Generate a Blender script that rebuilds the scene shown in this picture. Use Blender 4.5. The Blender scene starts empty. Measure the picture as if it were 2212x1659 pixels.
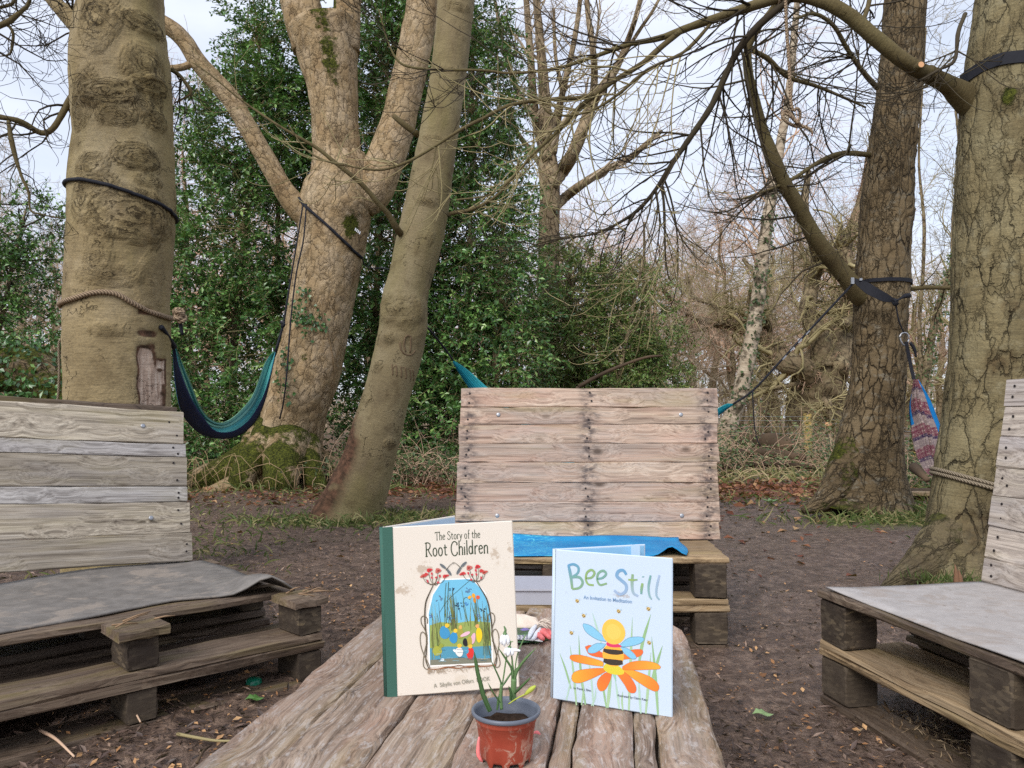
import bpy, math, random
import numpy as np
from mathutils import Vector, Matrix

scene = bpy.context.scene
col = scene.collection
rng = np.random.default_rng(7)
random.seed(7)
PI = math.pi

# ---------------------------------------------------------------- camera
FPX = 1660.0            # focal length in pixels of a 2212 x 1659 picture
CAM_H = 0.75
TILT = math.atan(70.5 / FPX)
cd = bpy.data.cameras.new('camera')
cd.sensor_fit = 'HORIZONTAL'
cd.sensor_width = 36.0
cd.lens = 36.0 * FPX / 2212.0
cd.clip_start = 0.05
cd.clip_end = 2000
cam = bpy.data.objects.new('camera', cd)
col.objects.link(cam)
cam.location = (0, 0, CAM_H)
cam.rotation_euler = (PI / 2 + TILT, 0, 0)
scene.camera = cam

# ---------------------------------------------------------------- sky, sun, exposure
SUN_EL, SUN_AZ = math.radians(40), math.radians(208)
w = bpy.data.worlds.new('World')
scene.world = w
w.use_nodes = True
wn = w.node_tree
for n in list(wn.nodes):
    wn.nodes.remove(n)
sky = wn.nodes.new('ShaderNodeTexSky')
sky.sky_type = 'NISHITA'
sky.sun_disc = False
sky.sun_elevation = SUN_EL
sky.sun_rotation = SUN_AZ
sky.air_density = 1.0
sky.dust_density = 1.5
tc = wn.nodes.new('ShaderNodeTexCoord')
mp = wn.nodes.new('ShaderNodeMapping')
mp.inputs['Scale'].default_value = (1.2, 1.2, 3.2)
wn.links.new(tc.outputs['Generated'], mp.inputs['Vector'])
cn = wn.nodes.new('ShaderNodeTexNoise')
cn.inputs['Scale'].default_value = 1.7
cn.inputs['Detail'].default_value = 6
cn.inputs['Roughness'].default_value = 0.55
wn.links.new(mp.outputs['Vector'], cn.inputs['Vector'])
cr = wn.nodes.new('ShaderNodeValToRGB')
cr.color_ramp.elements[0].position = 0.30
cr.color_ramp.elements[0].color = (0.55, 0.55, 0.55, 1)
cr.color_ramp.elements[1].position = 0.62
cr.color_ramp.elements[1].color = (0.95, 0.95, 0.95, 1)
wn.links.new(cn.outputs['Fac'], cr.inputs['Fac'])
mx = wn.nodes.new('ShaderNodeMixRGB')
mx.inputs['Color2'].default_value = (5.7, 6.05, 6.95, 1)     # cloud layer
wn.links.new(cr.outputs['Color'], mx.inputs['Fac'])
wn.links.new(sky.outputs['Color'], mx.inputs['Color1'])
bg = wn.nodes.new('ShaderNodeBackground')
bg.inputs['Strength'].default_value = 0.10
wn.links.new(mx.outputs['Color'], bg.inputs['Color'])
wo = wn.nodes.new('ShaderNodeOutputWorld')
wn.links.new(bg.outputs['Background'], wo.inputs['Surface'])

sl = bpy.data.lights.new('sun', 'SUN')
sl.energy = 1.5
sl.angle = math.radians(28)
sl.color = (1.0, 0.96, 0.90)
sun = bpy.data.objects.new('sun', sl)
col.objects.link(sun)
sd = Vector((math.sin(SUN_AZ) * math.cos(SUN_EL), math.cos(SUN_AZ) * math.cos(SUN_EL), math.sin(SUN_EL)))
sun.rotation_euler = sd.to_track_quat('Z', 'Y').to_euler()
sun.location = (0, 0, 30)

scene.view_settings.view_transform = 'Standard'
scene.view_settings.look = 'None'
scene.view_settings.exposure = 0.80
scene.view_settings.gamma = 1.0
scene.view_settings.use_curve_mapping = False
scene.cycles.max_bounces = 5
scene.cycles.diffuse_bounces = 3
scene.cycles.glossy_bounces = 2
scene.cycles.transparent_max_bounces = 4
scene.cycles.use_adaptive_sampling = True
scene.cycles.adaptive_threshold = 0.008
scene.cycles.use_denoising = False
scene.cycles.denoiser = 'OPENIMAGEDENOISE'
scene.cycles.denoising_input_passes = 'RGB_ALBEDO_NORMAL'
scene.cycles.denoising_prefilter = 'ACCURATE'

# ---------------------------------------------------------------- numbers
def P(x, y, d):
    """the place seen at (x, y) of a 2212 x 1659 picture, d metres ahead"""
    r = (x - 1106) / FPX
    u = (829.5 - y) / FPX
    ct, st = math.cos(TILT), math.sin(TILT)
    vy, vz = ct - u * st, st + u * ct
    s = d / vy
    return np.array((r * s, d, CAM_H + vz * s))

def G(x, y, z=0.0):
    """the place on the level z seen at (x, y)"""
    r = (x - 1106) / FPX
    u = (829.5 - y) / FPX
    ct, st = math.cos(TILT), math.sin(TILT)
    vy, vz = ct - u * st, st + u * ct
    s = (z - CAM_H) / vz
    return np.array((r * s, vy * s, z))

def _hash(ix, iy, iz, k):
    h = (ix * 374761393 + iy * 668265263 + iz * 2147483647 + k * 974634777) & 0xffffffff
    h = ((h ^ (h >> 13)) * 1274126177) & 0xffffffff
    h = ((h ^ (h >> 16)) * 2246822519) & 0xffffffff
    return ((h ^ (h >> 15)) & 0xffffff) / float(0xffffff)

def vnoise(p, k=0):
    p = np.asarray(p, float)
    i = np.floor(p).astype(np.int64)
    f = p - i
    f = f * f * f * (f * (f * 6 - 15) + 10)
    out = 0
    for dx in (0, 1):
        wx = f[..., 0] if dx else 1 - f[..., 0]
        for dy in (0, 1):
            wy = f[..., 1] if dy else 1 - f[..., 1]
            for dz in (0, 1):
                wz = f[..., 2] if dz else 1 - f[..., 2]
                out = out + wx * wy * wz * _hash(i[..., 0] + dx, i[..., 1] + dy, i[..., 2] + dz, k)
    return out * 2 - 1

def fbm(p, oct=4, k=0, gain=0.5):
    p = np.asarray(p, float)
    a, s, out = 1.0, 0.0, 0
    for o in range(oct):
        out = out + a * vnoise(p, k + o)
        s += a
        a *= gain
        p = p * 2.03 + 11.7
    return out / s

def spline(ctrl, n):
    """n points, evenly spaced, on a Catmull-Rom curve through rows of any width"""
    c = np.asarray(ctrl, float)
    if len(c) == 2:
        t = np.linspace(0, 1, n)[:, None]
        return c[0] * (1 - t) + c[1] * t
    c = np.vstack([2 * c[0] - c[1], c, 2 * c[-1] - c[-2]])
    out = []
    for i in range(1, len(c) - 2):
        p0, p1, p2, p3 = c[i - 1:i + 3]
        t = np.linspace(0, 1, 16, endpoint=False)[:, None]
        out.append(0.5 * (2 * p1 + (p2 - p0) * t + (2 * p0 - 5 * p1 + 4 * p2 - p3) * t ** 2 + (3 * p1 - p0 - 3 * p2 + p3) * t ** 3))
    out = np.vstack(out + [c[-2:-1]])
    seg = np.linalg.norm(np.diff(out[:, :3] if out.shape[1] > 2 else out, axis=0), axis=1)
    s = np.concatenate([[0], np.cumsum(seg)])
    q = np.linspace(0, s[-1], n)
    return np.stack([np.interp(q, s, out[:, j]) for j in range(out.shape[1])], 1)

def unit(v):
    v = np.asarray(v, float)
    return v / (np.linalg.norm(v, axis=-1, keepdims=True) + 1e-12)

# ---------------------------------------------------------------- objects
def mesh_np(name, V, quads=None, tris=None, mats=(), midx=None, smooth=True, attrs=None, polys=None):
    me = bpy.data.meshes.new(name)
    V = np.asarray(V, np.float32).reshape(-1, 3)
    loops, starts, k = [], [], 0
    for F, m in ((quads, 4), (tris, 3)):
        if F is not None and len(F):
            F = np.asarray(F, np.int32).reshape(-1, m)
            loops.append(F.ravel())
            starts.append(k + np.arange(len(F), dtype=np.int32) * m)
            k += F.size
    for f in polys or ():
        loops.append(np.asarray(f, np.int32))
        starts.append(np.array([k], np.int32))
        k += len(f)
    L = np.concatenate(loops)
    S = np.concatenate(starts)
    me.vertices.add(len(V))
    me.vertices.foreach_set('co', V.ravel())
    me.loops.add(len(L))
    me.loops.foreach_set('vertex_index', L)
    me.polygons.add(len(S))
    me.polygons.foreach_set('loop_start', S)
    for m in mats:
        me.materials.append(m)
    if midx is not None:
        me.polygons.foreach_set('material_index', np.asarray(midx, np.int32))
    me.polygons.foreach_set('use_smooth', np.full(len(S), bool(smooth)))
    for an, av in (attrs or {}).items():
        av = np.asarray(av, np.float32)
        if av.ndim == 1:
            a = me.attributes.new(an, 'FLOAT', 'POINT')
            a.data.foreach_set('value', av)
        elif av.shape[1] == 3:
            a = me.attributes.new(an, 'FLOAT_VECTOR', 'POINT')
            a.data.foreach_set('vector', av.ravel())
        else:
            a = me.attributes.new(an, 'FLOAT_COLOR', 'POINT')
            a.data.foreach_set('color', av.ravel())
    me.update(calc_edges=True)
    return me

def tag(o, label=None, cat=None, group=None, kind=None):
    if label: o['label'] = label
    if cat: o['category'] = cat
    if group: o['group'] = group
    if kind: o['kind'] = kind
    return o

def thing(name, loc, label, cat, group=None):
    o = bpy.data.objects.new(name, None)
    o.empty_display_size = 0.1
    col.objects.link(o)
    o.matrix_basis = Matrix.Translation(Vector([float(c) for c in loc]))
    return tag(o, label, cat, group)

def world_of(o):
    m = o.matrix_basis.copy()
    while o.parent is not None:
        o = o.parent
        m = o.matrix_basis @ m
    return m

def link(name, me, parent=None, M=None):
    """an object whose mesh, placed by M, is in world coordinates; recentred on its own middle when M is None"""
    o = bpy.data.objects.new(name, me)
    col.objects.link(o)
    if M is None:
        n = len(me.vertices)
        co = np.empty(n * 3, np.float32)
        me.vertices.foreach_get('co', co)
        co = co.reshape(-1, 3)
        c = (co.min(0) + co.max(0)) / 2
        c[2] = co[:, 2].min()
        me.vertices.foreach_set('co', (co - c).ravel())
        me.update()
        M = Matrix.Translation(Vector([float(v) for v in c]))
    if parent is not None:
        o.parent = parent
        o.matrix_basis = world_of(parent).inverted() @ M
    else:
        o.matrix_basis = M
    return o

def frame(o, ex, ey, ez):
    M = Matrix.Identity(4)
    for i in range(3):
        M[i][0], M[i][1], M[i][2], M[i][3] = float(ex[i]), float(ey[i]), float(ez[i]), float(o[i])
    return M

# ---------------------------------------------------------------- shapes
def tubes(pts, rad, sides=4, cap=False):
    """(B, N, 3) polylines and (B, N) radii -> vertices, quads"""
    pts = np.asarray(pts, float)
    rad = np.asarray(rad, float)
    if pts.ndim == 2:
        pts, rad = pts[None], rad[None]
    B, N, _ = pts.shape
    T = np.gradient(pts, axis=1)
    T = unit(T)
    mean = unit(pts[:, -1] - pts[:, 0] + 1e-6)
    ref = np.where(np.abs(mean[:, 2:3]) < 0.8, np.array([[0, 0, 1.0]]), np.array([[1.0, 0, 0]]))
    n1 = unit(np.cross(np.broadcast_to(ref[:, None], T.shape), T))
    n2 = np.cross(T, n1)
    a = np.arange(sides) * 2 * PI / sides
    V = pts[:, :, None] + rad[:, :, None, None] * (np.cos(a)[None, None, :, None] * n1[:, :, None] + np.sin(a)[None, None, :, None] * n2[:, :, None])
    V = V.reshape(-1, 3)
    b = (np.arange(B) * N * sides)[:, None, None]
    i = (np.arange(N - 1) * sides)[None, :, None]
    j = np.arange(sides)[None, None, :]
    j2 = (j + 1) % sides
    q = np.stack([b + i + j, b + i + j2, b + i + sides + j2, b + i + sides + j], -1).reshape(-1, 4)
    return V, q

class Bag:
    """collects vertices, quads and triangles for one mesh"""
    def __init__(self):
        self.V, self.Q, self.T, self.n, self.A, self.qm, self.tm = [], [], [], 0, [], [], []
    def add(self, V, q=None, t=None, a=None, m=0):
        V = np.asarray(V, float).reshape(-1, 3)
        if q is not None and len(q):
            q = np.asarray(q, int).reshape(-1, 4)
            self.Q.append(q + self.n)
            self.qm.append(np.full(len(q), m))
        if t is not None and len(t):
            t = np.asarray(t, int).reshape(-1, 3)
            self.T.append(t + self.n)
            self.tm.append(np.full(len(t), m))
        self.V.append(V)
        self.A.append(np.broadcast_to(np.asarray(a if a is not None else 0.0, float), (len(V),)))
        self.n += len(V)
    def tube(self, pts, r, sides=6, n=None, a=None, m=0):
        p = np.asarray(pts, float)
        if n: p = spline(p, n)
        r = np.broadcast_to(np.asarray(r, float), (len(p),)) if np.ndim(r) == 0 else np.interp(np.linspace(0, 1, len(p)), np.linspace(0, 1, len(r)), r)
        V, q = tubes(p, r, sides)
        c = len(V)
        V = np.vstack([V, p[:1], p[-1:]])
        k = np.arange(sides)
        t = np.vstack([np.stack([np.full(sides, c), (k + 1) % sides, k], 1), np.stack([np.full(sides, c + 1), c - sides + k, c - sides + (k + 1) % sides], 1)])
        self.add(V, q, t, a, m)
    def box(self, o, ex, ey, ez, a=None, m=0):
        o, ex, ey, ez = (np.asarray(v, float) for v in (o, ex, ey, ez))
        V = [o + i * ex + j * ey + k * ez for k in (0, 1) for j in (0, 1) for i in (0, 1)]
        self.add(V, [(0, 2, 3, 1), (4, 5, 7, 6), (0, 1, 5, 4), (2, 6, 7, 3), (0, 4, 6, 2), (1, 3, 7, 5)], None, a, m)
    def mesh(self, name, mats, smooth=True, attr=None):
        V = np.vstack(self.V)
        Q = np.vstack(self.Q) if self.Q else None
        T = np.vstack(self.T) if self.T else None
        mi = np.concatenate(self.qm + self.tm) if len(mats) > 1 else None
        at = {attr: np.concatenate(self.A)} if attr else None
        return mesh_np(name, V, Q, T, mats, mi, smooth, at)

def board(L, W, T, seed=0, segs=10, bev=0.004, rough=0.0015, ends=0.004):
    """a sawn board lying on the local axes, long along x, with worn, slightly uneven arrises"""
    r = np.random.default_rng(seed)
    x = np.linspace(0, L, segs + 1)
    prof = np.array([(bev, 0), (W - bev, 0), (W, bev), (W, T - bev), (W - bev, T), (bev, T), (0, T - bev), (0, bev)])
    m = len(prof)
    V = np.zeros((segs + 1, m, 3))
    V[:, :, 0] = x[:, None]
    V[:, :, 1:] = prof[None]
    V[:, :, 1:] += r.normal(0, rough, (segs + 1, m, 2))
    w_ = np.cumsum(r.normal(0, rough * 0.5, segs + 1))
    V[:, m // 2:, 2] += (w_ - np.linspace(w_[0], w_[-1], segs + 1))[:, None] * 0.6
    V[0, :, 0] += r.uniform(-ends, ends * .2, m)
    V[-1, :, 0] += r.uniform(-ends * .2, ends, m)
    i = (np.arange(segs) * m)[:, None]
    j = np.arange(m)[None]
    q = np.stack([i + j, i + m + j, i + m + (j + 1) % m, i + (j + 1) % m], -1).reshape(-1, 4)
    V = V.reshape(-1, 3)
    return V, q, [list(range(m)), list(range(segs * m, segs * m + m))[::-1]]

def leafcards(c, d, n, L, W, fold=0.25):
    """folded leaf shapes: base c, direction d, normal n, sizes L and W"""
    c, d, n = np.asarray(c, float), unit(d), np.asarray(n, float)
    s = unit(np.cross(d, n))
    n = np.cross(s, d)
    L, W = np.asarray(L)[:, None], np.asarray(W)[:, None]
    mid = c + d * L * 0.5
    V = np.stack([c, mid + s * W * 0.5 + n * W * fold, c + d * L, mid - s * W * 0.5 + n * W * fold], 1)
    B = len(c)
    k = (np.arange(B) * 4)[:, None]
    t = np.concatenate([k + np.array([0, 1, 2]), k + np.array([0, 2, 3])], 0)
    return V.reshape(-1, 3), t

# ---------------------------------------------------------------- growing branches
def grow(par, prad, n, L, ang, N, ratio, lift=(0, 0), wig=0.12, tmin=0.15, tip=0.25, rg=rng, tmax=1.0, flat=None, rmin=0.0):
    """n side shoots on every polyline; lift = pull upwards at the start and at the end of a shoot"""
    B, M, _ = par.shape
    idx = np.repeat(np.arange(B), n)
    K = len(idx)
    t = rg.uniform(tmin, tmax, K) * (M - 1)
    i0 = np.minimum(t.astype(int), M - 2)
    f = (t - i0)[:, None]
    p = par[idx, i0] * (1 - f) + par[idx, i0 + 1] * f
    r0 = prad[idx, i0] * (1 - f[:, 0]) + prad[idx, i0 + 1] * f[:, 0]
    T = unit(par[idx, i0 + 1] - par[idx, i0])
    q = rg.normal(0, 1, (K, 3))
    if flat is not None:
        q[:, 2] *= flat
    q = unit(q - (q * T).sum(1, keepdims=True) * T)
    a = rg.normal(ang, ang * 0.25, K)[:, None]
    d = unit(T * np.cos(a) + q * np.sin(a))
    ln = L * rg.uniform(0.55, 1.25, K) * (1.15 - 0.5 * (t / (M - 1)))
    pts = np.empty((K, N, 3))
    pts[:, 0] = p
    st = (ln / (N - 1))[:, None]
    bend = rg.normal(0, wig, (K, 3))
    for s in range(1, N):
        l = lift[0] + (lift[1] - lift[0]) * (s - 1) / max(1, N - 2)
        d = d + rg.normal(0, wig, (K, 3)) + bend * 0.5
        d[:, 2] += l
        d = unit(d)
        pts[:, s] = pts[:, s - 1] + d * st
    r = (r0 * ratio)[:, None] * np.linspace(1, tip, N)[None]
    r = np.maximum(r, rmin)
    return pts, r
# ---------------------------------------------------------------- materials
def lin(r, g, b):
    f = lambda v: (v / 255 / 12.92) if v / 255 <= 0.04045 else ((v / 255 + 0.055) / 1.055) ** 2.4
    return (f(r), f(g), f(b), 1.0)

class NT:
    def __init__(self, name):
        self.m = bpy.data.materials.new(name)
        self.m.use_nodes = True
        self.t = self.m.node_tree
        self.t.nodes.clear()
    def put(self, sock, v):
        if hasattr(v, 'is_output'):
            self.t.links.new(v, sock)
        elif v is not None:
            if hasattr(sock.default_value, '__len__') and not hasattr(v, '__len__'):
                v = (v,) * len(sock.default_value)
            if hasattr(sock.default_value, '__len__') and len(sock.default_value) == 3 and len(v) == 4:
                v = v[:3]
            sock.default_value = v
    def node(self, typ, ins=None, **props):
        n = self.t.nodes.new(typ)
        for k, v in props.items():
            setattr(n, k, v)
        for k, v in (ins or {}).items():
            self.put(n.inputs[k], v)
        return n
    def obj(self):
        return self.node('ShaderNodeTexCoord').outputs['Object']
    def attr(self, name, out='Vector'):
        return self.node('ShaderNodeAttribute', attribute_name=name).outputs[out]
    def rand(self):
        return self.node('ShaderNodeObjectInfo').outputs['Random']
    def map(self, v, scale=(1, 1, 1), loc=(0, 0, 0), rot=(0, 0, 0)):
        return self.node('ShaderNodeMapping', {'Vector': v, 'Scale': scale, 'Location': loc, 'Rotation': rot}).outputs['Vector']
    def noise(self, v, scale=5, detail=4, rough=0.55, dist=0.0, out='Fac'):
        return self.node('ShaderNodeTexNoise', {'Vector': v, 'Scale': scale, 'Detail': detail, 'Roughness': rough, 'Distortion': dist}).outputs[out]
    def vor(self, v, scale=5, feature='F1', out='Distance', rnd=1.0):
        return self.node('ShaderNodeTexVoronoi', {'Vector': v, 'Scale': scale, 'Randomness': rnd}, feature=feature).outputs[out]
    def wave(self, v, scale=5, dist=2, detail=3, dscale=1.0, direction='Y', rough=0.5):
        return self.node('ShaderNodeTexWave', {'Vector': v, 'Scale': scale, 'Distortion': dist, 'Detail': detail, 'Detail Scale': dscale, 'Detail Roughness': rough}, bands_direction=direction).outputs['Fac']
    def ramp(self, f, stops, interp='LINEAR'):
        n = self.node('ShaderNodeValToRGB', {'Fac': f})
        e = n.color_ramp.elements
        n.color_ramp.interpolation = interp
        while len(e) < len(stops):
            e.new(0.5)
        for k, (p, c) in enumerate(stops):
            e[k].position = p
            e[k].color = c if hasattr(c, '__len__') else (c, c, c, 1)
        return n.outputs['Color']
    def mix(self, f, a, b, blend='MIX'):
        return self.node('ShaderNodeMixRGB', {'Fac': f, 'Color1': a, 'Color2': b}, blend_type=blend).outputs['Color']
    def math(self, op, a, b=None, c=None, clamp=False):
        n = self.node('ShaderNodeMath', operation=op, use_clamp=clamp)
        for s, v in zip(n.inputs, (a, b, c)):
            self.put(s, v)
        return n.outputs[0]
    def vadd(self, a, b):
        n = self.node('ShaderNodeVectorMath', operation='ADD')
        self.put(n.inputs[0], a)
        self.put(n.inputs[1], b)
        return n.outputs[0]
    def vscale(self, a, s):
        n = self.node('ShaderNodeVectorMath', operation='SCALE')
        self.put(n.inputs[0], a)
        self.put(n.inputs['Scale'], s)
        return n.outputs[0]
    def bump(self, h, strength=0.5, dist=0.01, normal=None):
        n = self.node('ShaderNodeBump', {'Height': h, 'Strength': strength, 'Distance': dist})
        if normal is not None:
            self.put(n.inputs['Normal'], normal)
        return n.outputs['Normal']
    def done(self, color, rough=0.8, normal=None, spec=0.3, metal=0.0, trans=None, alpha=None):
        b = self.node('ShaderNodeBsdfPrincipled', {'Base Color': color, 'Roughness': rough, 'Specular IOR Level': spec, 'Metallic': metal})
        if normal is not None:
            self.put(b.inputs['Normal'], normal)
        if trans is not None:
            self.put(b.inputs['Transmission Weight'], trans)
        o = self.node('ShaderNodeOutputMaterial')
        self.t.links.new(b.outputs['BSDF'], o.inputs['Surface'])
        return self.m

def plain(name, c, rough=0.7, spec=0.3, var=0.12, scale=30, metal=0.0):
    N = NT(name)
    f = N.noise(N.obj(), scale, 4)
    k = N.ramp(f, [(0.3, 1 - var), (0.7, 1 + var)])
    return N.done(N.mix(1.0, c, k, 'MULTIPLY'), rough, N.bump(f, 0.2, 0.002), spec, metal)

def wood(name, pale, mid, dark, stain, knots=0.6, green=0.0, white=0.0, rings=0.5, rough=0.78, lowstain=0.5, bright=(0.75, 1.2), bumps=0.5, pink=0.0, bands=()):
    N = NT(name)
    r = N.rand()
    off = N.node('ShaderNodeCombineXYZ', {'X': N.math('MULTIPLY', r, 17.3), 'Y': N.math('MULTIPLY', r, 41.7), 'Z': N.math('MULTIPLY', r, 7.1)}).outputs[0]
    v = N.vadd(N.obj(), off)
    # knots pull the grain round themselves
    kv = N.map(v, (6.0, 11.0, 3.0))
    kd = N.vor(kv, 1.0, 'F1')
    kmask = N.ramp(kd, [(0.07, 1.0), (0.17, 0.0)])
    warp = N.math('MULTIPLY', N.ramp(kd, [(0.0, 1.0), (0.6, 0.0)]), 0.035)
    wv = N.vadd(v, N.node('ShaderNodeCombineXYZ', {'X': 0.0, 'Y': warp, 'Z': warp}).outputs[0])
    low = N.noise(N.map(v, (1.3, 5, 5)), 1.6, 4)
    g1 = N.noise(N.map(wv, (0.9, 40, 40)), 2.2, 7, 0.66, 0.0)
    g2 = N.noise(N.map(wv, (4, 170, 170)), 1.6, 3, 0.6)
    wv2 = N.vadd(N.map(wv, (0.55, 11, 11)), N.vscale(N.noise(N.map(v, (1.1, 5, 5)), 1.4, 3, out='Color'), 1.0))
    ring = N.wave(wv2, 1.0, 1.2, 3, 1.2, 'Y')
    c = N.ramp(g1, [(0.30, dark), (0.48, mid), (0.68, pale)])
    c = N.mix(N.math('MULTIPLY', N.ramp(ring, [(0.10, 1.0), (0.5, 0.0)]), rings * 0.35), c, dark)
    if pink:
        c = N.mix(N.math('MULTIPLY', N.ramp(N.noise(N.map(v, (2.2, 9, 9)), 1.2, 3), [(0.42, 0), (0.66, 1)]), pink), c, lin(205, 156, 136))
    c = N.mix(N.math('MULTIPLY', N.ramp(N.math('ADD', N.math('MULTIPLY', low, 0.6), N.math('MULTIPLY', g1, 0.4)), [(0.47, 0.0), (0.60, 1.0)]), lowstain), c, stain)
    c = N.mix(N.math('MULTIPLY', N.ramp(g2, [(0.36, 1.0), (0.52, 0.0)]), 0.55), c, N.mix(0.6, c, (0.02, 0.017, 0.014, 1)))
    if green:
        gm = N.math('MULTIPLY', N.ramp(N.noise(N.map(v, (1.6, 12, 12)), 1.3, 5), [(0.52, 0.0), (0.70, 1.0)]), green)
        c = N.mix(gm, c, lin(150, 138, 62))
    if white:
        wm = N.math('MULTIPLY', N.ramp(N.noise(N.map(wv, (9, 34, 34)), 3.0, 7, 0.75), [(0.52, 0.0), (0.62, 1.0)]), white)
        c = N.mix(wm, c, lin(196, 190, 186))
    if knots:
        km = N.math('MULTIPLY', kmask, N.math('MULTIPLY', N.ramp(N.vor(kv, 1.0, 'F1', 'Color'), [(0.55, 0.0), (0.58, 1.0)]), knots))
        c = N.mix(km, c, N.mix(0.35, dark, (0.03, 0.018, 0.012, 1)))
    ox = N.node('ShaderNodeSeparateXYZ', {0: N.obj()}).outputs[0]
    for bx in bands:            # weathering round the nail rows
        bm = N.ramp(N.math('ABSOLUTE', N.math('SUBTRACT', ox, bx)), [(0.012, 1), (0.05, 0)])
        bm = N.math('MULTIPLY', bm, N.ramp(N.noise(N.map(v, (14, 30, 30)), 1.6, 4, 0.7), [(0.42, 0), (0.62, 1)]))
        c = N.mix(N.math('MULTIPLY', bm, 0.9), c, lin(82, 73, 72))
    k = N.ramp(r, [(0.0, bright[0]), (1.0, bright[1])])
    c = N.mix(1.0, c, k, 'MULTIPLY')
    h = N.math('ADD', N.math('MULTIPLY', g1, 0.7), N.math('MULTIPLY', g2, 0.5))
    h = N.math('ADD', h, N.math('MULTIPLY', ring, 0.25))
    return N.done(c, rough, N.bump(h, bumps, 0.004), 0.25)

M = {}
M['wood_centre'] = wood('wood_sunbleached_pine', lin(216, 196, 176), lin(184, 161, 142), lin(112, 95, 83), lin(154, 143, 138), 0.95, 0.25, 0.0, 0.35, bright=(0.88, 1.08), pink=0.28, bands=(0.03, 0.487, 0.935))
M['wood_left'] = wood('wood_grey_weathered', lin(218, 206, 186), lin(174, 162, 144), lin(102, 91, 80), lin(146, 139, 136), 0.8, 0.24, 0.0, 0.35, bright=(0.84, 1.12), bumps=0.7)
M['wood_silver'] = wood('wood_silver_grey', lin(206, 201, 196), lin(174, 168, 163), lin(112, 105, 100), lin(150, 144, 142), 0.6, 0.15, 0.0, 0.25, bright=(0.9, 1.1))
M['wood_right'] = wood('wood_pale_grey', lin(212, 200, 184), lin(182, 170, 158), lin(118, 106, 98), lin(156, 152, 158), 0.8, 0.15, 0.0, 0.28, bright=(0.85, 1.15))
M['wood_table'] = wood('wood_worn_table', lin(196, 178, 160), lin(158, 137, 119), lin(82, 67, 57), lin(98, 88, 84), 0.85, 0.2, 0.5, 0.3, 0.7, 0.6, bright=(0.82, 1.15), bumps=0.7, pink=0.22)
M['wood_dirty'] = wood('wood_muddy_pallet', lin(136, 120, 102), lin(104, 88, 74), lin(56, 47, 40), lin(72, 60, 53), 0.4, 0.2, 0.0, 0.5, 0.6, 0.6, bright=(0.75, 1.25))
M['wood_pale_edge'] = wood('wood_pale_pallet', lin(186, 164, 130), lin(158, 134, 102), lin(96, 78, 60), lin(116, 100, 84), 0.5, 0.2, 0.0, 0.5, bright=(0.8, 1.15))
M['wood_post'] = plain('wood_new_post', lin(198, 172, 104), 0.8, var=0.2, scale=14)

def chipblock():
    N = NT('pressed_chip_block')
    v = N.obj()
    r = N.rand()
    vv = N.vadd(v, N.vscale(N.node('ShaderNodeCombineXYZ', {'X': r, 'Y': r, 'Z': r}).outputs[0], 23.0))
    a = N.vor(N.map(vv, (1, 1, 2.6)), 55, 'F1', 'Color')
    b = N.noise(vv, 14, 5)
    c = N.ramp(a, [(0.0, lin(52, 44, 36)), (0.7, lin(84, 74, 62)), (0.93, lin(112, 98, 78)), (1.0, lin(150, 132, 98))])
    c = N.mix(N.ramp(b, [(0.40, 0.0), (0.62, 0.85)]), c, lin(50, 42, 37))
    c = N.mix(N.math('MULTIPLY', N.ramp(r, [(0, 0), (1, 0.4)]), 0.6), c, lin(110, 98, 84))
    return N.done(c, 0.85, N.bump(N.math('ADD', a, b), 0.7, 0.004), 0.2)
M['block'] = chipblock()

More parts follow.
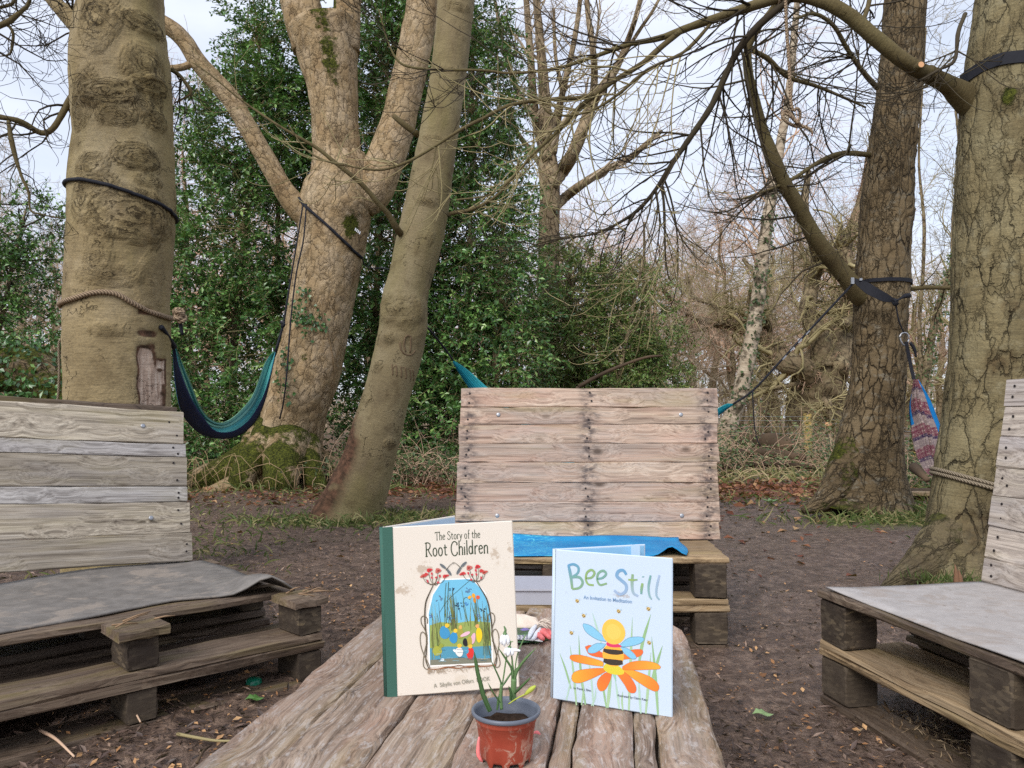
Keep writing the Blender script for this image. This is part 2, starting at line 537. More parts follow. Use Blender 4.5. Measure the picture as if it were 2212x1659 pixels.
def bark_smooth(name, a, b, c_, green, wrinkle=1.0):
    N = NT(name)
    v = N.attr('bark')
    n1 = N.noise(N.map(v, (1, 1, 0.8)), 3.2, 5)
    n2 = N.noise(N.map(v, (2, 2, 13)), 6, 5, 0.65, 0.3)
    n3 = N.noise(v, 60, 3)
    spots = N.vor(N.map(v, (1, 1, 1.4)), 75, 'F1')
    c = N.ramp(n1, [(0.30, a), (0.50, b), (0.70, c_)])
    c = N.mix(N.math('MULTIPLY', N.ramp(N.noise(N.map(v, (1.4, 1.4, 0.5)), 2.1, 4), [(0.46, 0), (0.68, 1)]), 0.6), c, green)
    c = N.mix(N.math('MULTIPLY', N.ramp(n2, [(0.34, 1), (0.44, 0)]), 0.34 * wrinkle), c, N.mix(0.65, c, (0.02, 0.016, 0.01, 1)))
    c = N.mix(N.math('MULTIPLY', N.ramp(spots, [(0.05, 1), (0.16, 0)]), 0.22), c, lin(196, 184, 156))
    c = N.mix(N.math('MULTIPLY', N.ramp(N.noise(N.map(v, (3, 3, 2.0)), 3.3, 5), [(0.56, 0), (0.68, 1)]), 0.4), c, lin(92, 78, 56))
    # knots and burrs
    bu = N.attr('burr', 'Fac')
    bn = N.noise(N.map(v, (1, 1, 2.0)), 62, 5, 0.75, 0.6)
    bn = N.ramp(bn, [(0.40, lin(34, 27, 17)), (0.49, lin(104, 88, 56)), (0.60, lin(168, 148, 104))])
    c = N.mix(N.math('MULTIPLY', bu, 0.62, None, True), c, bn)
    bd = N.attr('burrd', 'Fac')
    wl = N.math('ADD', bd, N.math('MULTIPLY', N.math('SUBTRACT', N.noise(v, 9, 5, 0.65), 0.5), 1.5))
    wl = N.math('ADD', wl, N.math('MULTIPLY', N.math('SUBTRACT', N.noise(v, 46, 4, 0.7), 0.5), 0.42))
    fold = N.math('MULTIPLY', N.ramp(N.math('SINE', N.math('MULTIPLY', wl, 21.0)), [(0.45, 0), (0.9, 1)]), N.ramp(N.math('DIVIDE', bd, 3.0), [(0.42, 1.0), (0.60, 0.0)]))
    fold = N.math('MULTIPLY', fold, N.ramp(N.noise(v, 17, 4, 0.65), [(0.42, 0), (0.55, 1)]))
    c = N.mix(N.math('MULTIPLY', fold, 0.70), c, lin(48, 38, 25))
    ce = N.vor(N.vadd(N.map(v, (1, 1, 0.7)), N.vscale(N.noise(v, 5, 5, 0.65, out='Color'), 0.35)), 5.5, 'DISTANCE_TO_EDGE')
    ck = N.math('MULTIPLY', N.ramp(ce, [(0.004, 1), (0.016, 0)]), N.ramp(N.noise(N.map(v, (1, 1, 1), (4, 2, 9)), 4.5, 4, 0.6), [(0.54, 0), (0.62, 1)]))
    c = N.mix(N.math('MULTIPLY', ck, 0.8), c, lin(50, 40, 26))
    c = N.mix(0.28, c, N.ramp(N.noise(v, 150, 4, 0.75), [(0.36, lin(70, 58, 40)), (0.50, lin(160, 148, 122)), (0.66, lin(220, 208, 182))]), 'OVERLAY')
    # bare wood where the bark is off
    wd = N.attr('wound', 'Fac')
    wn_ = N.noise(N.map(v, (60, 60, 5)), 1, 4)
    wc = N.ramp(wn_, [(0.3, lin(132, 106, 90)), (0.5, lin(194, 170, 150)), (0.72, lin(222, 206, 188))])
    rim = N.ramp(wd, [(0.12, 0), (0.30, 1), (0.55, 1), (0.72, 0)])
    c = N.mix(N.ramp(wd, [(0.45, 0), (0.62, 1)]), c, wc)
    c = N.mix(N.math('MULTIPLY', rim, 0.9), c, N.ramp(N.noise(v, 30, 4), [(0.35, lin(50, 32, 24)), (0.65, lin(104, 72, 56))]))
    ms = N.attr('moss', 'Fac')
    mn = N.noise(v, 22, 5, 0.7)
    mm = N.math('MULTIPLY', N.ramp(N.math('ADD', ms, N.math('MULTIPLY', N.math('SUBTRACT', mn, 0.5), 1.1)), [(0.35, 0), (0.55, 1)]), 1.0)
    mc = N.ramp(N.noise(v, 60, 3), [(0.3, lin(38, 40, 18)), (0.55, lin(68, 73, 28)), (0.75, lin(100, 101, 44))])
    c = N.mix(mm, c, mc)
    h = N.math('ADD', N.math('MULTIPLY', n2, 0.34 * wrinkle), N.math('MULTIPLY', n3, 0.3))
    h = N.math('SUBTRACT', h, N.math('ADD', N.math('MULTIPLY', fold, 0.9), N.math('MULTIPLY', ck, 0.8)))
    h = N.math('ADD', h, N.math('MULTIPLY', N.math('MULTIPLY', bu, N.noise(N.map(v, (1, 1, 2.0)), 62, 5, 0.75, 0.6)), 2.6))
    h = N.math('ADD', h, N.math('MULTIPLY', N.math('MULTIPLY', mm, N.noise(v, 90, 3)), 0.8))
    return N.done(c, 0.85, N.bump(h, 0.8, 0.014), 0.18)

def bark_cracked(name, a, b, c_, lichen, scale=13, zs=0.42, crackw=0.05, dark=None, lich=0.5, flake=0.0, pale=None, cs=0.93, g0=(0.40, 0.62), g2=0.8, wobble=0.16, edge=0.30):
    N = NT(name)
    v = N.attr('bark')
    wob = N.vscale(N.noise(N.map(v, (1, 1, .5)), 8, 5, 0.65, out='Color'), wobble)
    q = N.map(N.vadd(v, wob), (1, 1, zs))
    e = N.vor(q, scale, 'DISTANCE_TO_EDGE')
    q2 = N.map(N.vadd(v, N.vscale(N.noise(v, 16, 3, out='Color'), 0.07)), (1, 1, zs * 1.5))
    e2 = N.vor(q2, scale * 2.3, 'DISTANCE_TO_EDGE')
    cell = N.vor(q, scale, 'F1', 'Color')
    gate = N.ramp(N.noise(v, 5.5, 3), [(g0[0], 0.06), (g0[1], 1.0)])
    gate2 = N.ramp(N.noise(N.map(v, (1, 1, 1), (3, 5, 7)), 6.5, 3), [(0.50, 0.0), (0.66, g2)])
    crack = N.math('MULTIPLY', N.ramp(e, [(crackw * 0.35, 1), (crackw, 0)]), gate)
    crack2 = N.math('MULTIPLY', N.ramp(e2, [(crackw * 0.5, 1), (crackw * 1.5, 0)]), gate2)
    cr_ = N.math('MAXIMUM', crack, crack2)
    n1 = N.noise(N.map(v, (1, 1, 0.7)), 4, 5)
    fine = N.noise(N.map(v, (9, 9, 90)), 1.0, 4, 0.7)
    c = N.ramp(n1, [(0.28, a), (0.5, b), (0.72, c_)])
    tone = N.ramp(cell, [(0.0, 0.80), (1.0, 1.16)])
    c = N.mix(0.8, c, tone, 'MULTIPLY')
    c = N.mix(N.math('MULTIPLY', N.ramp(fine, [(0.36, 1), (0.5, 0)]), 0.45), c, N.mix(0.6, c, (0.03, 0.022, 0.014, 1)))
    if pale is not None:
        c = N.mix(N.math('MULTIPLY', N.ramp(N.noise(N.map(v, (2, 2, 1.2)), 3.1, 5), [(0.50, 0), (0.64, 1)]), 0.65), c, pale)
    c = N.mix(N.math('MULTIPLY', N.ramp(N.noise(v, 14, 6, 0.72), [(0.55, 0), (0.66, 1)]), lich), c, lichen)
    c = N.mix(N.math('MULTIPLY', N.ramp(e, [(0.0, 1), (0.16, 0)]), edge), c, N.mix(0.6, c, (0.02, 0.016, 0.01, 1)))
    c = N.mix(0.35, c, N.ramp(N.noise(N.map(v, (1, 1, 2)), 120, 4, 0.75), [(0.36, lin(70, 60, 44)), (0.50, lin(156, 146, 122)), (0.66, lin(220, 208, 182))]), 'OVERLAY')
    c = N.mix(N.math('MULTIPLY', cr_, cs), c, dark or lin(34, 28, 20))
    bu = N.attr('burr', 'Fac')
    c = N.mix(N.math('MULTIPLY', bu, 0.8, None, True), c, N.ramp(N.noise(v, 45, 4, 0.7), [(0.35, lin(36, 29, 20)), (0.65, lin(104, 86, 60))]))
    ms = N.attr('moss', 'Fac')
    mn = N.noise(v, 16, 6, 0.72)
    mm = N.ramp(N.math('ADD', ms, N.math('MULTIPLY', N.math('SUBTRACT', mn, 0.5), 1.5)), [(0.38, 0), (0.58, 1)])
    mc = N.ramp(N.noise(v, 55, 3), [(0.3, lin(38, 38, 20)), (0.52, lin(70, 75, 27)), (0.75, lin(112, 112, 46))])
    c = N.mix(mm, c, mc)
    wd = N.attr('wound', 'Fac')
    c = N.mix(N.math('MULTIPLY', wd, 0.8, None, True), c, N.ramp(N.noise(v, 26, 5, 0.7), [(0.32, lin(30, 24, 20)), (0.66, lin(84, 72, 64))]))
    h = N.math('SUBTRACT', N.math('MULTIPLY', N.ramp(e, [(0, 0), (0.22, 1)]), 0.5), N.math('MULTIPLY', cr_, 1.4))
    h = N.math('ADD', h, N.math('MULTIPLY', fine, 0.25))
    h = N.math('ADD', h, N.math('MULTIPLY', cell, 0.35 + flake))
    h = N.math('ADD', h, N.math('MULTIPLY', N.math('MULTIPLY', mm, N.noise(v, 70, 3)), 0.9))
    return N.done(c, 0.88, N.bump(h, 0.9, 0.016), 0.15)

M['bark_beech'] = bark_smooth('bark_smooth_olive', lin(128, 114, 87), lin(151, 136, 105), lin(168, 155, 129), lin(136, 125, 76))
M['bark_lean'] = bark_smooth('bark_smooth_grey_olive', lin(115, 103, 81), lin(138, 126, 98), lin(152, 141, 115), lin(122, 116, 71), 0.8)
M['bark_flaky'] = bark_cracked('bark_flaking_tan', lin(143, 120, 91), lin(169, 148, 117), lin(184, 167, 142), lin(186, 178, 163), 12, 0.5, 0.035, lin(93, 72, 49), 0.35, 0.4, lin(189, 171, 147), 0.55, (0.42, 0.66), 0.6, 0.18, 0.12)
M['bark_right'] = bark_cracked('bark_cracked_olive', lin(108, 98, 74), lin(130, 120, 92), lin(146, 138, 110), lin(157, 153, 131), 15, 0.24, 0.034, lin(29, 25, 16), 0.35, 0.2, None, 0.78, (0.42, 0.64), 0.55, 0.12, 0.14)
M['bark_mid'] = bark_cracked('bark_cracked_brown', lin(96, 83, 64), lin(118, 103, 80), lin(136, 122, 99), lin(150, 149, 140), 22, 0.26, 0.06, lin(35, 28, 20), 0.5, 0.2, None, 0.85, (0.38, 0.60), 0.8, 0.09, 0.2)
M['bark_bough'] = bark_smooth('bark_young_bough', lin(80, 70, 49), lin(99, 89, 63), lin(115, 106, 78), lin(96, 94, 55), 0.5)

def twigmat(name, a, b, c_):
    N = NT(name)
    r = N.noise(N.obj(), 1.7, 3)
    return N.done(N.ramp(r, [(0.3, a), (0.5, b), (0.7, c_)]), 0.85, None, 0.2)
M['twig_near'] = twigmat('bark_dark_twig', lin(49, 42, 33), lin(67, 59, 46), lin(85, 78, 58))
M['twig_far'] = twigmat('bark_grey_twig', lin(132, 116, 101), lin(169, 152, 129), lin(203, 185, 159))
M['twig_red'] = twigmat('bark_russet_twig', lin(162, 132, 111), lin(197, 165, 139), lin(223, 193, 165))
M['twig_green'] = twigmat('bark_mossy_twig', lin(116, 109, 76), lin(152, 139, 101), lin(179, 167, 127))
M['trunk_far'] = bark_cracked('bark_far_trunk', lin(110, 98, 78), lin(140, 125, 102), lin(165, 151, 125), lin(159, 159, 123), 9, 0.4, 0.06, lin(55, 47, 36), 0.5)
M['trunk_back'] = bark_cracked('bark_back_sycamore', lin(129, 112, 93), lin(155, 138, 114), lin(174, 155, 129), lin(159, 165, 140), 9, 0.4, 0.05, lin(74, 61, 47), 0.6)

def birch():
    N = NT('bark_birch')
    v = N.attr('bark')
    p = N.noise(N.map(v, (2.6, 2.6, 2.4)), 2.4, 6, 0.7, 0.6)
    c = N.mix(N.ramp(p, [(0.49, 0), (0.60, 0.92)]), N.ramp(N.noise(N.map(v, (1, 1, 4)), 7, 4), [(0.3, lin(146, 128, 108)), (0.7, lin(196, 182, 160))]), lin(58, 50, 36))
    return N.done(c, 0.8, N.bump(p, 0.5, 0.01), 0.2)
M['birch'] = birch()

def leafmat(name, stops, rough=0.38, spec=0.5):
    N = NT(name)
    t = N.attr('tint', 'Fac')
    c = N.ramp(t, stops)
    b = N.node('ShaderNodeBsdfPrincipled', {'Base Color': c, 'Roughness': rough, 'Specular IOR Level': spec})
    tr = N.node('ShaderNodeBsdfTranslucent', {'Color': N.mix(0.5, c, lin(130, 160, 50))})
    m = N.node('ShaderNodeMixShader', {'Fac': 0.12})
    N.t.links.new(b.outputs[0], m.inputs[1])
    N.t.links.new(tr.outputs[0], m.inputs[2])
    o = N.node('ShaderNodeOutputMaterial')
    N.t.links.new(m.outputs[0], o.inputs['Surface'])
    return N.m
M['holly'] = leafmat('leaf_holly', [(0.0, lin(46, 74, 44)), (0.4, lin(72, 110, 58)), (0.75, lin(104, 146, 74)), (1.0, lin(150, 180, 104))], 0.30, 0.55)
M['holly_pale'] = leafmat('leaf_evergreen_light', [(0.0, lin(54, 78, 34)), (0.4, lin(84, 112, 50)), (0.75, lin(112, 138, 66)), (1.0, lin(152, 162, 92))], 0.42)
M['bramble'] = leafmat('leaf_bramble', [(0.0, lin(54, 70, 42)), (0.5, lin(86, 104, 62)), (0.8, lin(120, 132, 84)), (1.0, lin(150, 140, 104))], 0.5, 0.4)
M['grassblade'] = leafmat('grass_blade', [(0.0, lin(58, 76, 36)), (0.4, lin(92, 108, 56)), (0.7, lin(146, 140, 92)), (1.0, lin(186, 168, 128))], 0.6, 0.3)
M['litter'] = leafmat('dead_leaf', [(0.0, lin(70, 42, 30)), (0.35, lin(116, 66, 48)), (0.6, lin(140, 92, 64)), (0.8, lin(168, 128, 92)), (1.0, lin(200, 166, 120))], 0.6, 0.35)
M['dry_grass'] = leafmat('dry_grass', [(0.0, lin(84, 66, 52)), (0.5, lin(134, 112, 88)), (1.0, lin(190, 168, 138))], 0.7, 0.2)
M['mudbits'] = leafmat('mud_crumb', [(0.0, lin(44, 33, 28)), (0.45, lin(84, 66, 58)), (0.8, lin(134, 112, 99)), (1.0, lin(176, 148, 126))], 0.42, 0.5)
M['chips'] = leafmat('wood_chip', [(0.0, lin(110, 78, 54)), (0.5, lin(168, 122, 82)), (1.0, lin(214, 172, 124))], 0.6, 0.3)

def ground_mat():
    N = NT('trodden_mud')
    v = N.obj()
    a = N.noise(v, 2.3, 6, 0.6)
    b = N.noise(v, 21, 6, 0.7)
    f = N.noise(N.map(v, (1, 1, 1)), 95, 4, 0.7)
    mud = N.ramp(b, [(0.28, lin(56, 43, 35)), (0.48, lin(100, 80, 67)), (0.66, lin(146, 122, 104))])
    mud = N.mix(N.math('MULTIPLY', N.ramp(f, [(0.40, 1), (0.50, 0)]), 0.7), mud, lin(46, 35, 30))
    mud = N.mix(N.math('MULTIPLY', N.ramp(a, [(0.5, 0), (0.66, 1)]), 0.45), mud, lin(128, 109, 97))
    g = N.attr('grass', 'Fac')
    gc = N.ramp(N.noise(v, 26, 5, 0.7), [(0.3, lin(66, 62, 40)), (0.5, lin(96, 102, 58)), (0.7, lin(140, 132, 84))])
    gm = N.ramp(N.math('ADD', g, N.math('MULTIPLY', N.math('SUBTRACT', N.noise(v, 7, 5, 0.7), 0.5), 1.1)), [(0.35, 0), (0.62, 1)])
    c = N.mix(N.math('MULTIPLY', gm, 0.85), mud, gc)
    l = N.attr('litter', 'Fac')
    lc = N.ramp(N.noise(v, 34, 5, 0.75), [(0.3, lin(62, 40, 32)), (0.5, lin(112, 72, 56)), (0.7, lin(156, 112, 86))])
    lm = N.ramp(N.math('ADD', l, N.math('MULTIPLY', N.math('SUBTRACT', N.noise(v, 5, 5, 0.7), 0.5), 1.1)), [(0.35, 0), (0.6, 1)])
    c = N.mix(lm, c, lc)
    pt = N.attr('path', 'Fac')
    c = N.mix(N.math('MULTIPLY', pt, 0.45), c, N.ramp(b, [(0.30, lin(70, 56, 48)), (0.5, lin(104, 87, 76)), (0.7, lin(142, 123, 110))]))
    wet = N.math('SUBTRACT', 1.0, N.math('MAXIMUM', gm, lm))
    rough = N.math('SUBTRACT', 0.85, N.math('MULTIPLY', N.math('MULTIPLY', N.math('MAXIMUM', N.ramp(a, [(0.40, 0), (0.6, 1)]), pt), wet), 0.52))
    h = N.math('ADD', N.math('MULTIPLY', b, 0.8), N.math('MULTIPLY', f, 0.4))
    return N.done(c, rough, N.bump(h, 1.0, 0.022), 0.42)
M['ground'] = ground_mat()

M['black'] = plain('black_webbing', lin(34, 35, 42), 0.75, 0.25)
M['rope'] = None
def rope(name, c, c2):
    N = NT(name)
    v = N.attr('bark')
    wv = N.wave(N.map(v, (1, 1, 1)), 46, 0.4, 2, 1, 'DIAGONAL')
    return N.done(N.mix(wv, c2, c), 0.85, N.bump(wv, 0.8, 0.003), 0.2)
M['rope'] = rope('rope_tan', lin(170, 148, 122), lin(98, 82, 66))
M['rope_grey'] = rope('rope_grey', lin(164, 150, 128), lin(92, 82, 68))
M['metal'] = plain('zinc_metal', lin(168, 170, 174), 0.42, 0.5, 0.1, 40, 0.8)
M['nail'] = plain('rusty_nail', lin(40, 34, 34), 0.6, 0.3)
M['wire'] = plain('fence_wire', lin(160, 168, 172), 0.5, 0.4, metal=0.4)

def attrmat(name, rough=0.6, spec=0.3, dirt=0.0):
    N = NT(name)
    c = N.attr('ink', 'Color')
    if dirt:
        v = N.obj()
        d = N.ramp(N.noise(v, 16, 6, 0.72), [(0.60, 0), (0.74, 1)])
        c = N.mix(N.math('MULTIPLY', d, dirt), c, lin(150, 124, 92))
        c = N.mix(0.10, c, N.noise(v, 160, 2), 'MULTIPLY')
    return N.done(c, rough, None, spec)
M['ink'] = attrmat('printed_ink', 0.45, 0.4)
def cover(name, c, dirtc, amt, rough, grain=0.06, patches=()):
    N = NT(name)
    v = N.obj()
    d = N.ramp(N.noise(v, 13, 7, 0.75), [(0.58, 0), (0.76, 1)])
    k = N.mix(N.math('MULTIPLY', d, amt), c, dirtc)
    d2 = N.ramp(N.noise(v, 70, 4, 0.7), [(0.66, 0), (0.76, 1)])
    k = N.mix(N.math('MULTIPLY', d2, amt * 0.8), k, lin(120, 96, 66))
    for (px, pz, rx, rz) in patches:     # smears of mud with their own outline
        q = N.map(v, (1 / rx, 0.0, 1 / rz), (-px / rx, 0, -pz / rz))
        ln_ = N.node('ShaderNodeVectorMath', {0: q}, operation='LENGTH').outputs['Value']
        mk = N.math('SUBTRACT', 1.0, ln_)
        mk = N.ramp(N.math('ADD', N.math('MULTIPLY', mk, 0.55), N.math('MULTIPLY', N.math('SUBTRACT', N.noise(v, 80, 5, 0.75), 0.5), 1.6)), [(0.30, 0), (0.42, 1)])
        k = N.mix(N.math('MULTIPLY', mk, 0.45), k, lin(150, 118, 78))
    return N.done(k, rough, N.bump(N.noise(v, 320, 2), grain, 0.001), 0.35)
M['cover_cream'] = cover('book_cover_cream', lin(226, 217, 204), lin(196, 178, 150), 0.45, 0.5, 0.06, [(0.196, 0.232, 0.016, 0.034), (0.222, 0.24, 0.012, 0.022), (0.067, 0.214, 0.030, 0.024), (0.035, 0.18, 0.03, 0.02)])
M['cover_blue'] = cover('book_cover_pale_blue', lin(196, 212, 228), lin(196, 204, 210), 0.3, 0.35, 0.03, [(0.118, 0.185, 0.03, 0.012)])
M['cloth_green'] = cover('book_cloth_green', lin(58, 98, 86), lin(86, 122, 110), 0.5, 0.75, 0.5)
M['paper'] = plain('paper_white', lin(232, 230, 226), 0.7, 0.2, 0.03)
M['endpaper'] = plain('endpaper_blue', lin(186, 208, 226), 0.6, 0.3, 0.03)
M['endpaper_sky'] = plain('endpaper_sky_blue', lin(150, 202, 236), 0.5, 0.3, 0.06, 14)

def potmat():
    N = NT('plastic_terracotta')
    v = N.obj()
    s = N.noise(N.map(v, (1, 1, 0.8)), 55, 6, 0.75, 1.2)
    m = N.math('MULTIPLY', N.ramp(s, [(0.53, 0), (0.60, 1)]), N.ramp(N.noise(v, 17, 4), [(0.40, 0.15), (0.6, 0.9)]))
    c = N.mix(N.math('MULTIPLY', m, 0.75), N.ramp(N.noise(v, 30, 3), [(0.3, lin(146, 58, 40)), (0.7, lin(164, 74, 54))]), lin(196, 172, 152))
    return N.done(c, 0.5, N.bump(s, 0.1, 0.001), 0.4)
M['pot'] = potmat()
M['pot_rim'] = plain('plastic_grey', lin(98, 104, 116), 0.42, 0.45, 0.06)
M['soil'] = plain('potting_soil', lin(54, 42, 34), 0.95, 0.1, 0.4, 120)
M['snow_leaf'] = leafmat('leaf_snowdrop', [(0.0, lin(64, 96, 58)), (0.5, lin(98, 132, 84)), (1.0, lin(146, 172, 118))], 0.45, 0.4)
M['petal'] = plain('petal_white', lin(244, 246, 250), 0.5, 0.3, 0.02)
M['bud'] = plain('bud_yellow_green', lin(176, 186, 76), 0.5, 0.3)
M['pink'] = plain('petal_pink', lin(246, 132, 130), 0.6, 0.3, 0.08)

def matgrey(name, a, b, patch, amt):
    N = NT(name)
    v = N.obj()
    n = N.noise(N.map(v, (1, 1, 1)), 7, 6, 0.7, 0.5)
    c = N.ramp(N.noise(v, 22, 5), [(0.3, a), (0.7, b)])
    c = N.mix(N.math('MULTIPLY', N.ramp(n, [(0.53, 0), (0.60, 1)]), amt), c, patch)
    c = N.mix(N.math('MULTIPLY', N.ramp(N.noise(N.map(v, (2, 9, 2)), 5, 6, 0.75), [(0.56, 0), (0.64, 1)]), amt * 0.8), c, patch)
    c = N.mix(N.math('MULTIPLY', N.ramp(N.noise(v, 60, 4, 0.7), [(0.62, 0), (0.70, 1)]), 0.4), c, lin(88, 76, 68))
    return N.done(c, 0.62, N.bump(n, 0.3, 0.004), 0.4)
M['rubber'] = matgrey('rubber_sheet_grey', lin(100, 96, 92), lin(126, 121, 116), lin(158, 145, 132), 0.5)
M['sheet'] = matgrey('board_sheet_pale', lin(158, 153, 150), lin(178, 173, 170), lin(150, 136, 124), 0.5)
def blue():
    N = NT('woven_mat_blue')
    v = N.obj()
    wv = N.wave(v, 130, 0, 0, 1, 'X')
    p = N.noise(N.map(v, (4, 9, 4), (2.1, 0.4, 0)), 2.4, 3, 0.5, 2.5)
    line = N.ramp(N.math('ABSOLUTE', N.math('SUBTRACT', p, 0.5)), [(0.008, 1), (0.022, 0)])
    left = N.ramp(N.node('ShaderNodeSeparateXYZ', {0: v}).outputs[0], [(0.0, 1), (0.02, 0)])
    c = N.ramp(N.noise(v, 6, 4), [(0.3, lin(12, 116, 180)), (0.7, lin(40, 158, 212))])
    c = N.mix(N.math('MULTIPLY', N.math('MULTIPLY', line, left), 0.75), c, lin(96, 206, 226))
    c = N.mix(N.math('MULTIPLY', N.ramp(N.noise(N.map(v, (1, 3, 1)), 11, 5, 0.7), [(0.60, 0), (0.66, 1)]), 0.5), c, lin(96, 132, 170))
    return N.done(c, 0.6, N.bump(wv, 0.35, 0.003), 0.35)
M['bluemat'] = blue()
M['plastic_clear'] = plain('plastic_cloudy', lin(172, 174, 184), 0.3, 0.5, 0.05, 20)
M['calico'] = plain('calico_cloth', lin(224, 208, 192), 0.9, 0.1, 0.08, 60)
M['dark'] = plain('dark_gap', lin(30, 26, 22), 0.9, 0.1)
M['log'] = twigmat('bark_dead_log', lin(52, 42, 34), lin(82, 68, 54), lin(112, 92, 72))
M['cutwood'] = plain('fresh_cut_wood', lin(214, 164, 122), 0.8, 0.2)

def cloth(name, stops, bandscale):
    N = NT(name)
    u = N.attr('stripe', 'Fac')
    c = N.ramp(u, stops, 'LINEAR')
    v = N.obj()
    c = N.mix(0.18, c, N.noise(v, 9, 4), 'MULTIPLY')
    return N.done(c, 0.8, N.bump(N.noise(v, 300, 2), 0.2, 0.001), 0.2)
M['hammock_teal'] = cloth('hammock_teal_green', [(0.0, lin(14, 18, 34)), (0.28, lin(26, 38, 74)), (0.36, lin(46, 72, 128)), (0.40, lin(40, 122, 150)), (0.55, lin(112, 190, 178)), (0.70, lin(64, 162, 170)), (0.80, lin(156, 214, 192)), (0.9, lin(52, 140, 146)), (1.0, lin(150, 200, 170))], 1)
M['hammock_turq'] = cloth('hammock_turquoise', [(0.0, lin(12, 92, 112)), (0.5, lin(36, 150, 168)), (1.0, lin(84, 196, 206))], 1)
def patterned():
    N = NT('hammock_patterned')
    u = N.attr('stripe', 'Fac')
    t = N.attr('along', 'Fac')
    q = N.node('ShaderNodeCombineXYZ', {'X': N.math('MULTIPLY', u, 9), 'Y': N.math('MULTIPLY', t, 16), 'Z': 0.0}).outputs[0]
    e = N.vor(q, 1.6, 'F1', 'Distance', 0.3)
    fig = N.ramp(e, [(0.18, 1), (0.24, 0), (0.36, 0), (0.40, 1), (0.46, 0)])
    band = N.ramp(N.math('FRACT', N.math('MULTIPLY', t, 4.5)), [(0.0, lin(104, 54, 66)), (0.42, lin(104, 54, 66)), (0.46, lin(60, 44, 70)), (0.58, lin(60, 44, 70)), (0.62, lin(128, 112, 110)), (1.0, lin(118, 66, 74))], 'CONSTANT')
    c = N.mix(N.math('MULTIPLY', fig, 0.65), band, lin(190, 172, 158))
    c = N.mix(N.ramp(u, [(0.0, 1), (0.14, 1), (0.16, 0), (0.86, 0), (0.88, 1)], 'CONSTANT'), c, lin(24, 112, 172))
    c = N.mix(N.math('MULTIPLY', N.ramp(u, [(0, 1), (.30, 0)], 'CONSTANT'), N.ramp(t, [(0, 0), (.15, 1), (.42, 0)], 'CONSTANT')), c, lin(24, 112, 172))
    return N.done(c, 0.85, None, 0.15)
M['hammock_pattern'] = patterned()
# ---------------------------------------------------------------- ground
def gz(x, y):
    x, y = np.asarray(x, float), np.asarray(y, float)
    p = np.stack([x, y, np.zeros_like(x)], -1)
    near = np.clip(1.3 - np.hypot(x, y) / 14, 0.0, 1)
    z = 0.016 * fbm(p * 3.1, 4, 3) + 0.017 * near * fbm(p * 13, 4, 9, .6) + 0.03 * fbm(p * 0.7, 2, 21)
    far = np.clip((np.hypot(x, y) - 10) / 30, 0, 1)
    z = z + far * 0.35 * fbm(p * 0.08, 3, 5)
    return z - 0.012

def zones(x, y):
    """how far the ground is given over to grass and to fallen leaves"""
    g = np.zeros_like(x)
    for cx, cy, rx, ry, a in ((-1.35, 5.7, .75, .4, .7), (-3.0, 8.6, 1.6, .6, .8), (-2.4, 6.6, 1.1, 1.4, .42), (-1.7, 4.2, .5, 1.3, .4), (2.85, 5.55, .85, .35, .9),
                              (-0.6, 6.2, .8, .35, .55), (3.9, 6.5, 1.0, 1.6, .7), (2.6, 9.4, 2.6, 1.2, .55), (2.25, 3.3, .6, .35, .7), (4.4, 9, 1.6, 2, .5), (2.3, 7.0, .5, .3, .45)):
        g = np.maximum(g, a * np.exp(-((x - cx) / rx) ** 2 - ((y - cy) / ry) ** 2))
    g = np.maximum(g * .72, np.clip((y - 9.5) / 4, 0, 0.85))
    g = np.maximum(g, np.clip((np.abs(x) - 4.5) / 3, 0, .6))
    l = np.zeros_like(x)
    for cx, cy, rx, ry, a in ((2.7, 8.0, 1.6, 1.0, .95), (-0.2, 8.2, 1.4, .8, .9), (4.2, 7.4, .8, .8, .85), (-2.0, 7.4, .7, .5, .5), (0.8, 8.6, 2, 1, .8)):
        l = np.maximum(l, a * np.exp(-((x - cx) / rx) ** 2 - ((y - cy) / ry) ** 2))
    l = np.maximum(l, 0.5 * np.clip((y - 9) / 3, 0, 1))
    return g, l

def pathw(x, y):
    """the wet trodden way past the right of the table"""
    cx = np.interp(y, [0, 1.5, 3, 5, 7], [.7, .75, 1.15, 1.9, 2.2])
    hw = np.interp(y, [0, 1.5, 3, 5, 7], [.15, .2, .5, .9, .6])
    k = np.clip(1.3 - np.abs(x - cx) / hw * .8, 0, 1) * np.clip((7 - y) / 1.2, 0, 1) * np.clip((y - 1.2) / .8, 0, 1)
    return np.clip(k + .35 * fbm(np.stack([x * 2.2, y * 2.2, 0 * x], -1), 3, 31) * (k > .02), 0, 1)

def axis(parts):
    out = []
    for a, b, s in parts:
        out.append(np.arange(a, b, s))
    return np.concatenate(out)

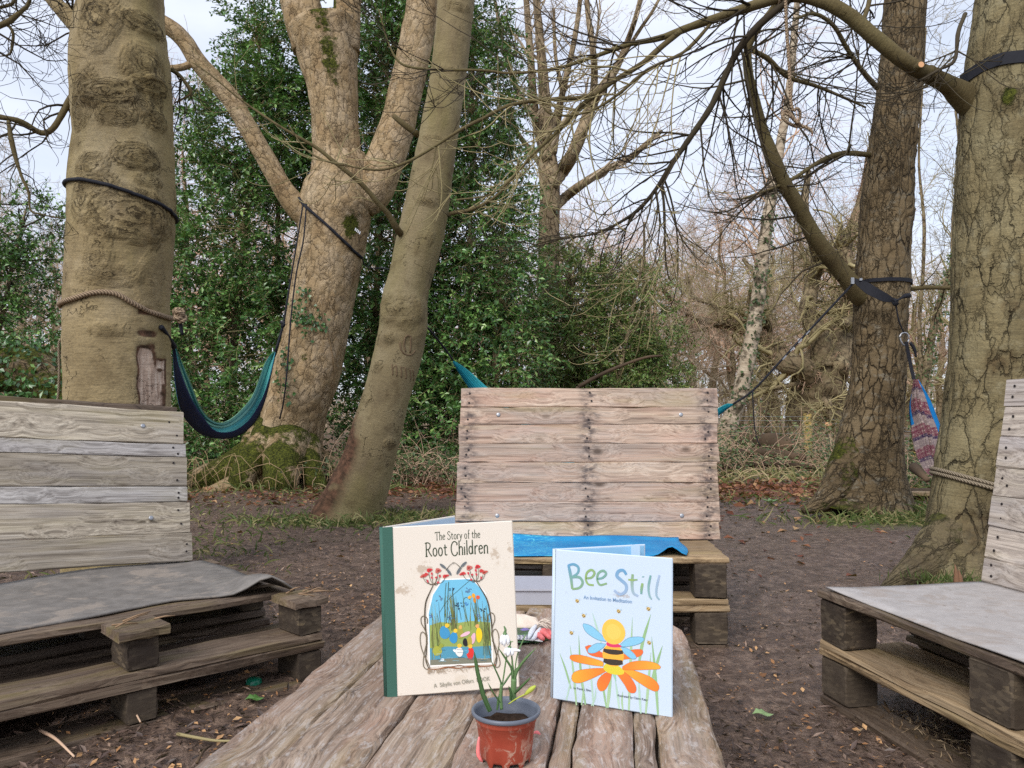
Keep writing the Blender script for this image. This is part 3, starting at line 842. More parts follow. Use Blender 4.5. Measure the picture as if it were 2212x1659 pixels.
def build_ground():
    xs = axis([(-400, -100, 60), (-100, -30, 14), (-30, -8, 2.2), (-8, -3.2, 0.2), (-3.2, 3.2, 0.026), (3.2, 8, 0.2), (8, 30, 2.2), (30, 100, 14), (100, 401, 60)])
    ys = axis([(-200, -30, 34), (-30, -4, 4), (-4, 0.6, 0.3), (0.6, 3.4, 0.024), (3.4, 8, 0.05), (8, 14, 0.2), (14, 40, 1.6), (40, 120, 14), (120, 421, 60)])
    X, Y = np.meshgrid(xs, ys)
    x, y = X.ravel(), Y.ravel()
    z = gz(x, y)
    g, l = zones(x, y)
    nx, ny = len(xs), len(ys)
    i = (np.arange(ny - 1) * nx)[:, None]
    j = np.arange(nx - 1)[None]
    q = np.stack([i + j, i + j + 1, i + nx + j + 1, i + nx + j], -1).reshape(-1, 4)
    me = mesh_np('ground', np.stack([x, y, z], 1), q, mats=[M['ground']], attrs={'grass': g, 'litter': l, 'path': pathw(x, y)})
    o = bpy.data.objects.new('ground', me)
    col.objects.link(o)
    tag(o, 'dark trodden mud strewn with wood chips and leaves', kind='structure')
build_ground()

# ---------------------------------------------------------------- trunks and boughs
class Trunk:
    """round log along a spline of (x, y, z, r), turned so that angle 0 looks at the camera side"""
    def __init__(self, ctrl, step=0.05, sides=48, rough=0.03, rfreq=4.0, flare=None, seed=0, bumps=(), mossf=None, woundf=None, fine=0.006):
        c = np.asarray(ctrl, float)
        ln = np.linalg.norm(np.diff(c[:, :3], axis=0), axis=1).sum()
        n = max(4, int(ln / step) + 1)
        self.s = spline(c, n)
        p, r = self.s[:, :3], self.s[:, 3]
        T = unit(np.gradient(p, axis=0))
        ex = np.array([1.0, 0, 0]) - T * T[:, :1]
        bad = np.linalg.norm(ex, axis=1) < 0.35
        if bad.any():
            ex = np.cross(np.array([0, -1.0, 0]), T)
        ex = unit(ex)
        ey = np.cross(T, ex)
        flip = ey[:, 1:2].mean() < 0
        if flip: ey = -ey
        self.p, self.r, self.ex, self.ey, self.T = p, r, ex, ey, T
        self.L = np.linspace(0, ln, n)
        th = np.arange(sides) * 2 * PI / sides - PI
        TH, LL = np.meshgrid(th, self.L)
        R = np.repeat(r[:, None], sides, 1)
        r0 = r.mean()
        bark = np.stack([np.sin(TH) * r0, -np.cos(TH) * r0, LL], -1)
        k = 1 + rough * fbm(bark * rfreq + seed * 3.3, 3, seed) * 2
        add = fine * fbm(bark * 24 + seed, 3, seed + 5)
        burr = np.zeros_like(R)
        burrd = np.full_like(R, 3.0)
        for (bz, bth, sz, sw, hh, bb) in bumps:
            d = np.sqrt(((LL - bz) / sz) ** 2 + (((TH - bth + PI) % (2 * PI) - PI) * r0 / sw) ** 2)
            g = np.exp(-d ** 2 * 1.6)
            burrd = np.minimum(burrd, d + (1 - bb) * 2.0)
            ring = np.exp(-((d - 0.95) / 0.28) ** 2)
            add = add + hh * (0.8 * g + 0.5 * ring * (1 + .6 * fbm(bark * 30, 2, 3)))
            rid = np.sin(d * 19 + 2.2 * fbm(bark * 11, 2, 7)) * np.exp(-((d - 1.05) / .42) ** 2)
            add = add + bb * .0042 * rid + bb * .007 * np.exp(-(d / .8) ** 4) * fbm(bark * 55, 3, 12)
            burr = np.maximum(burr, bb * .9 * np.clip(-rid * 1.5 - .35, 0, 1))
            burr = np.maximum(burr, bb * np.clip(.55 * ring + 1.5 * np.exp(-(d / 0.62) ** 4), 0, 1) * np.clip(0.7 + 1.5 * fbm(bark * 20, 3, 8), 0, 1))
        if flare is not None:
            k = k * flare(TH, LL)
        self.R = R * k + add
        wound = woundf(TH, LL, bark) if woundf else np.zeros_like(R)
        self.R -= 0.018 * np.clip(wound, 0, 1)
        moss = mossf(TH, LL, bark) if mossf else np.zeros_like(R)
        self.R += 0.010 * np.clip(moss, 0, 1) * (0.5 + fbm(bark * 34, 3, 4))
        self.sides, self.n, self.th, self.bark = sides, n, th, bark
        self.att = {'bark': bark.reshape(-1, 3), 'burr': burr.ravel(), 'burrd': burrd.ravel(), 'moss': moss.ravel(), 'wound': wound.ravel()}
        self.V = (p[:, None] + self.R[..., None] * (np.sin(TH)[..., None] * ex[:, None] - np.cos(TH)[..., None] * ey[:, None])).reshape(-1, 3)
        i = (np.arange(n - 1) * sides)[:, None]
        j = np.arange(sides)[None]
        self.q = np.stack([i + j, i + (j + 1) % sides, i + sides + (j + 1) % sides, i + sides + j], -1).reshape(-1, 4)
    def mesh(self, name, mat):
        caps = [list(range(self.sides))[::-1], list(range((self.n - 1) * self.sides, self.n * self.sides))]
        return mesh_np(name, self.V, self.q, mats=[mat], attrs=self.att, polys=caps)
    def at(self, z, th, out=0.0):
        """place on the bark at height z and angle th"""
        i = int(np.argmin(np.abs(self.p[:, 2] - z)))
        i = min(max(i, 1), self.n - 2)
        f = np.interp(z, self.p[i - 1:i + 2, 2], [-1, 0, 1])
        j = (th + PI) / (2 * PI) * self.sides
        j0 = int(np.floor(j)) % self.sides
        r = self.R[i, j0] * (1 - j % 1) + self.R[i, (j0 + 1) % self.sides] * (j % 1) + out
        c = self.p[i] + f * (self.p[min(i + 1, self.n - 1)] - self.p[i])
        return c + r * (math.sin(th) * self.ex[i] - math.cos(th) * self.ey[i])
    def line(self, m=14):
        i = np.linspace(0, self.n - 1, m).astype(int)
        return self.p[i], self.r[i]
    def height_at(self, y_px):
        """height on the log at which its near face shows at picture row y_px"""
        z = [P(0, y_px, self.p[i, 1] - self.r[i])[2] - self.p[i, 2] for i in range(self.n)]
        return float(np.interp(0, -np.array(z), self.p[:, 2]))
    def theta_at(self, x_px, z):
        i = int(np.argmin(np.abs(self.p[:, 2] - z)))
        c, r = self.p[i], self.r[i]
        best = min(np.linspace(-1.5, 1.5, 121), key=lambda t: abs((c[0] + r * math.sin(t)) / (c[1] - r * math.cos(t)) * FPX + 1106 - x_px))
        return float(best)
    def len_at(self, z):
        return float(np.interp(z, self.p[:, 2], self.L))

def outline(levels):
    """(row, left, right, distance) -> (x, y, z, r)"""
    out = []
    for y, xl, xr, d in levels:
        c = P((xl + xr) / 2, y, d)
        out.append((c[0], c[1], c[2], (xr - xl) / 2 / FPX * d * d / math.hypot(c[0], d)))
    return out

def stick(pts):
    """(x, row, width, distance) -> (x, y, z, r)"""
    out = []
    for x, y, wd, d in pts:
        c = P(x, y, d)
        out.append((c[0], c[1], c[2], wd / 2 / FPX * d * d / math.hypot(c[0], d)))
    return out

def root_flare(h, amp, lobes, ph, power=2.0, base=0.25):
    def f(TH, LL):
        e = np.exp(-np.clip(LL, 0, None) / h)
        lob = base
        for k, (n, a) in enumerate(lobes):
            lob = lob + a * (0.5 + 0.5 * np.cos(n * TH + ph + 1.7 * k)) ** power
        return 1 + amp * e * lob
    return f

def limb(name, pts, mat, parent, sides=14, step=0.06, rough=0.05, raw=False, **kw):
    t = Trunk(pts if raw else stick(pts), step, sides, rough, 6.0, fine=0.002, **kw)
    link(name, t.mesh(name, mat), parent)
    return t

def twigs_on(lines, specs, mat, parent, name='twig', seed=1, keep=None):
    """shoots of several orders on given boughs, one mesh for all the fine ones"""
    rg = np.random.default_rng(seed)
    B = Bag()
    gen = []
    for t in lines:
        if isinstance(t, Trunk):
            p, r = t.line(14)
        else:
            p, r = t
        gen.append((p[None], r[None]))
    for k, sp in enumerate(specs):
        nxt = []
        for p, r in gen:
            cp, cr_ = grow(p, r, sp['n'] if not callable(sp['n']) else sp['n'](p), sp['L'], sp['ang'], sp.get('N', 7), sp.get('ratio', 0.5), sp.get('lift', (0, 0)), sp.get('wig', 0.12), sp.get('tmin', 0.15), sp.get('tip', 0.35), rg, 1.0, sp.get('flat'), sp.get('rmin', 0.0008))
            cr_ = np.minimum(cr_, sp.get('rmax', 1.0) * np.linspace(1, sp.get('tip', 0.35), cr_.shape[1])[None])
            nxt.append((cp, cr_))
            V, q = tubes(cp, cr_, sp.get('sides', 4))
            B.add(V, q)
        gen = nxt
    if keep is not None:
        pass
    return tag(link(name, B.mesh(name, [mat]), parent), kind='stuff'), gen

# --- the thick smooth trunk behind the left bench
def build_burr_tree():
    L1 = outline([(1290, 128, 378, 3.62), (1100, 136, 374, 3.62), (900, 137, 373, 3.62), (760, 136, 372, 3.62), (640, 136, 372, 3.62), (560, 141, 377, 3.62), (450, 143, 384, 3.62), (380, 146, 382, 3.62),
                 (300, 156, 380, 3.62), (220, 152, 378, 3.62), (150, 146, 374, 3.6), (80, 150, 368, 3.6), (0, 168, 362, 3.6), (-120, 190, 356, 3.6), (-400, 215, 345, 3.6), (-900, 230, 335, 3.6)])
    base = P(255, 1246, 3.62)
    root = thing('beech_tree', (base[0], 3.62, 0), 'thick olive barked trunk with burr knots behind the grey slatted bench', 'tree', 'trees round the clearing')
    z0 = L1[0][2]
    def ln(y): return P(0, y, 3.38)[2] - z0
    RR, CX = .232, P(255, 800, 3.62)[0]
    def pxof(TH): return (CX + RR * np.sin(TH)) / (3.62 - RR * np.cos(TH)) * FPX + 1106
    tt = np.linspace(-1.75, 1.1, 300)
    def th(x): return float(tt[np.argmin(np.abs(pxof(tt) - x))])
    bumps = []
    for (x, y, hx, hy, h, b) in ((315, 22, 42, 24, .018, .9), (310, 110, 36, 30, .02, .6), (316, 158, 34, 22, .028, 1), (218, 190, 40, 34, .026, .9), (295, 215, 16, 18, .016, .9), (335, 235, 24, 20, .012, .8),
                               (235, 245, 28, 16, .014, .9), (285, 325, 34, 26, .018, .9), (185, 355, 26, 26, .012, .8), (195, 395, 34, 24, .012, .8), (275, 452, 66, 52, .024, .75), (170, 430, 24, 40, .012, .7),
                               (205, 540, 20, 60, .012, .6), (165, 170, 26, 44, .012, .7), (200, 30, 34, 60, .018, .7), (150, 225, 20, 40, .012, .8), (232, 590, 46, 22, .008, .5), (190, 205, 24, 20, .008, .5),
                               (345, 600, 24, 60, .008, .25), (230, 710, 28, 12, .01, .4), (360, 175, 16, 70, .012, .8), (270, 195, 12, 14, .012, .9), (310, 375, 22, 12, .012, .8), (365, 465, 14, 50, .012, .7)):
        bumps.append((ln(y), th(x), hy / FPX * 3.4, hx / FPX * 3.4, h, b))
    boxes = [(318, 776, 12, 20), (318, 806, 14, 34), (328, 838, 20, 22), (322, 850, 16, 40), (352, 788, 8, 9), (350, 818, 9, 12), (325, 874, 17, 22), (344, 870, 12, 10), (315, 672, 12, 5), (318, 722, 16, 5)]
    def wound(TH, LL, bark):
        wv = np.zeros_like(TH)
        X = pxof(TH)
        Y = (ln(0) - LL) / (ln(0) - ln(1000)) * 1000
        nz = fbm(bark * 34, 3, 2) * 0.45
        for k, (x, y, hx, hy) in enumerate(boxes):
            d = np.maximum(np.abs(X - x) / hx, np.abs(Y - y) / hy)
            amp = 1.0 if hy > 8 else 0.5
            wv = np.maximum(wv, amp * np.clip(1.75 - d - nz, 0, 1))
        return wv * (np.cos(TH) > 0)
    def moss(TH, LL, bark):
        return np.clip(0.25 - LL / 2.2, 0, .2) * 0
    t = Trunk(L1, 0.014, 168, 0.022, 2.2, seed=3, bumps=bumps, woundf=wound, mossf=moss, fine=0.004)
    link('trunk', t.mesh('trunk', M['bark_beech']), root)
    a = limb('limb', [(235, 120, 70, 3.6), (195, 75, 66, 3.6), (150, 35, 48, 3.6), (118, 5, 36, 3.6), (95, -30, 32, 3.6), (60, -120, 28, 3.55)], M['bark_beech'], root, 24, 0.02)
    b = limb('limb', [(190, 185, 16, 3.62), (158, 205, 17, 3.6), (135, 245, 16, 3.55), (112, 280, 15, 3.5), (88, 287, 15, 3.5), (55, 268, 15, 3.46), (20, 256, 14, 3.42), (-50, 250, 12, 3.4), (-140, 262, 9, 3.4)], M['bark_bough'], root, 10, 0.02)
    c = limb('limb', [(18, 262, 10, 3.42), (24, 300, 13, 3.4), (35, 345, 10, 3.4), (48, 385, 8, 3.4), (62, 415, 7, 3.4), (66, 455, 5, 3.4), (88, 462, 4, 3.4), (112, 468, 3.5, 3.4), (140, 472, 3, 3.4)], M['bark_bough'], root, 8, 0.02)
    e = limb('limb', [(-60, 80, 18, 3.0), (0, 55, 15, 3.0), (22, 45, 14, 3.0), (45, 25, 11, 3.0), (62, 8, 10, 3.0), (66, -30, 9, 3.0)], M['bark_bough'], root, 8, 0.02)
    f = limb('limb', [(-30, 22, 9, 3.1), (10, 14, 9, 3.1), (30, 5, 8, 3.1), (40, -20, 7, 3.1)], M['bark_bough'], root, 8, 0.02)
    g = limb('limb', [(-20, 50, 9, 3.2), (12, 52, 9, 3.2), (28, 70, 7, 3.2), (26, 100, 6, 3.2), (20, 118, 5, 3.2), (-10, 122, 4, 3.2)], M['bark_bough'], root, 8, 0.02)
    h = limb('limb', [(370, 150, 12, 3.7), (390, 165, 9, 3.7), (405, 185, 8, 3.7), (414, 200, 7, 3.7), (405, 208, 5, 3.7), (378, 222, 4, 3.7)], M['bark_bough'], root, 8, 0.02)
    twigs_on([b, c, e, g, a, f, h], [dict(n=11, L=0.30, ang=1.0, N=8, ratio=0.4, wig=0.22, lift=(-.06, .02), rmax=0.006), dict(n=5, L=0.2, ang=0.9, N=6, ratio=0.6, wig=0.25, sides=3, rmax=0.003, rmin=0.0012)], M['twig_near'], root, 'twig', 5)
    return root, t
burr_root, burr = build_burr_tree()

# --- the big forked tree in the middle
def build_forked_tree():
    d = 8.9
    base = P(640, 1040, d)
    root = thing('sycamore_tree', (base[0], d, 0), 'forked tree with flaking tan bark and mossy buttress roots', 'tree', 'trees round the clearing')
    lv = [(1058, 535, 688, d), (1010, 548, 682, d), (960, 556, 676, d), (880, 568, 704, d), (800, 592, 734, d), (700, 615, 757, d), (600, 628, 776, d), (520, 640, 792, d), (450, 645, 806, d), (390, 668, 812, d), (340, 676, 790, d)]
    def moss(TH, LL, bark):
        m = np.clip(1.15 - LL / 0.36, 0, 1) * (0.55 + 0.4 * np.sin(TH * 4 + 1))
        m = np.maximum(m, 0.9 * np.exp(-((LL - 3.1) / 0.16) ** 2 - ((TH - 0.75) / 0.3) ** 2))
        m = np.maximum(m, 0.75 * np.exp(-((LL - 1.55) / 0.05) ** 2 - ((TH - 0.1) / 0.12) ** 2))
        return m
    t = Trunk(outline(lv), 0.035, 120, 0.035, 2.6, root_flare(0.30, 2.1, [(3, .55), (5, .45)], 0.9, 2.0, 0.2), 11, mossf=moss,
              bumps=[(2.2, -.2, .10, .09, .02, .4), (1.1, .5, .12, .1, .03, .3), (3.3, .6, .1, .12, .03, .5)], fine=0.012)
    link('trunk', t.mesh('trunk', M['bark_flaky']), root)
    # buttress roots running out over the ground
    for (pts) in ([(600, 930, 120, 8.85), (560, 985, 110, 8.75), (500, 1020, 90, 8.6), (430, 1038, 60, 8.5), (385, 1050, 24, 8.4)], [(585, 950, 90, 8.6), (545, 1000, 70, 8.35), (520, 1040, 56, 8.15), (508, 1060, 20, 8.05)],
                  [(620, 960, 110, 8.6), (612, 1005, 92, 8.3), (606, 1045, 70, 8.05), (602, 1070, 24, 7.95)], [(650, 970, 90, 8.7), (668, 1010, 60, 8.45), (684, 1045, 44, 8.25), (700, 1062, 16, 8.1)]):
        f = lambda TH, LL, bark: np.clip(0.50 + 0.6 * fbm(bark * 5, 3, 1) + 0.2 * np.cos(TH), 0, 1)
        limb('root', pts, M['bark_flaky'], root, 26, 0.03, 0.06, mossf=f)
    def seam(TH, LL, bark):
        return np.exp(-((TH - 0.18) / 0.34) ** 2) * np.clip((LL - 1.2) / 0.5, 0, 1) * np.clip(.8 + fbm(bark * 5, 3, 2), .3, 1)
    def dark(TH, LL, bark):
        return 0.8 * np.exp(-((TH - 0.25) / 0.2) ** 2) * np.clip(1.6 - LL / 1.1, 0, 1) * np.clip(0.4 + fbm(bark * 7, 3, 1), 0, 1)
    limb('limb', outline([(480, 655, 760, d - .02), (400, 668, 782, d), (330, 673, 780, d), (250, 671, 776, d), (180, 660, 774, d), (120, 640, 776, d), (60, 618, 776, d)]), M['bark_flaky'], root, 60, 0.04, 0.03, True, mossf=seam, woundf=dark)
    limb('limb', outline([(110, 632, 712, d - .02), (50, 614, 706, d - .03), (0, 602, 692, d), (-120, 575, 660, d), (-320, 520, 596, d), (-700, 430, 480, d)]), M['bark_flaky'], root, 40, 0.05, 0.03, True)
    limb('limb', outline([(110, 706, 778, d), (40, 716, 780, d), (0, 720, 781, d), (-150, 724, 782, d), (-500, 735, 780, d)]), M['bark_flaky'], root, 40, 0.05, 0.03, True, mossf=lambda TH, LL, bark: 0.9 * np.exp(-((TH + 1.1) / 0.5) ** 2))
    limb('limb', [(775, 440, 80, 8.9), (805, 405, 96, 8.9), (832, 345, 84, 8.95), (855, 280, 78, 9), (875, 205, 74, 9.05), (895, 110, 74, 9.1), (912, 20, 72, 9.15), (935, -130, 66, 9.2), (970, -450, 50, 9.2)], M['bark_flaky'], root, 44, 0.05, 0.03)
    limb('limb', [(668, 470, 60, 8.85), (640, 445, 56, 8.8), (610, 405, 46, 8.75), (570, 335, 43, 8.7), (535, 275, 43, 8.65), (500, 215, 44, 8.6), (455, 165, 44, 8.55), (425, 130, 42, 8.5), (400, 90, 40, 8.45), (370, 62, 40, 8.4), (330, 40, 40, 8.4), (270, 10, 36, 8.4)], M['bark_flaky'], root, 30, 0.04, 0.03)
    limb('limb', [(425, 132, 18, 8.5), (395, 145, 17, 8.45), (365, 148, 16, 8.4), (320, 150, 14, 8.4)], M['bark_flaky'], root, 12, 0.04, 0.03)
    return root, t
fork_root, fork = build_forked_tree()

# --- the leaning smooth trunk
def build_leaning_tree():
    d = 5.9
    root = thing('leaning_beech', (P(745, 1110, d)[0], d, 0), 'slim leaning trunk of smooth grey olive bark with carved letters', 'tree', 'trees round the clearing')
    lv = [(1140, 664, 828, d), (1115, 674, 826, d), (1085, 692, 830, d), (1050, 710, 841, d), (1000, 735, 852, d), (930, 758, 868, d), (860, 783, 884, d), (780, 803, 908, d), (720, 816, 921, d), (690, 820, 924, d), (640, 826, 926, d), (600, 838, 934, d), (520, 856, 957, d),
          (450, 872, 970, d), (350, 893, 982, d), (250, 914, 996, d), (150, 930, 1010, d), (60, 940, 1020, d), (0, 944, 1026, d), (-150, 955, 1040, d), (-500, 985, 1050, d)]
    def moss(TH, LL, bark):
        return np.clip(0.85 - LL / 0.28, 0, 1) * np.clip(0.3 + 0.9 * np.sin(TH), 0, 1)
    def scar(TH, LL, bark):
        c = 0.95 - 1.1 * TH * 0 + 0.0
        return 0.44 * np.exp(-((TH + 1.0 + 0.25 * (LL - .6)) / 0.72) ** 2) * np.clip(1.6 - np.abs(LL - 0.40) / 0.42, 0, 1) * np.clip(0.9 + 1.2 * fbm(bark * 7, 3, 4), 0, 1)
    bumps = [(1.72, -.1, .10, .16, .026, .5), (1.48, -.35, .035, .035, .02, .7), (1.62, .3, .12, .14, .012, .25), (0.72, .9, .03, .04, .02, .8), (2.55, .1, .03, .06, .012, .7), (3.05, .0, .02, .10, .006, .5),
             (3.6, .2, .02, .10, .006, .5), (1.0, -.8, .03, .05, .014, .6), (1.25, -.6, .03, .03, .012, .6), (4.1, .3, .03, .1, .01, .5), (2.3, .55, .05, .03, .008, .5)]
    t = Trunk(outline(lv), 0.022, 84, 0.018, 3, root_flare(0.16, 0.35, [(3, .6)], 2.1, 2, .05), 21, bumps=bumps, mossf=moss, woundf=scar, fine=0.004)
    link('trunk', t.mesh('trunk', M['bark_lean']), root)
    a = limb('limb', [(872, 512, 17, 5.85), (858, 495, 15, 5.72), (838, 462, 13, 5.65), (818, 440, 12, 5.6), (780, 397, 11, 5.55), (725, 352, 9.5, 5.5), (682, 318, 8, 5.5), (600, 270, 6, 5.45), (520, 215, 4.5, 5.45), (450, 158, 3, 5.4), (415, 135, 2.5, 5.4)], M['bark_bough'], root, 9, 0.04)
    b = limb('limb', [(955, 470, 10, 5.9), (975, 461, 9, 5.9), (1020, 452, 8, 5.85), (1070, 425, 6, 5.8), (1110, 380, 4, 5.8), (1122, 345, 3, 5.8)], M['bark_bough'], root, 8, 0.04)
    c = limb('limb', [(905, 292, 16, 5.95), (880, 275, 14, 5.9), (850, 250, 11, 5.9)], M['bark_bough'], root, 8, 0.04)
    twigs_on([a, b], [dict(n=10, L=0.55, ang=0.7, N=8, ratio=0.45, wig=0.12, lift=(-.05, .09), rmax=0.006), dict(n=3, L=0.3, ang=0.7, N=6, ratio=0.6, wig=0.14, lift=(-.02, .1), sides=3, rmax=0.003, rmin=0.0014)], M['twig_green'], root, 'twig', 9)
    # letters cut into the bark long ago
    Bm = Bag()
    def cut(pts, r=0.008):
        q = []
        for x, y in pts:
            z = t.height_at(y)
            q.append(t.at(z, t.theta_at(x, z), -0.001))
        Bm.tube(np.array(q), r, 5, n=8)
    cut([(864, 738), (866, 752), (876, 760), (890, 757), (896, 746)])
    cut([(874, 726), (872, 742), (876, 754)])
    cut([(886, 722), (887, 738), (886, 754)])
    cut([(874, 726), (880, 720), (886, 722)])
    for x in (846, 856, 866, 876, 886, 893):
        cut([(x, 786), (x + 2, 798), (x + 1, 808)], 0.006)
    cut([(846, 797), (856, 786)], 0.005)
    cut([(868, 787), (884, 787)], 0.005)
    o = link('carved_letters', Bm.mesh('carved_letters', [plain('old_cut_bark', lin(112, 94, 72), 0.9)]), root)
    tag(o, kind='stuff')
    return root, t
lean_root, lean = build_leaning_tree()

# --- the two cracked trunks on the right
def build_mid_tree():
    d = 6.3
    root = thing('chestnut_tree', (P(1868, 1100, d)[0], d, 0), 'brown cracked trunk with a black strap, beyond the paler one', 'tree', 'trees round the clearing')
    lv = [(1108, 1775, 1952, d), (1070, 1790, 1950, d), (1020, 1796, 1948, d), (960, 1806, 1948, d), (900, 1818, 1950, d), (830, 1834, 1956, d), (740, 1840, 1960, d), (620, 1843, 1967, d), (450, 1856, 1974, d), (350, 1870, 1980, d), (250, 1884, 1988, d), (120, 1898, 1998, d), (0, 1908, 2004, d), (-200, 1925, 2012, d), (-600, 1950, 2010, d)]
    def moss(TH, LL, bark):
        return np.clip(0.7 - LL / 0.3, 0, 1) * np.clip(0.5 - 0.6 * np.sin(TH), 0, 1)
    t = Trunk(outline(lv), 0.028, 100, 0.03, 3, root_flare(0.26, 0.85, [(3, .5), (4, .3)], 2.4, 2, .12), 31, mossf=moss, fine=0.01,
              bumps=[(3.1, .5, .06, .08, .02, .6), (2.45, .75, .05, .05, .02, .5), (1.1, .4, .04, .05, -.01, .9), (2.9, -.5, .2, .1, .012, .2), (1.75, .5, .06, .05, .02, .9)])
    link('trunk', t.mesh('trunk', M['bark_mid']), root)
    r0 = limb('root', [(1850, 950, 80, 6.25), (1828, 1010, 84, 6.2), (1800, 1060, 66, 6.1), (1768, 1088, 40, 6.0), (1735, 1104, 14, 5.95)], M['bark_mid'], root, 18, 0.03, 0.05, mossf=lambda TH, LL, bark: np.clip(.36 + .6 * fbm(bark * 5, 2, 2), 0, 1))
    a = limb('limb', [(1885, 660, 40, 6.3), (1858, 640, 48, 6.25), (1838, 612, 44, 6.2), (1806, 573, 39, 6.15), (1762, 515, 36, 6.05), (1726, 450, 34, 5.95), (1691, 390, 33, 5.85), (1666, 330, 30, 5.75), (1646, 278, 26, 5.7), (1631, 220, 25, 5.6), (1618, 165, 22, 5.5), (1614, 118, 20, 5.45), (1622, 88, 16, 5.4), (1645, 50, 13, 5.35), (1672, 10, 10, 5.3), (1700, -60, 8, 5.3)], M['bark_bough'], root, 20, 0.03)
    b = limb('limb', [(1960, 626, 12, 6.3), (2000, 621, 11, 6.3), (2060, 620, 10, 6.3), (2150, 600, 8, 6.3)], M['bark_bough'], root, 10, 0.04)
    c = limb('limb', [(1880, 335, 14, 6.3), (1840, 331, 13, 6.2), (1805, 334, 12, 6.1), (1765, 352, 10, 6.0), (1710, 388, 8, 5.9), (1660, 410, 6, 5.8), (1600, 430, 4, 5.8)], M['bark_bough'], root, 9, 0.03)
    e = limb('limb', [(1895, 190, 14, 6.2), (1860, 150, 12, 6.0), (1830, 105, 11, 5.9), (1800, 55, 10, 5.8), (1760, 30, 9, 5.7), (1720, 40, 6, 5.6)], M['bark_bough'], root, 9, 0.03)
    f = limb('limb', [(1628, 110, 12, 5.42), (1660, 128, 12, 5.5), (1700, 165, 11, 5.6), (1760, 185, 9, 5.7), (1810, 205, 7, 5.8), (1870, 232, 5, 5.9)], M['bark_bough'], root, 9, 0.03)
    twigs_on([a, c, e, f], [dict(n=22, L=1.0, ang=0.95, N=10, ratio=0.4, wig=0.09, lift=(-.11, .15), rmax=0.009, tmin=0.15), dict(n=5, L=0.5, ang=0.8, N=7, ratio=0.6, wig=0.12, lift=(-.05, .16), sides=3, rmax=0.004, rmin=0.002)], M['twig_near'], root, 'twig', 15)
    twigs_on([b], [dict(n=8, L=0.6, ang=0.9, N=8, ratio=0.4, wig=0.12, lift=(-.05, .1), rmax=0.006), dict(n=3, L=0.3, ang=0.8, N=6, ratio=0.6, wig=0.12, sides=3, rmax=0.003, rmin=0.002)], M['twig_near'], root, 'twig', 16)
    return root, t
mid_root, mid = build_mid_tree()

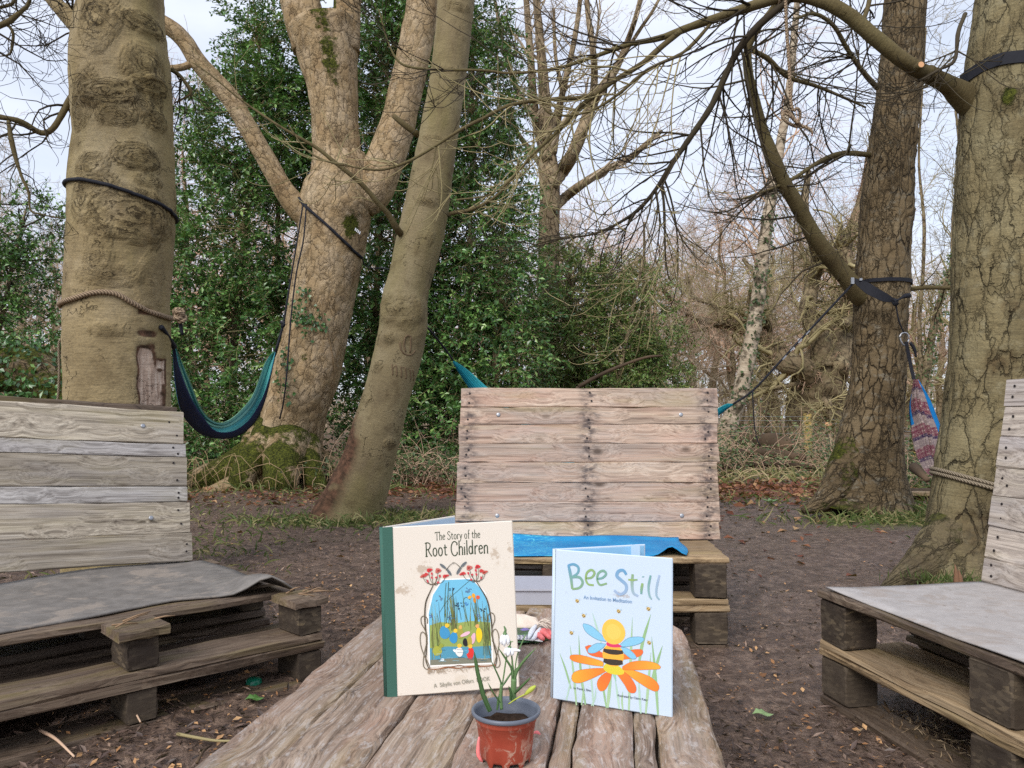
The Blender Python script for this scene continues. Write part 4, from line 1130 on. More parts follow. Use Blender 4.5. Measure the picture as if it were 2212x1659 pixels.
def build_right_tree():
    d = 3.62
    root = thing('chestnut_tree', (P(2120, 1245, d)[0], d, 0), 'big pale cracked trunk with a black belt beside the right bench', 'tree', 'trees round the clearing')
    wv = 236
    lv = [(1275, 1975, 2235, d), (1200, 1990, 2232, d), (1120, 2000, 2235, d), (1040, 2012, 2244, d), (960, 2022, 2258, d), (860, 2036, 2272, d), (740, 2044, 2282, d), (620, 2050, 2288, d), (480, 2054, 2290, d), (330, 2058, 2292, d), (220, 2064, 2292, d), (140, 2074, 2294, d), (0, 2098, 2298, d), (-200, 2116, 2304, d), (-700, 2140, 2306, d)]
    def moss(TH, LL, bark):
        m = np.clip(0.9 - LL / 0.40, 0, 1) * (0.55 + 0.3 * np.sin(2 * TH + 1))
        return np.maximum(m, 1.0 * np.exp(-((LL - 2.27) / 0.05) ** 2 - ((TH + 0.55) / 0.16) ** 2))
    def wet(TH, LL, bark):
        return 0.85 * np.clip(1.5 - np.abs(LL - 0.18) / 0.20, 0, 1) * np.clip(0.62 + fbm(bark * 5, 3, 6), 0, 1) * np.exp(-((TH + .2) / 1.3) ** 2)
    t = Trunk(outline(lv), 0.018, 150, 0.02, 3, root_flare(0.2, 1.05, [(2, .45), (3, .5)], 1.5, 1.6, .1), 41, mossf=moss, woundf=wet, fine=0.006,
              bumps=[(2.27, -.55, .055, .06, .02, .5), (1.05, -.55, .05, .05, -.012, 1), (1.32, -.35, .05, .04, .014, .9), (2.12, .0, .05, .1, .014, .6), (.28, -.5, .07, .08, -.03, .9), (.28, .25, .07, .08, -.03, .9), (1.95, -.2, .03, .07, .012, .8), (1.6, .1, .04, .05, .012, .5)])
    link('trunk', t.mesh('trunk', M['bark_right']), root)
    limb('root', [(2110, 1100, 90, 3.60), (2065, 1140, 124, 3.56), (2025, 1185, 112, 3.50), (1985, 1222, 88, 3.44), (1945, 1250, 60, 3.38), (1902, 1272, 22, 3.32)], M['bark_right'], root, 30, 0.016, 0.05, mossf=lambda TH, LL, bark: np.clip(.30 + .8 * fbm(bark * 6, 3, 2), 0, 1), woundf=lambda TH, LL, bark: np.clip(.45 + .5 * fbm(bark * 7, 3, 5), 0, .8))
    A = limb('limb', [(2165, 275, 84, 3.66), (2118, 240, 80, 3.64), (2078, 206, 66, 3.61), (2046, 182, 48, 3.56), (2006, 162, 40, 3.5), (1956, 134, 37, 3.42), (1886, 78, 36, 3.4), (1826, 28, 34, 3.4), (1761, -2, 30, 3.42), (1700, -8, 27, 3.45), (1646, 6, 24, 3.48), (1556, 36, 20, 3.52), (1486, 60, 17, 3.56), (1426, 82, 14, 3.6), (1356, 97, 11, 3.65), (1276, 125, 9, 3.7), (1200, 148, 7, 3.75), (1106, 158, 6, 3.8), (1040, 152, 6, 3.82), (935, 150, 5.5, 3.85), (868, 138, 5, 3.88), (838, 90, 4, 3.9), (818, 20, 3, 3.92)], M['bark_bough'], root, 18, 0.016, 0.04,
             bumps=[(.50, -.25, .028, .028, .014, .9)])
    Bq = limb('limb', [(1712, -6, 20, 3.45), (1694, 8, 18, 3.45), (1636, 58, 17, 3.5), (1596, 106, 16, 3.55), (1571, 155, 15, 3.6), (1536, 230, 14, 3.65), (1491, 297, 13, 3.7), (1451, 355, 11, 3.75), (1416, 410, 9, 3.8), (1376, 455, 8, 3.84), (1321, 490, 6, 3.88), (1271, 508, 5, 3.9), (1206, 515, 4, 3.95), (1150, 530, 3, 4.0)], M['twig_near'], root, 12, 0.02, 0.06)
    Cq = limb('limb', [(1470, 68, 14, 3.56), (1430, 100, 13, 3.55), (1386, 138, 12.5, 3.52), (1321, 178, 11.5, 3.5), (1286, 205, 11, 3.5), (1250, 232, 9, 3.48), (1208, 280, 8, 3.46), (1150, 335, 6, 3.44), (1106, 385, 5, 3.42), (1060, 420, 4, 3.4), (985, 432, 3, 3.4)], M['bark_bough'], root, 12, 0.02)
    Dq = limb('limb', [(1292, 203, 9, 3.5), (1245, 212, 9, 3.46), (1196, 214, 8.5, 3.42), (1106, 226, 8, 3.38), (1045, 255, 7.5, 3.34), (995, 280, 7, 3.3), (925, 325, 6.5, 3.28), (875, 352, 6, 3.26), (820, 367, 5.5, 3.24), (750, 358, 5, 3.24), (700, 346, 4, 3.24), (660, 322, 3.5, 3.24), (634, 286, 3, 3.24), (622, 268, 3, 3.24)], M['bark_bough'], root, 10, 0.02)
    Eq = limb('limb', [(1545, 40, 8, 3.54), (1480, 110, 8, 3.5), (1400, 150, 7, 3.45), (1340, 200, 7, 3.42), (1280, 238, 6, 3.4), (1222, 250, 5, 3.4), (1180, 240, 4, 3.4), (1168, 200, 3, 3.4), (1172, 155, 3, 3.4)], M['bark_bough'], root, 8, 0.02)
    Fq = limb('limb', [(1428, 402, 7, 3.78), (1434, 440, 6, 3.78), (1436, 505, 5, 3.76), (1438, 560, 4, 3.75), (1446, 604, 3, 3.74), (1456, 600, 3, 3.73)], M['twig_near'], root, 8, 0.02)
    Hq = limb('limb', [(1855, 55, 14, 3.4), (1870, 30, 12, 3.42), (1880, -10, 10, 3.45), (1890, -80, 8, 3.5)], M['bark_bough'], root, 9, 0.02)
    Gq = limb('limb', [(2085, 30, 12, 3.55), (2070, 70, 10, 3.5), (2062, 130, 9, 3.45), (2030, 150, 7, 3.42), (1985, 175, 5, 3.4)], M['twig_near'], root, 9, 0.02)
    sp = [dict(n=15, L=0.62, ang=0.95, N=13, ratio=0.5, wig=0.05, lift=(-.085, .17), rmax=0.0055, tmin=0.2, flat=0.4), dict(n=4, L=0.32, ang=0.65, N=9, ratio=0.75, wig=0.06, lift=(-.06, .22), sides=4, rmax=0.0034, rmin=0.0018, tmin=0.15)]
    twigs_on([A], [dict(sp[0], n=38, tmin=0.28, L=.7), sp[1]], M['twig_near'], root, 'twig', 21)
    twigs_on([Bq], [dict(sp[0], n=42, L=0.85, tmin=.1), dict(sp[1], n=4)], M['twig_near'], root, 'twig', 22)
    twigs_on([Cq, Eq, Fq], [dict(sp[0], n=16, L=.7), sp[1]], M['twig_green'], root, 'twig', 23)
    twigs_on([Dq], [dict(sp[0], n=12, L=0.36), dict(sp[1], n=2)], M['twig_green'], root, 'twig', 24)
    twigs_on([Hq, Gq], [dict(sp[0], n=8, L=0.4), sp[1]], M['twig_near'], root, 'twig', 25)
    # sawn stub on the bough
    bz = P(1982, 147, 3.37)
    V = Trunk([(bz[0], bz[1], bz[2], 0.020), (bz[0] - .002, bz[1] - .03, bz[2] + .002, 0.016)], 0.01, 14, 0.02)
    link('sawn_stub', V.mesh('sawn_stub', M['bark_bough']), root)
    disc = [(bz[0] + .013 * math.cos(a), bz[1] - .0315, bz[2] + .002 + .013 * math.sin(a)) for a in np.arange(14) * 2 * PI / 14]
    link('sawn_face', mesh_np('sawn_face', disc, polys=[list(range(14))], mats=[M['cutwood']], smooth=False), root)
    return root, t, A
right_root, rightt, bough = build_right_tree()
# ---------------------------------------------------------------- pallet furniture
def put_board(name, parent, o, ex, ez, L, W, T, mat, seed, segs=10, rough=0.0015, bev=0.004, want=None):
    """board from corner o, running along ex, with ez its thickness direction"""
    ex, ez = unit(ex), np.asarray(ez, float)
    ez = unit(ez - ex * (ez @ ex))
    ey = np.cross(ez, ex)
    if want is not None and ey @ np.asarray(want, float) < 0:
        o, ex, ey = np.asarray(o, float) + ex * L, -ex, -ey
    V, q, caps = board(L, W, T, seed, segs, bev, rough)
    me = mesh_np(name, V, q, mats=[mat], polys=caps, smooth=False)
    return link(name, me, parent, frame(o, ex, ey, ez))

def put_block(name, parent, o, ex, ey, h, a, b, mat, seed):
    r = np.random.default_rng(seed)
    ex, ey = unit(ex), unit(ey)
    if np.cross(ex, ey)[2] < 0:
        o, ex = np.asarray(o, float) + ex * a, -ex
    bv = 0.006
    def ring(z, i):
        return [(i, 0 + bv * .3, z), (a - i, 0, z), (a, i, z), (a, b - i, z), (a - i, b, z), (i, b, z), (0, b - i, z), (0, i, z)]
    zs = [(0.002, bv * 1.3), (bv, bv * .7), (h * .35, bv * .5), (h * .7, bv * .5), (h - bv, bv * .7), (h - .002, bv * 1.3)]
    V = np.array([p for z, i in zs for p in ring(z, i)], float)
    V += r.normal(0, 0.0012, V.shape)
    n = len(zs)
    i = (np.arange(n - 1) * 8)[:, None]
    j = np.arange(8)[None]
    q = np.stack([i + j, i + (j + 1) % 8, i + 8 + (j + 1) % 8, i + 8 + j], -1).reshape(-1, 4)
    me = mesh_np(name, V, q, mats=[mat], polys=[list(range(8))[::-1], list(range((n - 1) * 8, n * 8))], smooth=False)
    return link(name, me, parent, frame(o, ex, ey, np.cross(ex, ey)))

def disc_mesh(name, r, h, mat, sides=14, dome=0.4):
    B = Bag()
    a = np.arange(sides) * 2 * PI / sides
    rings = [(1.0, 0.0), (1.0, h * .5), (0.75, h * (.5 + dome * .4)), (0.35, h * (.5 + dome * .6))]
    V = np.array([(r * k * math.cos(t), r * k * math.sin(t), z) for k, z in rings for t in a])
    i = (np.arange(len(rings) - 1) * sides)[:, None]
    j = np.arange(sides)[None]
    q = np.stack([i + j, i + (j + 1) % sides, i + sides + (j + 1) % sides, i + sides + j], -1).reshape(-1, 4)
    return mesh_np(name, V, q, mats=[mat], polys=[list(range((len(rings) - 1) * sides, len(rings) * sides))])
bolt_me = disc_mesh('bolt', 0.0080, 0.006, M['metal'])
nail_me = disc_mesh('nail', 0.0040, 0.0012, M['nail'], 8)

def stud(name, me, parent, p, n):
    n = unit(n)
    x = unit(np.cross((0.31, 0.2, 0.93), n))
    o = bpy.data.objects.new(name, me)
    col.objects.link(o)
    o.parent = parent
    o.matrix_basis = world_of(parent).inverted() @ frame(p, x, np.cross(n, x), n)
    return o

def pallet(parent, F, a, b, length, depth, z, hb, blk, posts, mat_top, mat_deck, mat_face, seed, top, deck, base=True, rows=3, tb=0.02, topskip=()):
    """one two-deck stack: F = front corner, a along the front, b towards the back; z = list of levels"""
    a, b = np.append(unit(a), 0), np.append(unit(b), 0)
    up = np.array([0, 0, 1.0])
    F = np.append(F, 0)
    zb, zl, zm, zu, zt = z       # base boards, lower blocks, middle decks, upper blocks, top deck
    k = seed
    br = np.linspace(0, depth - blk[1], rows)
    for r_, bo in enumerate(br):
        if base:
            put_board('base_board', parent, F + b * bo + up * zb, a, up, length, blk[1], zl - zb, mat_deck, k, want=b); k += 1
        for ao in posts:
            jit = np.random.default_rng(k).normal(0, 0.004, 2)
            for z0, z1 in ((zl, zm), (zu, zt)):
                put_block('block', parent, F + a * (ao + jit[0]) + b * (bo + 0.004 + jit[1] * .5) + up * (z0 + .001), a, b, z1 - z0 - .002, blk[0], blk[1] - .008, M['block'], k); k += 1
    # middle decks: lower pallet's top boards and upper pallet's base boards
    half = (zu - zm) / 2
    for (b0, b1, mt) in deck:
        put_board('deck_board', parent, F + b * b0 + up * zm - a * .004, a, up, length + .008, b1 - b0, half - .001, mt or mat_deck, k, want=b); k += 1
    for r_, bo in enumerate(br):
        put_board('deck_board', parent, F + b * bo + up * (zm + half), a, up, length, blk[1], half - .001, mat_face if r_ == 0 else mat_deck, k, want=b); k += 1
    for (b0, b1, mt) in top:
        put_board('seat_plank', parent, F + b * b0 + up * zt - a * .006, a, up, length + .012, b1 - b0, tb, mt or mat_top, k, want=b); k += 1

def backrest(parent, O, a, upv, face, widths, length, T, mats, seed, jitter=0.002, zs=None):
    """planks one above the other from corner O; face = the way the seat looks"""
    a, upv, face = unit(a), unit(upv), unit(face)
    h = 0.0
    r = np.random.default_rng(seed)
    out = []
    for i, wd in enumerate(widths):
        j = r.normal(0, jitter)
        o = O + upv * h + a * j
        put_board('backrest_plank', parent, o + face * r.normal(0, .001), a, face, length + r.normal(0, jitter), wd - 0.0006, T, mats[i % len(mats)], seed + i, 12, 0.0012, 0.003, want=upv)
        out.append((o, h, wd))
        h += wd
    return out, h

def build_centre_bench():
    F = np.array([0.694, 2.50])
    a, b = np.array([-1.0, 0.0]), np.array([0.06, 1.0])
    root = thing('pallet_bench', (0.2, 2.9, 0), 'pinkish bare pallet bench with a blue mat, facing the books', 'bench', 'pallet benches round the table')
    b1 = unit(b)
    pallet(root, F, a, b, 1.08, 0.80, (-.004, .018, .122, .164, .276), 0.1, (0.102, 0.11), (0.004, 0.49, 0.97), M['wood_pale_edge'], M['wood_dirty'], M['wood_pale_edge'], 100,
           [(0.0, 0.115, None), (0.122, 0.236, None), (0.243, 0.35, None), (0.36, 0.45, None)], [(0, 0.1, M['wood_pale_edge']), (.2, .3, None), (.4, .5, None), (.62, .72, None)], tb=0.02)
    for ao in (0.0, .485, .968):
        put_board('stringer_board', root, np.array([F[0] - ao, F[1] + .003, .276]) + np.array([b1[0], b1[1], 0]) * 0, np.array([b1[0], b1[1], 0]) , (0, 0, -1), .8, .1, .016, M['wood_dirty'], 170 + int(ao * 10), want=(-1, 0, 0))
    O = np.array([-0.208, 2.865, 0.297])
    upv = unit(np.array([0.02, 0.09, 0.57]))
    face = unit(np.array([0.0, -1.0, 0.155]))
    widths = [0.062, 0.070, 0.069, 0.074, 0.069, 0.0705, 0.064, 0.072]
    widths = [w_ * 1.03 for w_ in widths]
    mats = [M['wood_centre']]
    rows, H = backrest(root, O, np.array([1.0, 0, 0]), upv, face, widths, 0.972, 0.02, mats, 200)
    zz = unit(np.cross([1, 0, 0], upv))
    # studs sit on the front of the planks
    fo = face * 0.0206
    for (o, h, wd) in rows:
        for xx in (0.028, 0.485, 0.935):
            for k in (0.28, 0.72):
                stud('nail', nail_me, root, o + np.array([1.0, 0, 0]) * (xx + rng.normal(0, .006)) + upv * wd * (k + rng.normal(0, .06)) + fo * 1.02, face)
    for (px, k) in ((0.14, 6), (0.832, 6), (0.15, 1), (0.832, 1)):
        o, h, wd = rows[k]
        stud('bolt', bolt_me, root, o + np.array([1.0, 0, 0]) * px + upv * wd * (.55 if k == 6 else .3) + fo, face)
    # uprights behind the planks
    for xx in (0.01, 0.44, 0.86):
        put_board('upright', root, O + np.array([1.0, 0, 0]) * xx - face * 0.0035 - np.array([0, 0, .26]) * 0, upv, -face, H - .01, 0.095, 0.075, M['wood_dirty'], 260 + int(xx * 10), want=(1, 0, 0))
    return root
centre_bench = build_centre_bench()

def build_left_bench():
    F = np.array([-0.598, 2.188])
    a, b = unit(np.array([-0.729, -0.684])), unit(np.array([-0.684, 0.729]))
    A3, B3 = np.append(a, 0), np.append(b, 0)
    F3 = np.append(F, 0)
    root = thing('pallet_bench', tuple(F3 + A3 * .6 + B3 * .4), 'weathered grey pallet bench with a rubber sheet and broken front boards', 'bench', 'pallet benches round the table')
    FS, F, F3 = F3, F - a * .072, F3 - A3 * .072
    pallet(root, F, a, b, 1.32, 0.86, (-.02, .004, .084, .132, .208), 0.08, (0.072, 0.135), (0.0, 0.452, 1.0), M['wood_dirty'], M['wood_dirty'], M['wood_dirty'], 300,
           [(0.155, 0.25, None), (0.30, 0.40, None), (0.45, 0.55, None), (0.60, 0.70, None), (0.74, 0.84, None)], [(0, .12, None), (.16, .27, None), (.34, .44, None), (.52, .62, None), (.74, .84, None)], tb=0.02)
    up = np.array([0, 0, 1.0])
    for ao, w_, ext in ((0.0, .10, .0), (0.442, .115, .03)):     # what is left of the front seat board
        o = put_board('broken_board', root, F3 + A3 * (ao - .012) - B3 * .01 + up * .209, A3, up, w_, .145, .022, M['wood_dirty'], 350 + int(ao * 10), 5, .002, want=B3)
        tag(o, 'stub of broken seat board nailed to its block')
    Bs = Bag()
    r = np.random.default_rng(3)
    for k in range(14):                                           # split orange fibres
        c = F3 + A3 * r.uniform(-.01, .09) + B3 * r.uniform(.02, .1) + up * (.232 + r.uniform(0, .012)) + (A3 * .452 if k % 3 == 0 else 0)
        dv = unit(A3 * r.normal(-.9, .4) + B3 * r.normal(0, .35) + up * r.normal(.05, .1)) * r.uniform(.025, .075)
        Bs.tube(np.array([c, c + dv * .5 + up * .002, c + dv]), [.0025, .0015], 4)
    tag(link('splinter', Bs.mesh('splinter', [plain('split_wood', lin(142, 116, 90), 0.8, var=.3)]), root), kind='stuff')
    # backrest
    O = np.array([-1.155, 2.776, 0.235])
    Lb = 1.2
    upv = unit(np.array([-0.083, 0.086, 0.53]))
    face = unit(np.cross(A3, upv))
    if face[1] > 0: face = -face
    widths = [0.098, 0.110, 0.056, 0.108, 0.048, 0.120]
    mats = [M['wood_left'], M['wood_left'], M['wood_silver'], M['wood_left'], M['wood_silver'], M['wood_left']]
    level, A3 = A3, unit(A3 + np.array([0, 0, .062]))          # the back stands a little askew
    rows, H = backrest(root, O, A3, upv, face, widths, Lb, 0.022, mats, 400, 0.003)
    fo = face * 0.0226
    for (aa, k, f) in ((0.135, 5, .5), (0.13, 1, .5), (.98, 5, .5)):
        o, h, wd = rows[k]
        stud('bolt', bolt_me, root, o + A3 * aa + upv * wd * f + fo, face)
    for (o, h, wd) in rows:
        for xx in (0.03, 0.6, 1.08):
            for k in (0.3, 0.7):
                stud('nail', nail_me, root, o + A3 * (xx + rng.normal(0, .008)) + upv * wd * (k + rng.normal(0, .06)) + fo * 1.02, face)
    # rail behind, its edge shows over the top plank
    put_board('top_rail', root, O + A3 * .012 + upv * (H - .055) - face * .001, A3, -face, Lb - .012, 0.078, 0.045, M['wood_dirty'], 471, want=upv)
    for xx in (0.02, 0.62, 1.08):
        put_board('upright', root, O + A3 * xx - face * 0.0465, upv, -face, H - .1, 0.09, 0.06, M['wood_dirty'], 480 + int(xx * 10), want=A3)
    A3, F3 = level, FS
    # the warped rubber sheet
    na, nb = 46, 30
    la = np.linspace(-0.035, 1.32, na)
    V = []
    for k in range(nb):
        t = k / (nb - 1)
        for i, aa in enumerate(la):
            b0 = np.interp(aa, [-.035, .05, .15, .26, .4, .7, 1.3], [.095, .13, .20, .235, .225, .185, .16])
            b1 = np.interp(aa, [-.035, .1, .3, 1.3], [.80, .83, .835, .84])
            bb = b0 + (b1 - b0) * t
            z = .2335 + .003 * math.sin(aa * 9 + t * 4) + .004 * vnoise(np.array([aa * 3, t * 3, 0.]))
            z += .058 * math.exp(-((aa - .03) / .06) ** 2) * math.exp(-(t / .30) ** 2)            # curl at the corner
            z += -.004 * math.exp(-((aa + .045) / .03) ** 2) * math.exp(-(t / .5) ** 2)
            z += .010 * math.exp(-((aa - .25) / .18) ** 2) * math.exp(-((t - .85) / .25) ** 2)      # ridge near the back
            z = max(z, .2312)
            V.append(F3 + A3 * aa + B3 * bb + up * z)
    top_ = np.array(V)
    nrm = np.array([0, 0, 1.0])
    bot = top_ - nrm * 0.0
    bot = bot - np.array([0, 0, .0055])
    top_ = top_ + np.array([0, 0, .0005])
    n = na * nb
    i = (np.arange(nb - 1) * na)[:, None]; j = np.arange(na - 1)[None]
    q = np.stack([i + j, i + na + j, i + na + j + 1, i + j + 1], -1).reshape(-1, 4)
    qs = [q, q[:, ::-1] + n]
    edge = list(range(na)) + [k * na + na - 1 for k in range(1, nb)] + [(nb - 1) * na + k for k in range(na - 2, -1, -1)] + [k * na for k in range(nb - 2, 0, -1)]
    e = np.array(edge)
    qs.append(np.stack([e, e + n, np.roll(e, -1) + n, np.roll(e, -1)], 1)[:, ::-1])
    me = mesh_np('rubber_sheet', np.vstack([top_, bot]), np.vstack(qs), mats=[M['rubber']])
    tag(link('rubber_sheet', me), 'scuffed dark grey rubber sheet curling up at its front corner', 'mat', 'seat coverings on the benches')
    return root
left_bench = build_left_bench()

def build_right_bench():
    F = np.array([0.815, 2.06])
    a, b = unit(np.array([0.2, -0.98])), unit(np.array([0.98, 0.2]))
    A3, B3 = np.append(a, 0), np.append(b, 0)
    F3 = np.append(F, 0)
    root = thing('pallet_bench', tuple(F3 + A3 * .6 + B3 * .3), 'pallet bench with a smooth pale grey sheet, cut by the picture edge', 'bench', 'pallet benches round the table')
    pallet(root, F, a, b, 1.16, 0.62, (-.004, .018, .122, .160, .270), 0.1, (0.105, 0.10), (0.0, 0.502, 1.05), M['wood_dirty'], M['wood_dirty'], M['wood_pale_edge'], 500,
           [(0.0, 0.11, M['wood_dirty']), (0.13, 0.24, None), (0.26, .36, None), (.39, .49, None)], [(0, .115, M['wood_pale_edge']), (.15, .25, M['wood_pale_edge']), (.3, .4, None), (.46, .56, None)], tb=0.02)
    O = np.array([1.318, 2.145, 0.292])
    lean = np.array([.10, .02, .56])
    upv = unit(lean)
    face = unit(np.cross(A3, upv))
    if face[0] > 0: face = -face
    rows, H = backrest(root, O, A3, upv, face, [0.066, .088, .084, .082, .086, .084, .080], 1.15, 0.022, [M['wood_right']], 600, 0.003)
    fo = face * 0.0226
    for (o, h, wd) in rows:
        for xx in (0.03, 0.52, 1.06):
            for k in (0.3, 0.72):
                stud('nail', nail_me, root, o + A3 * (xx + rng.normal(0, .006)) + upv * wd * (k + rng.normal(0, .06)) + fo * 1.02, face)
    for xx in (0.02, 0.52, 1.02):
        put_board('upright', root, O + A3 * xx - face * 0.0035, upv, -face, H - .02, 0.09, 0.06, M['wood_dirty'], 680 + int(xx * 10), want=A3)
    # pale sheet
    na, nb = 50, 14
    V = []
    for k in range(nb):
        t = k / (nb - 1)
        for i in range(na):
            aa = np.linspace(.012, 1.18, na)[i]
            bb = .012 + .006 * math.sin(aa * 8) + (.505 - .012) * t
            z = .2945 + .004 * max(0, math.sin(aa * 11 + 1.2)) * math.exp(-(t / .10) ** 2) + .003 * math.exp(-((aa - .02) / .04) ** 2) * math.exp(-(t / .3) ** 2)
            V.append(F3 + A3 * aa + B3 * bb + np.array([0, 0, z]))
    V = np.array(V)
    n = na * nb
    i = (np.arange(nb - 1) * na)[:, None]; j = np.arange(na - 1)[None]
    q = np.stack([i + j, i + j + 1, i + na + j + 1, i + na + j], -1).reshape(-1, 4)
    edge = list(range(na)) + [k * na + na - 1 for k in range(1, nb)] + [(nb - 1) * na + k for k in range(na - 2, -1, -1)] + [k * na for k in range(nb - 2, 0, -1)]
    e = np.array(edge)
    me = mesh_np('seat_sheet', np.vstack([V, V - np.array([0, 0, .0035])]), np.vstack([q, q[:, ::-1] + n, np.stack([e, e + n, np.roll(e, -1) + n, np.roll(e, -1)], 1)]), mats=[M['sheet']])
    tag(link('seat_sheet', me), 'flat pale grey plastic sheet lying on the right bench seat', 'mat', 'seat coverings on the benches')
    return root
right_bench = build_right_bench()

def build_blue_mat():
    na, nb = 60, 24
    V = []
    xs = np.linspace(-0.33, 0.565, na)
    for k in range(nb):
        t = k / (nb - 1)
        for x in xs:
            y = 2.508 + t * .33 + .012 * t * (x < .5)
            xx = x + .055 * t + .01 * math.sin(t * 5)
            z = .3005 + .0025 * math.sin(x * 15 + t * 3) * (0.3 + t)
            z += .030 * math.exp(-((x - .515) / .032) ** 2) * math.exp(-(t / .35) ** 2)
            z += .020 * np.clip((t - .86) / .14, 0, 1) * np.clip(1.25 - (x + .3) / .9, 0, 1)
            z += .006 * np.clip((x - .3) / .27, 0, 1) * t
            V.append((xx, y, max(z, .2998)))
    V = np.array(V)
    n = na * nb
    i = (np.arange(nb - 1) * na)[:, None]; j = np.arange(na - 1)[None]
    q = np.stack([i + j, i + j + 1, i + na + j + 1, i + na + j], -1).reshape(-1, 4)
    e = np.array(list(range(na)) + [k * na + na - 1 for k in range(1, nb)] + [(nb - 1) * na + k for k in range(na - 2, -1, -1)] + [k * na for k in range(nb - 2, 0, -1)])
    me = mesh_np('woven_mat', np.vstack([V, V - np.array([0, 0, .0025])]), np.vstack([q, q[:, ::-1] + n, np.stack([e, e + n, np.roll(e, -1) + n, np.roll(e, -1)], 1)]), mats=[M['bluemat']])
    tag(link('woven_mat', me), 'bright blue woven plastic mat lying on the bench behind the books', 'mat', 'seat coverings on the benches')
build_blue_mat()

# ---------------------------------------------------------------- table
TZ = 0.262
TD = unit(np.array([0.1446, 1.0]))          # the way the boards run
TN = np.array([TD[1], -TD[0]])              # to the right across them
def build_table():
    A3, N3 = np.append(TD, 0), np.append(TN, 0)
    up = np.array([0, 0, 1.0])
    right = np.array([0.2985, 1.067])       # on the right edge
    R = np.append(right, 0) - A3 * .30
    root = thing('pallet_table', tuple(R - N3 * .36 + A3 * .6), 'low table of worn stained planks holding the two books', 'table')
    ws = [.104, .130, .119, .134, .034, .089, .034, .092]
    offs = [0, .0, .045, .06, .075, .07, .03, -.01]
    x = -sum(ws) - .002
    for k, wd in enumerate(ws):
        L = 1.10 + offs[k]
        o = R + N3 * x + up * (TZ - .03 + [0, .001, -.002, .003, -.003, .002, 0, .001][k])
        # local x along the boards, local y must point to the right edge
        ey = N3
        V, q, caps = board(L, wd - .0032, .03, 700 + k, 26, .0045, .0011, .008)
        r = np.random.default_rng(900 + k)
        for side in (0, 1):                   # ragged arrises
            sel = (V[:, 1] > wd * .5) if side else (V[:, 1] < wd * .5)
            V[sel, 1] += (.0020 * fbm(np.stack([V[sel, 0] * 9, np.full(sel.sum(), side * 9.0 + k), V[sel, 2] * 0], 1), 3, k))
        if k == 7:                            # rounded far corner
            e = V[:, 0] > L - .12
            V[e, 1] -= np.clip((V[e, 0] - (L - .12)) / .12, 0, 1) ** 2 * (V[e, 1] > wd * .5) * .04
        if k == 0:                            # chipped edge
            c = np.exp(-((V[:, 0] - .52) / .035) ** 2) * (V[:, 1] < wd * .3)
            V[:, 1] += c * .016
        V = V * np.array([1, -1, 1])
        me = mesh_np('tabletop_plank', V, q[:, ::-1], mats=[M['wood_table']], polys=[c[::-1] for c in caps], smooth=False)
        link('tabletop_plank', me, root, frame(o, A3, -N3, up))
        x += wd
    W = sum(ws)
    for s in (.06, .58, 1.02):                # bearers and blocks under the top
        put_board('bearer', root, R - N3 * (W - .01) + A3 * s + up * (TZ - .056), N3, up, W - .02, .09, .024, M['wood_dirty'], 760 + int(s * 10))
        for c in (.02, W / 2 - .05, W - .12):
            put_block('block', root, R - N3 * (W - c) + A3 * s + up * .02, N3, A3, TZ - .077, .10, .09, M['block'], 770 + int(s * 30 + c * 20))
    for c in (.02, W / 2 - .05, W - .12):
        put_board('skid', root, R - N3 * (W - c - .1) + A3 * .0 - up * .002, A3, up, 1.1, .10, .021, M['wood_dirty'], 790 + int(c * 10))
    # scraps burnt or painted on the planks
    return root
table = build_table()
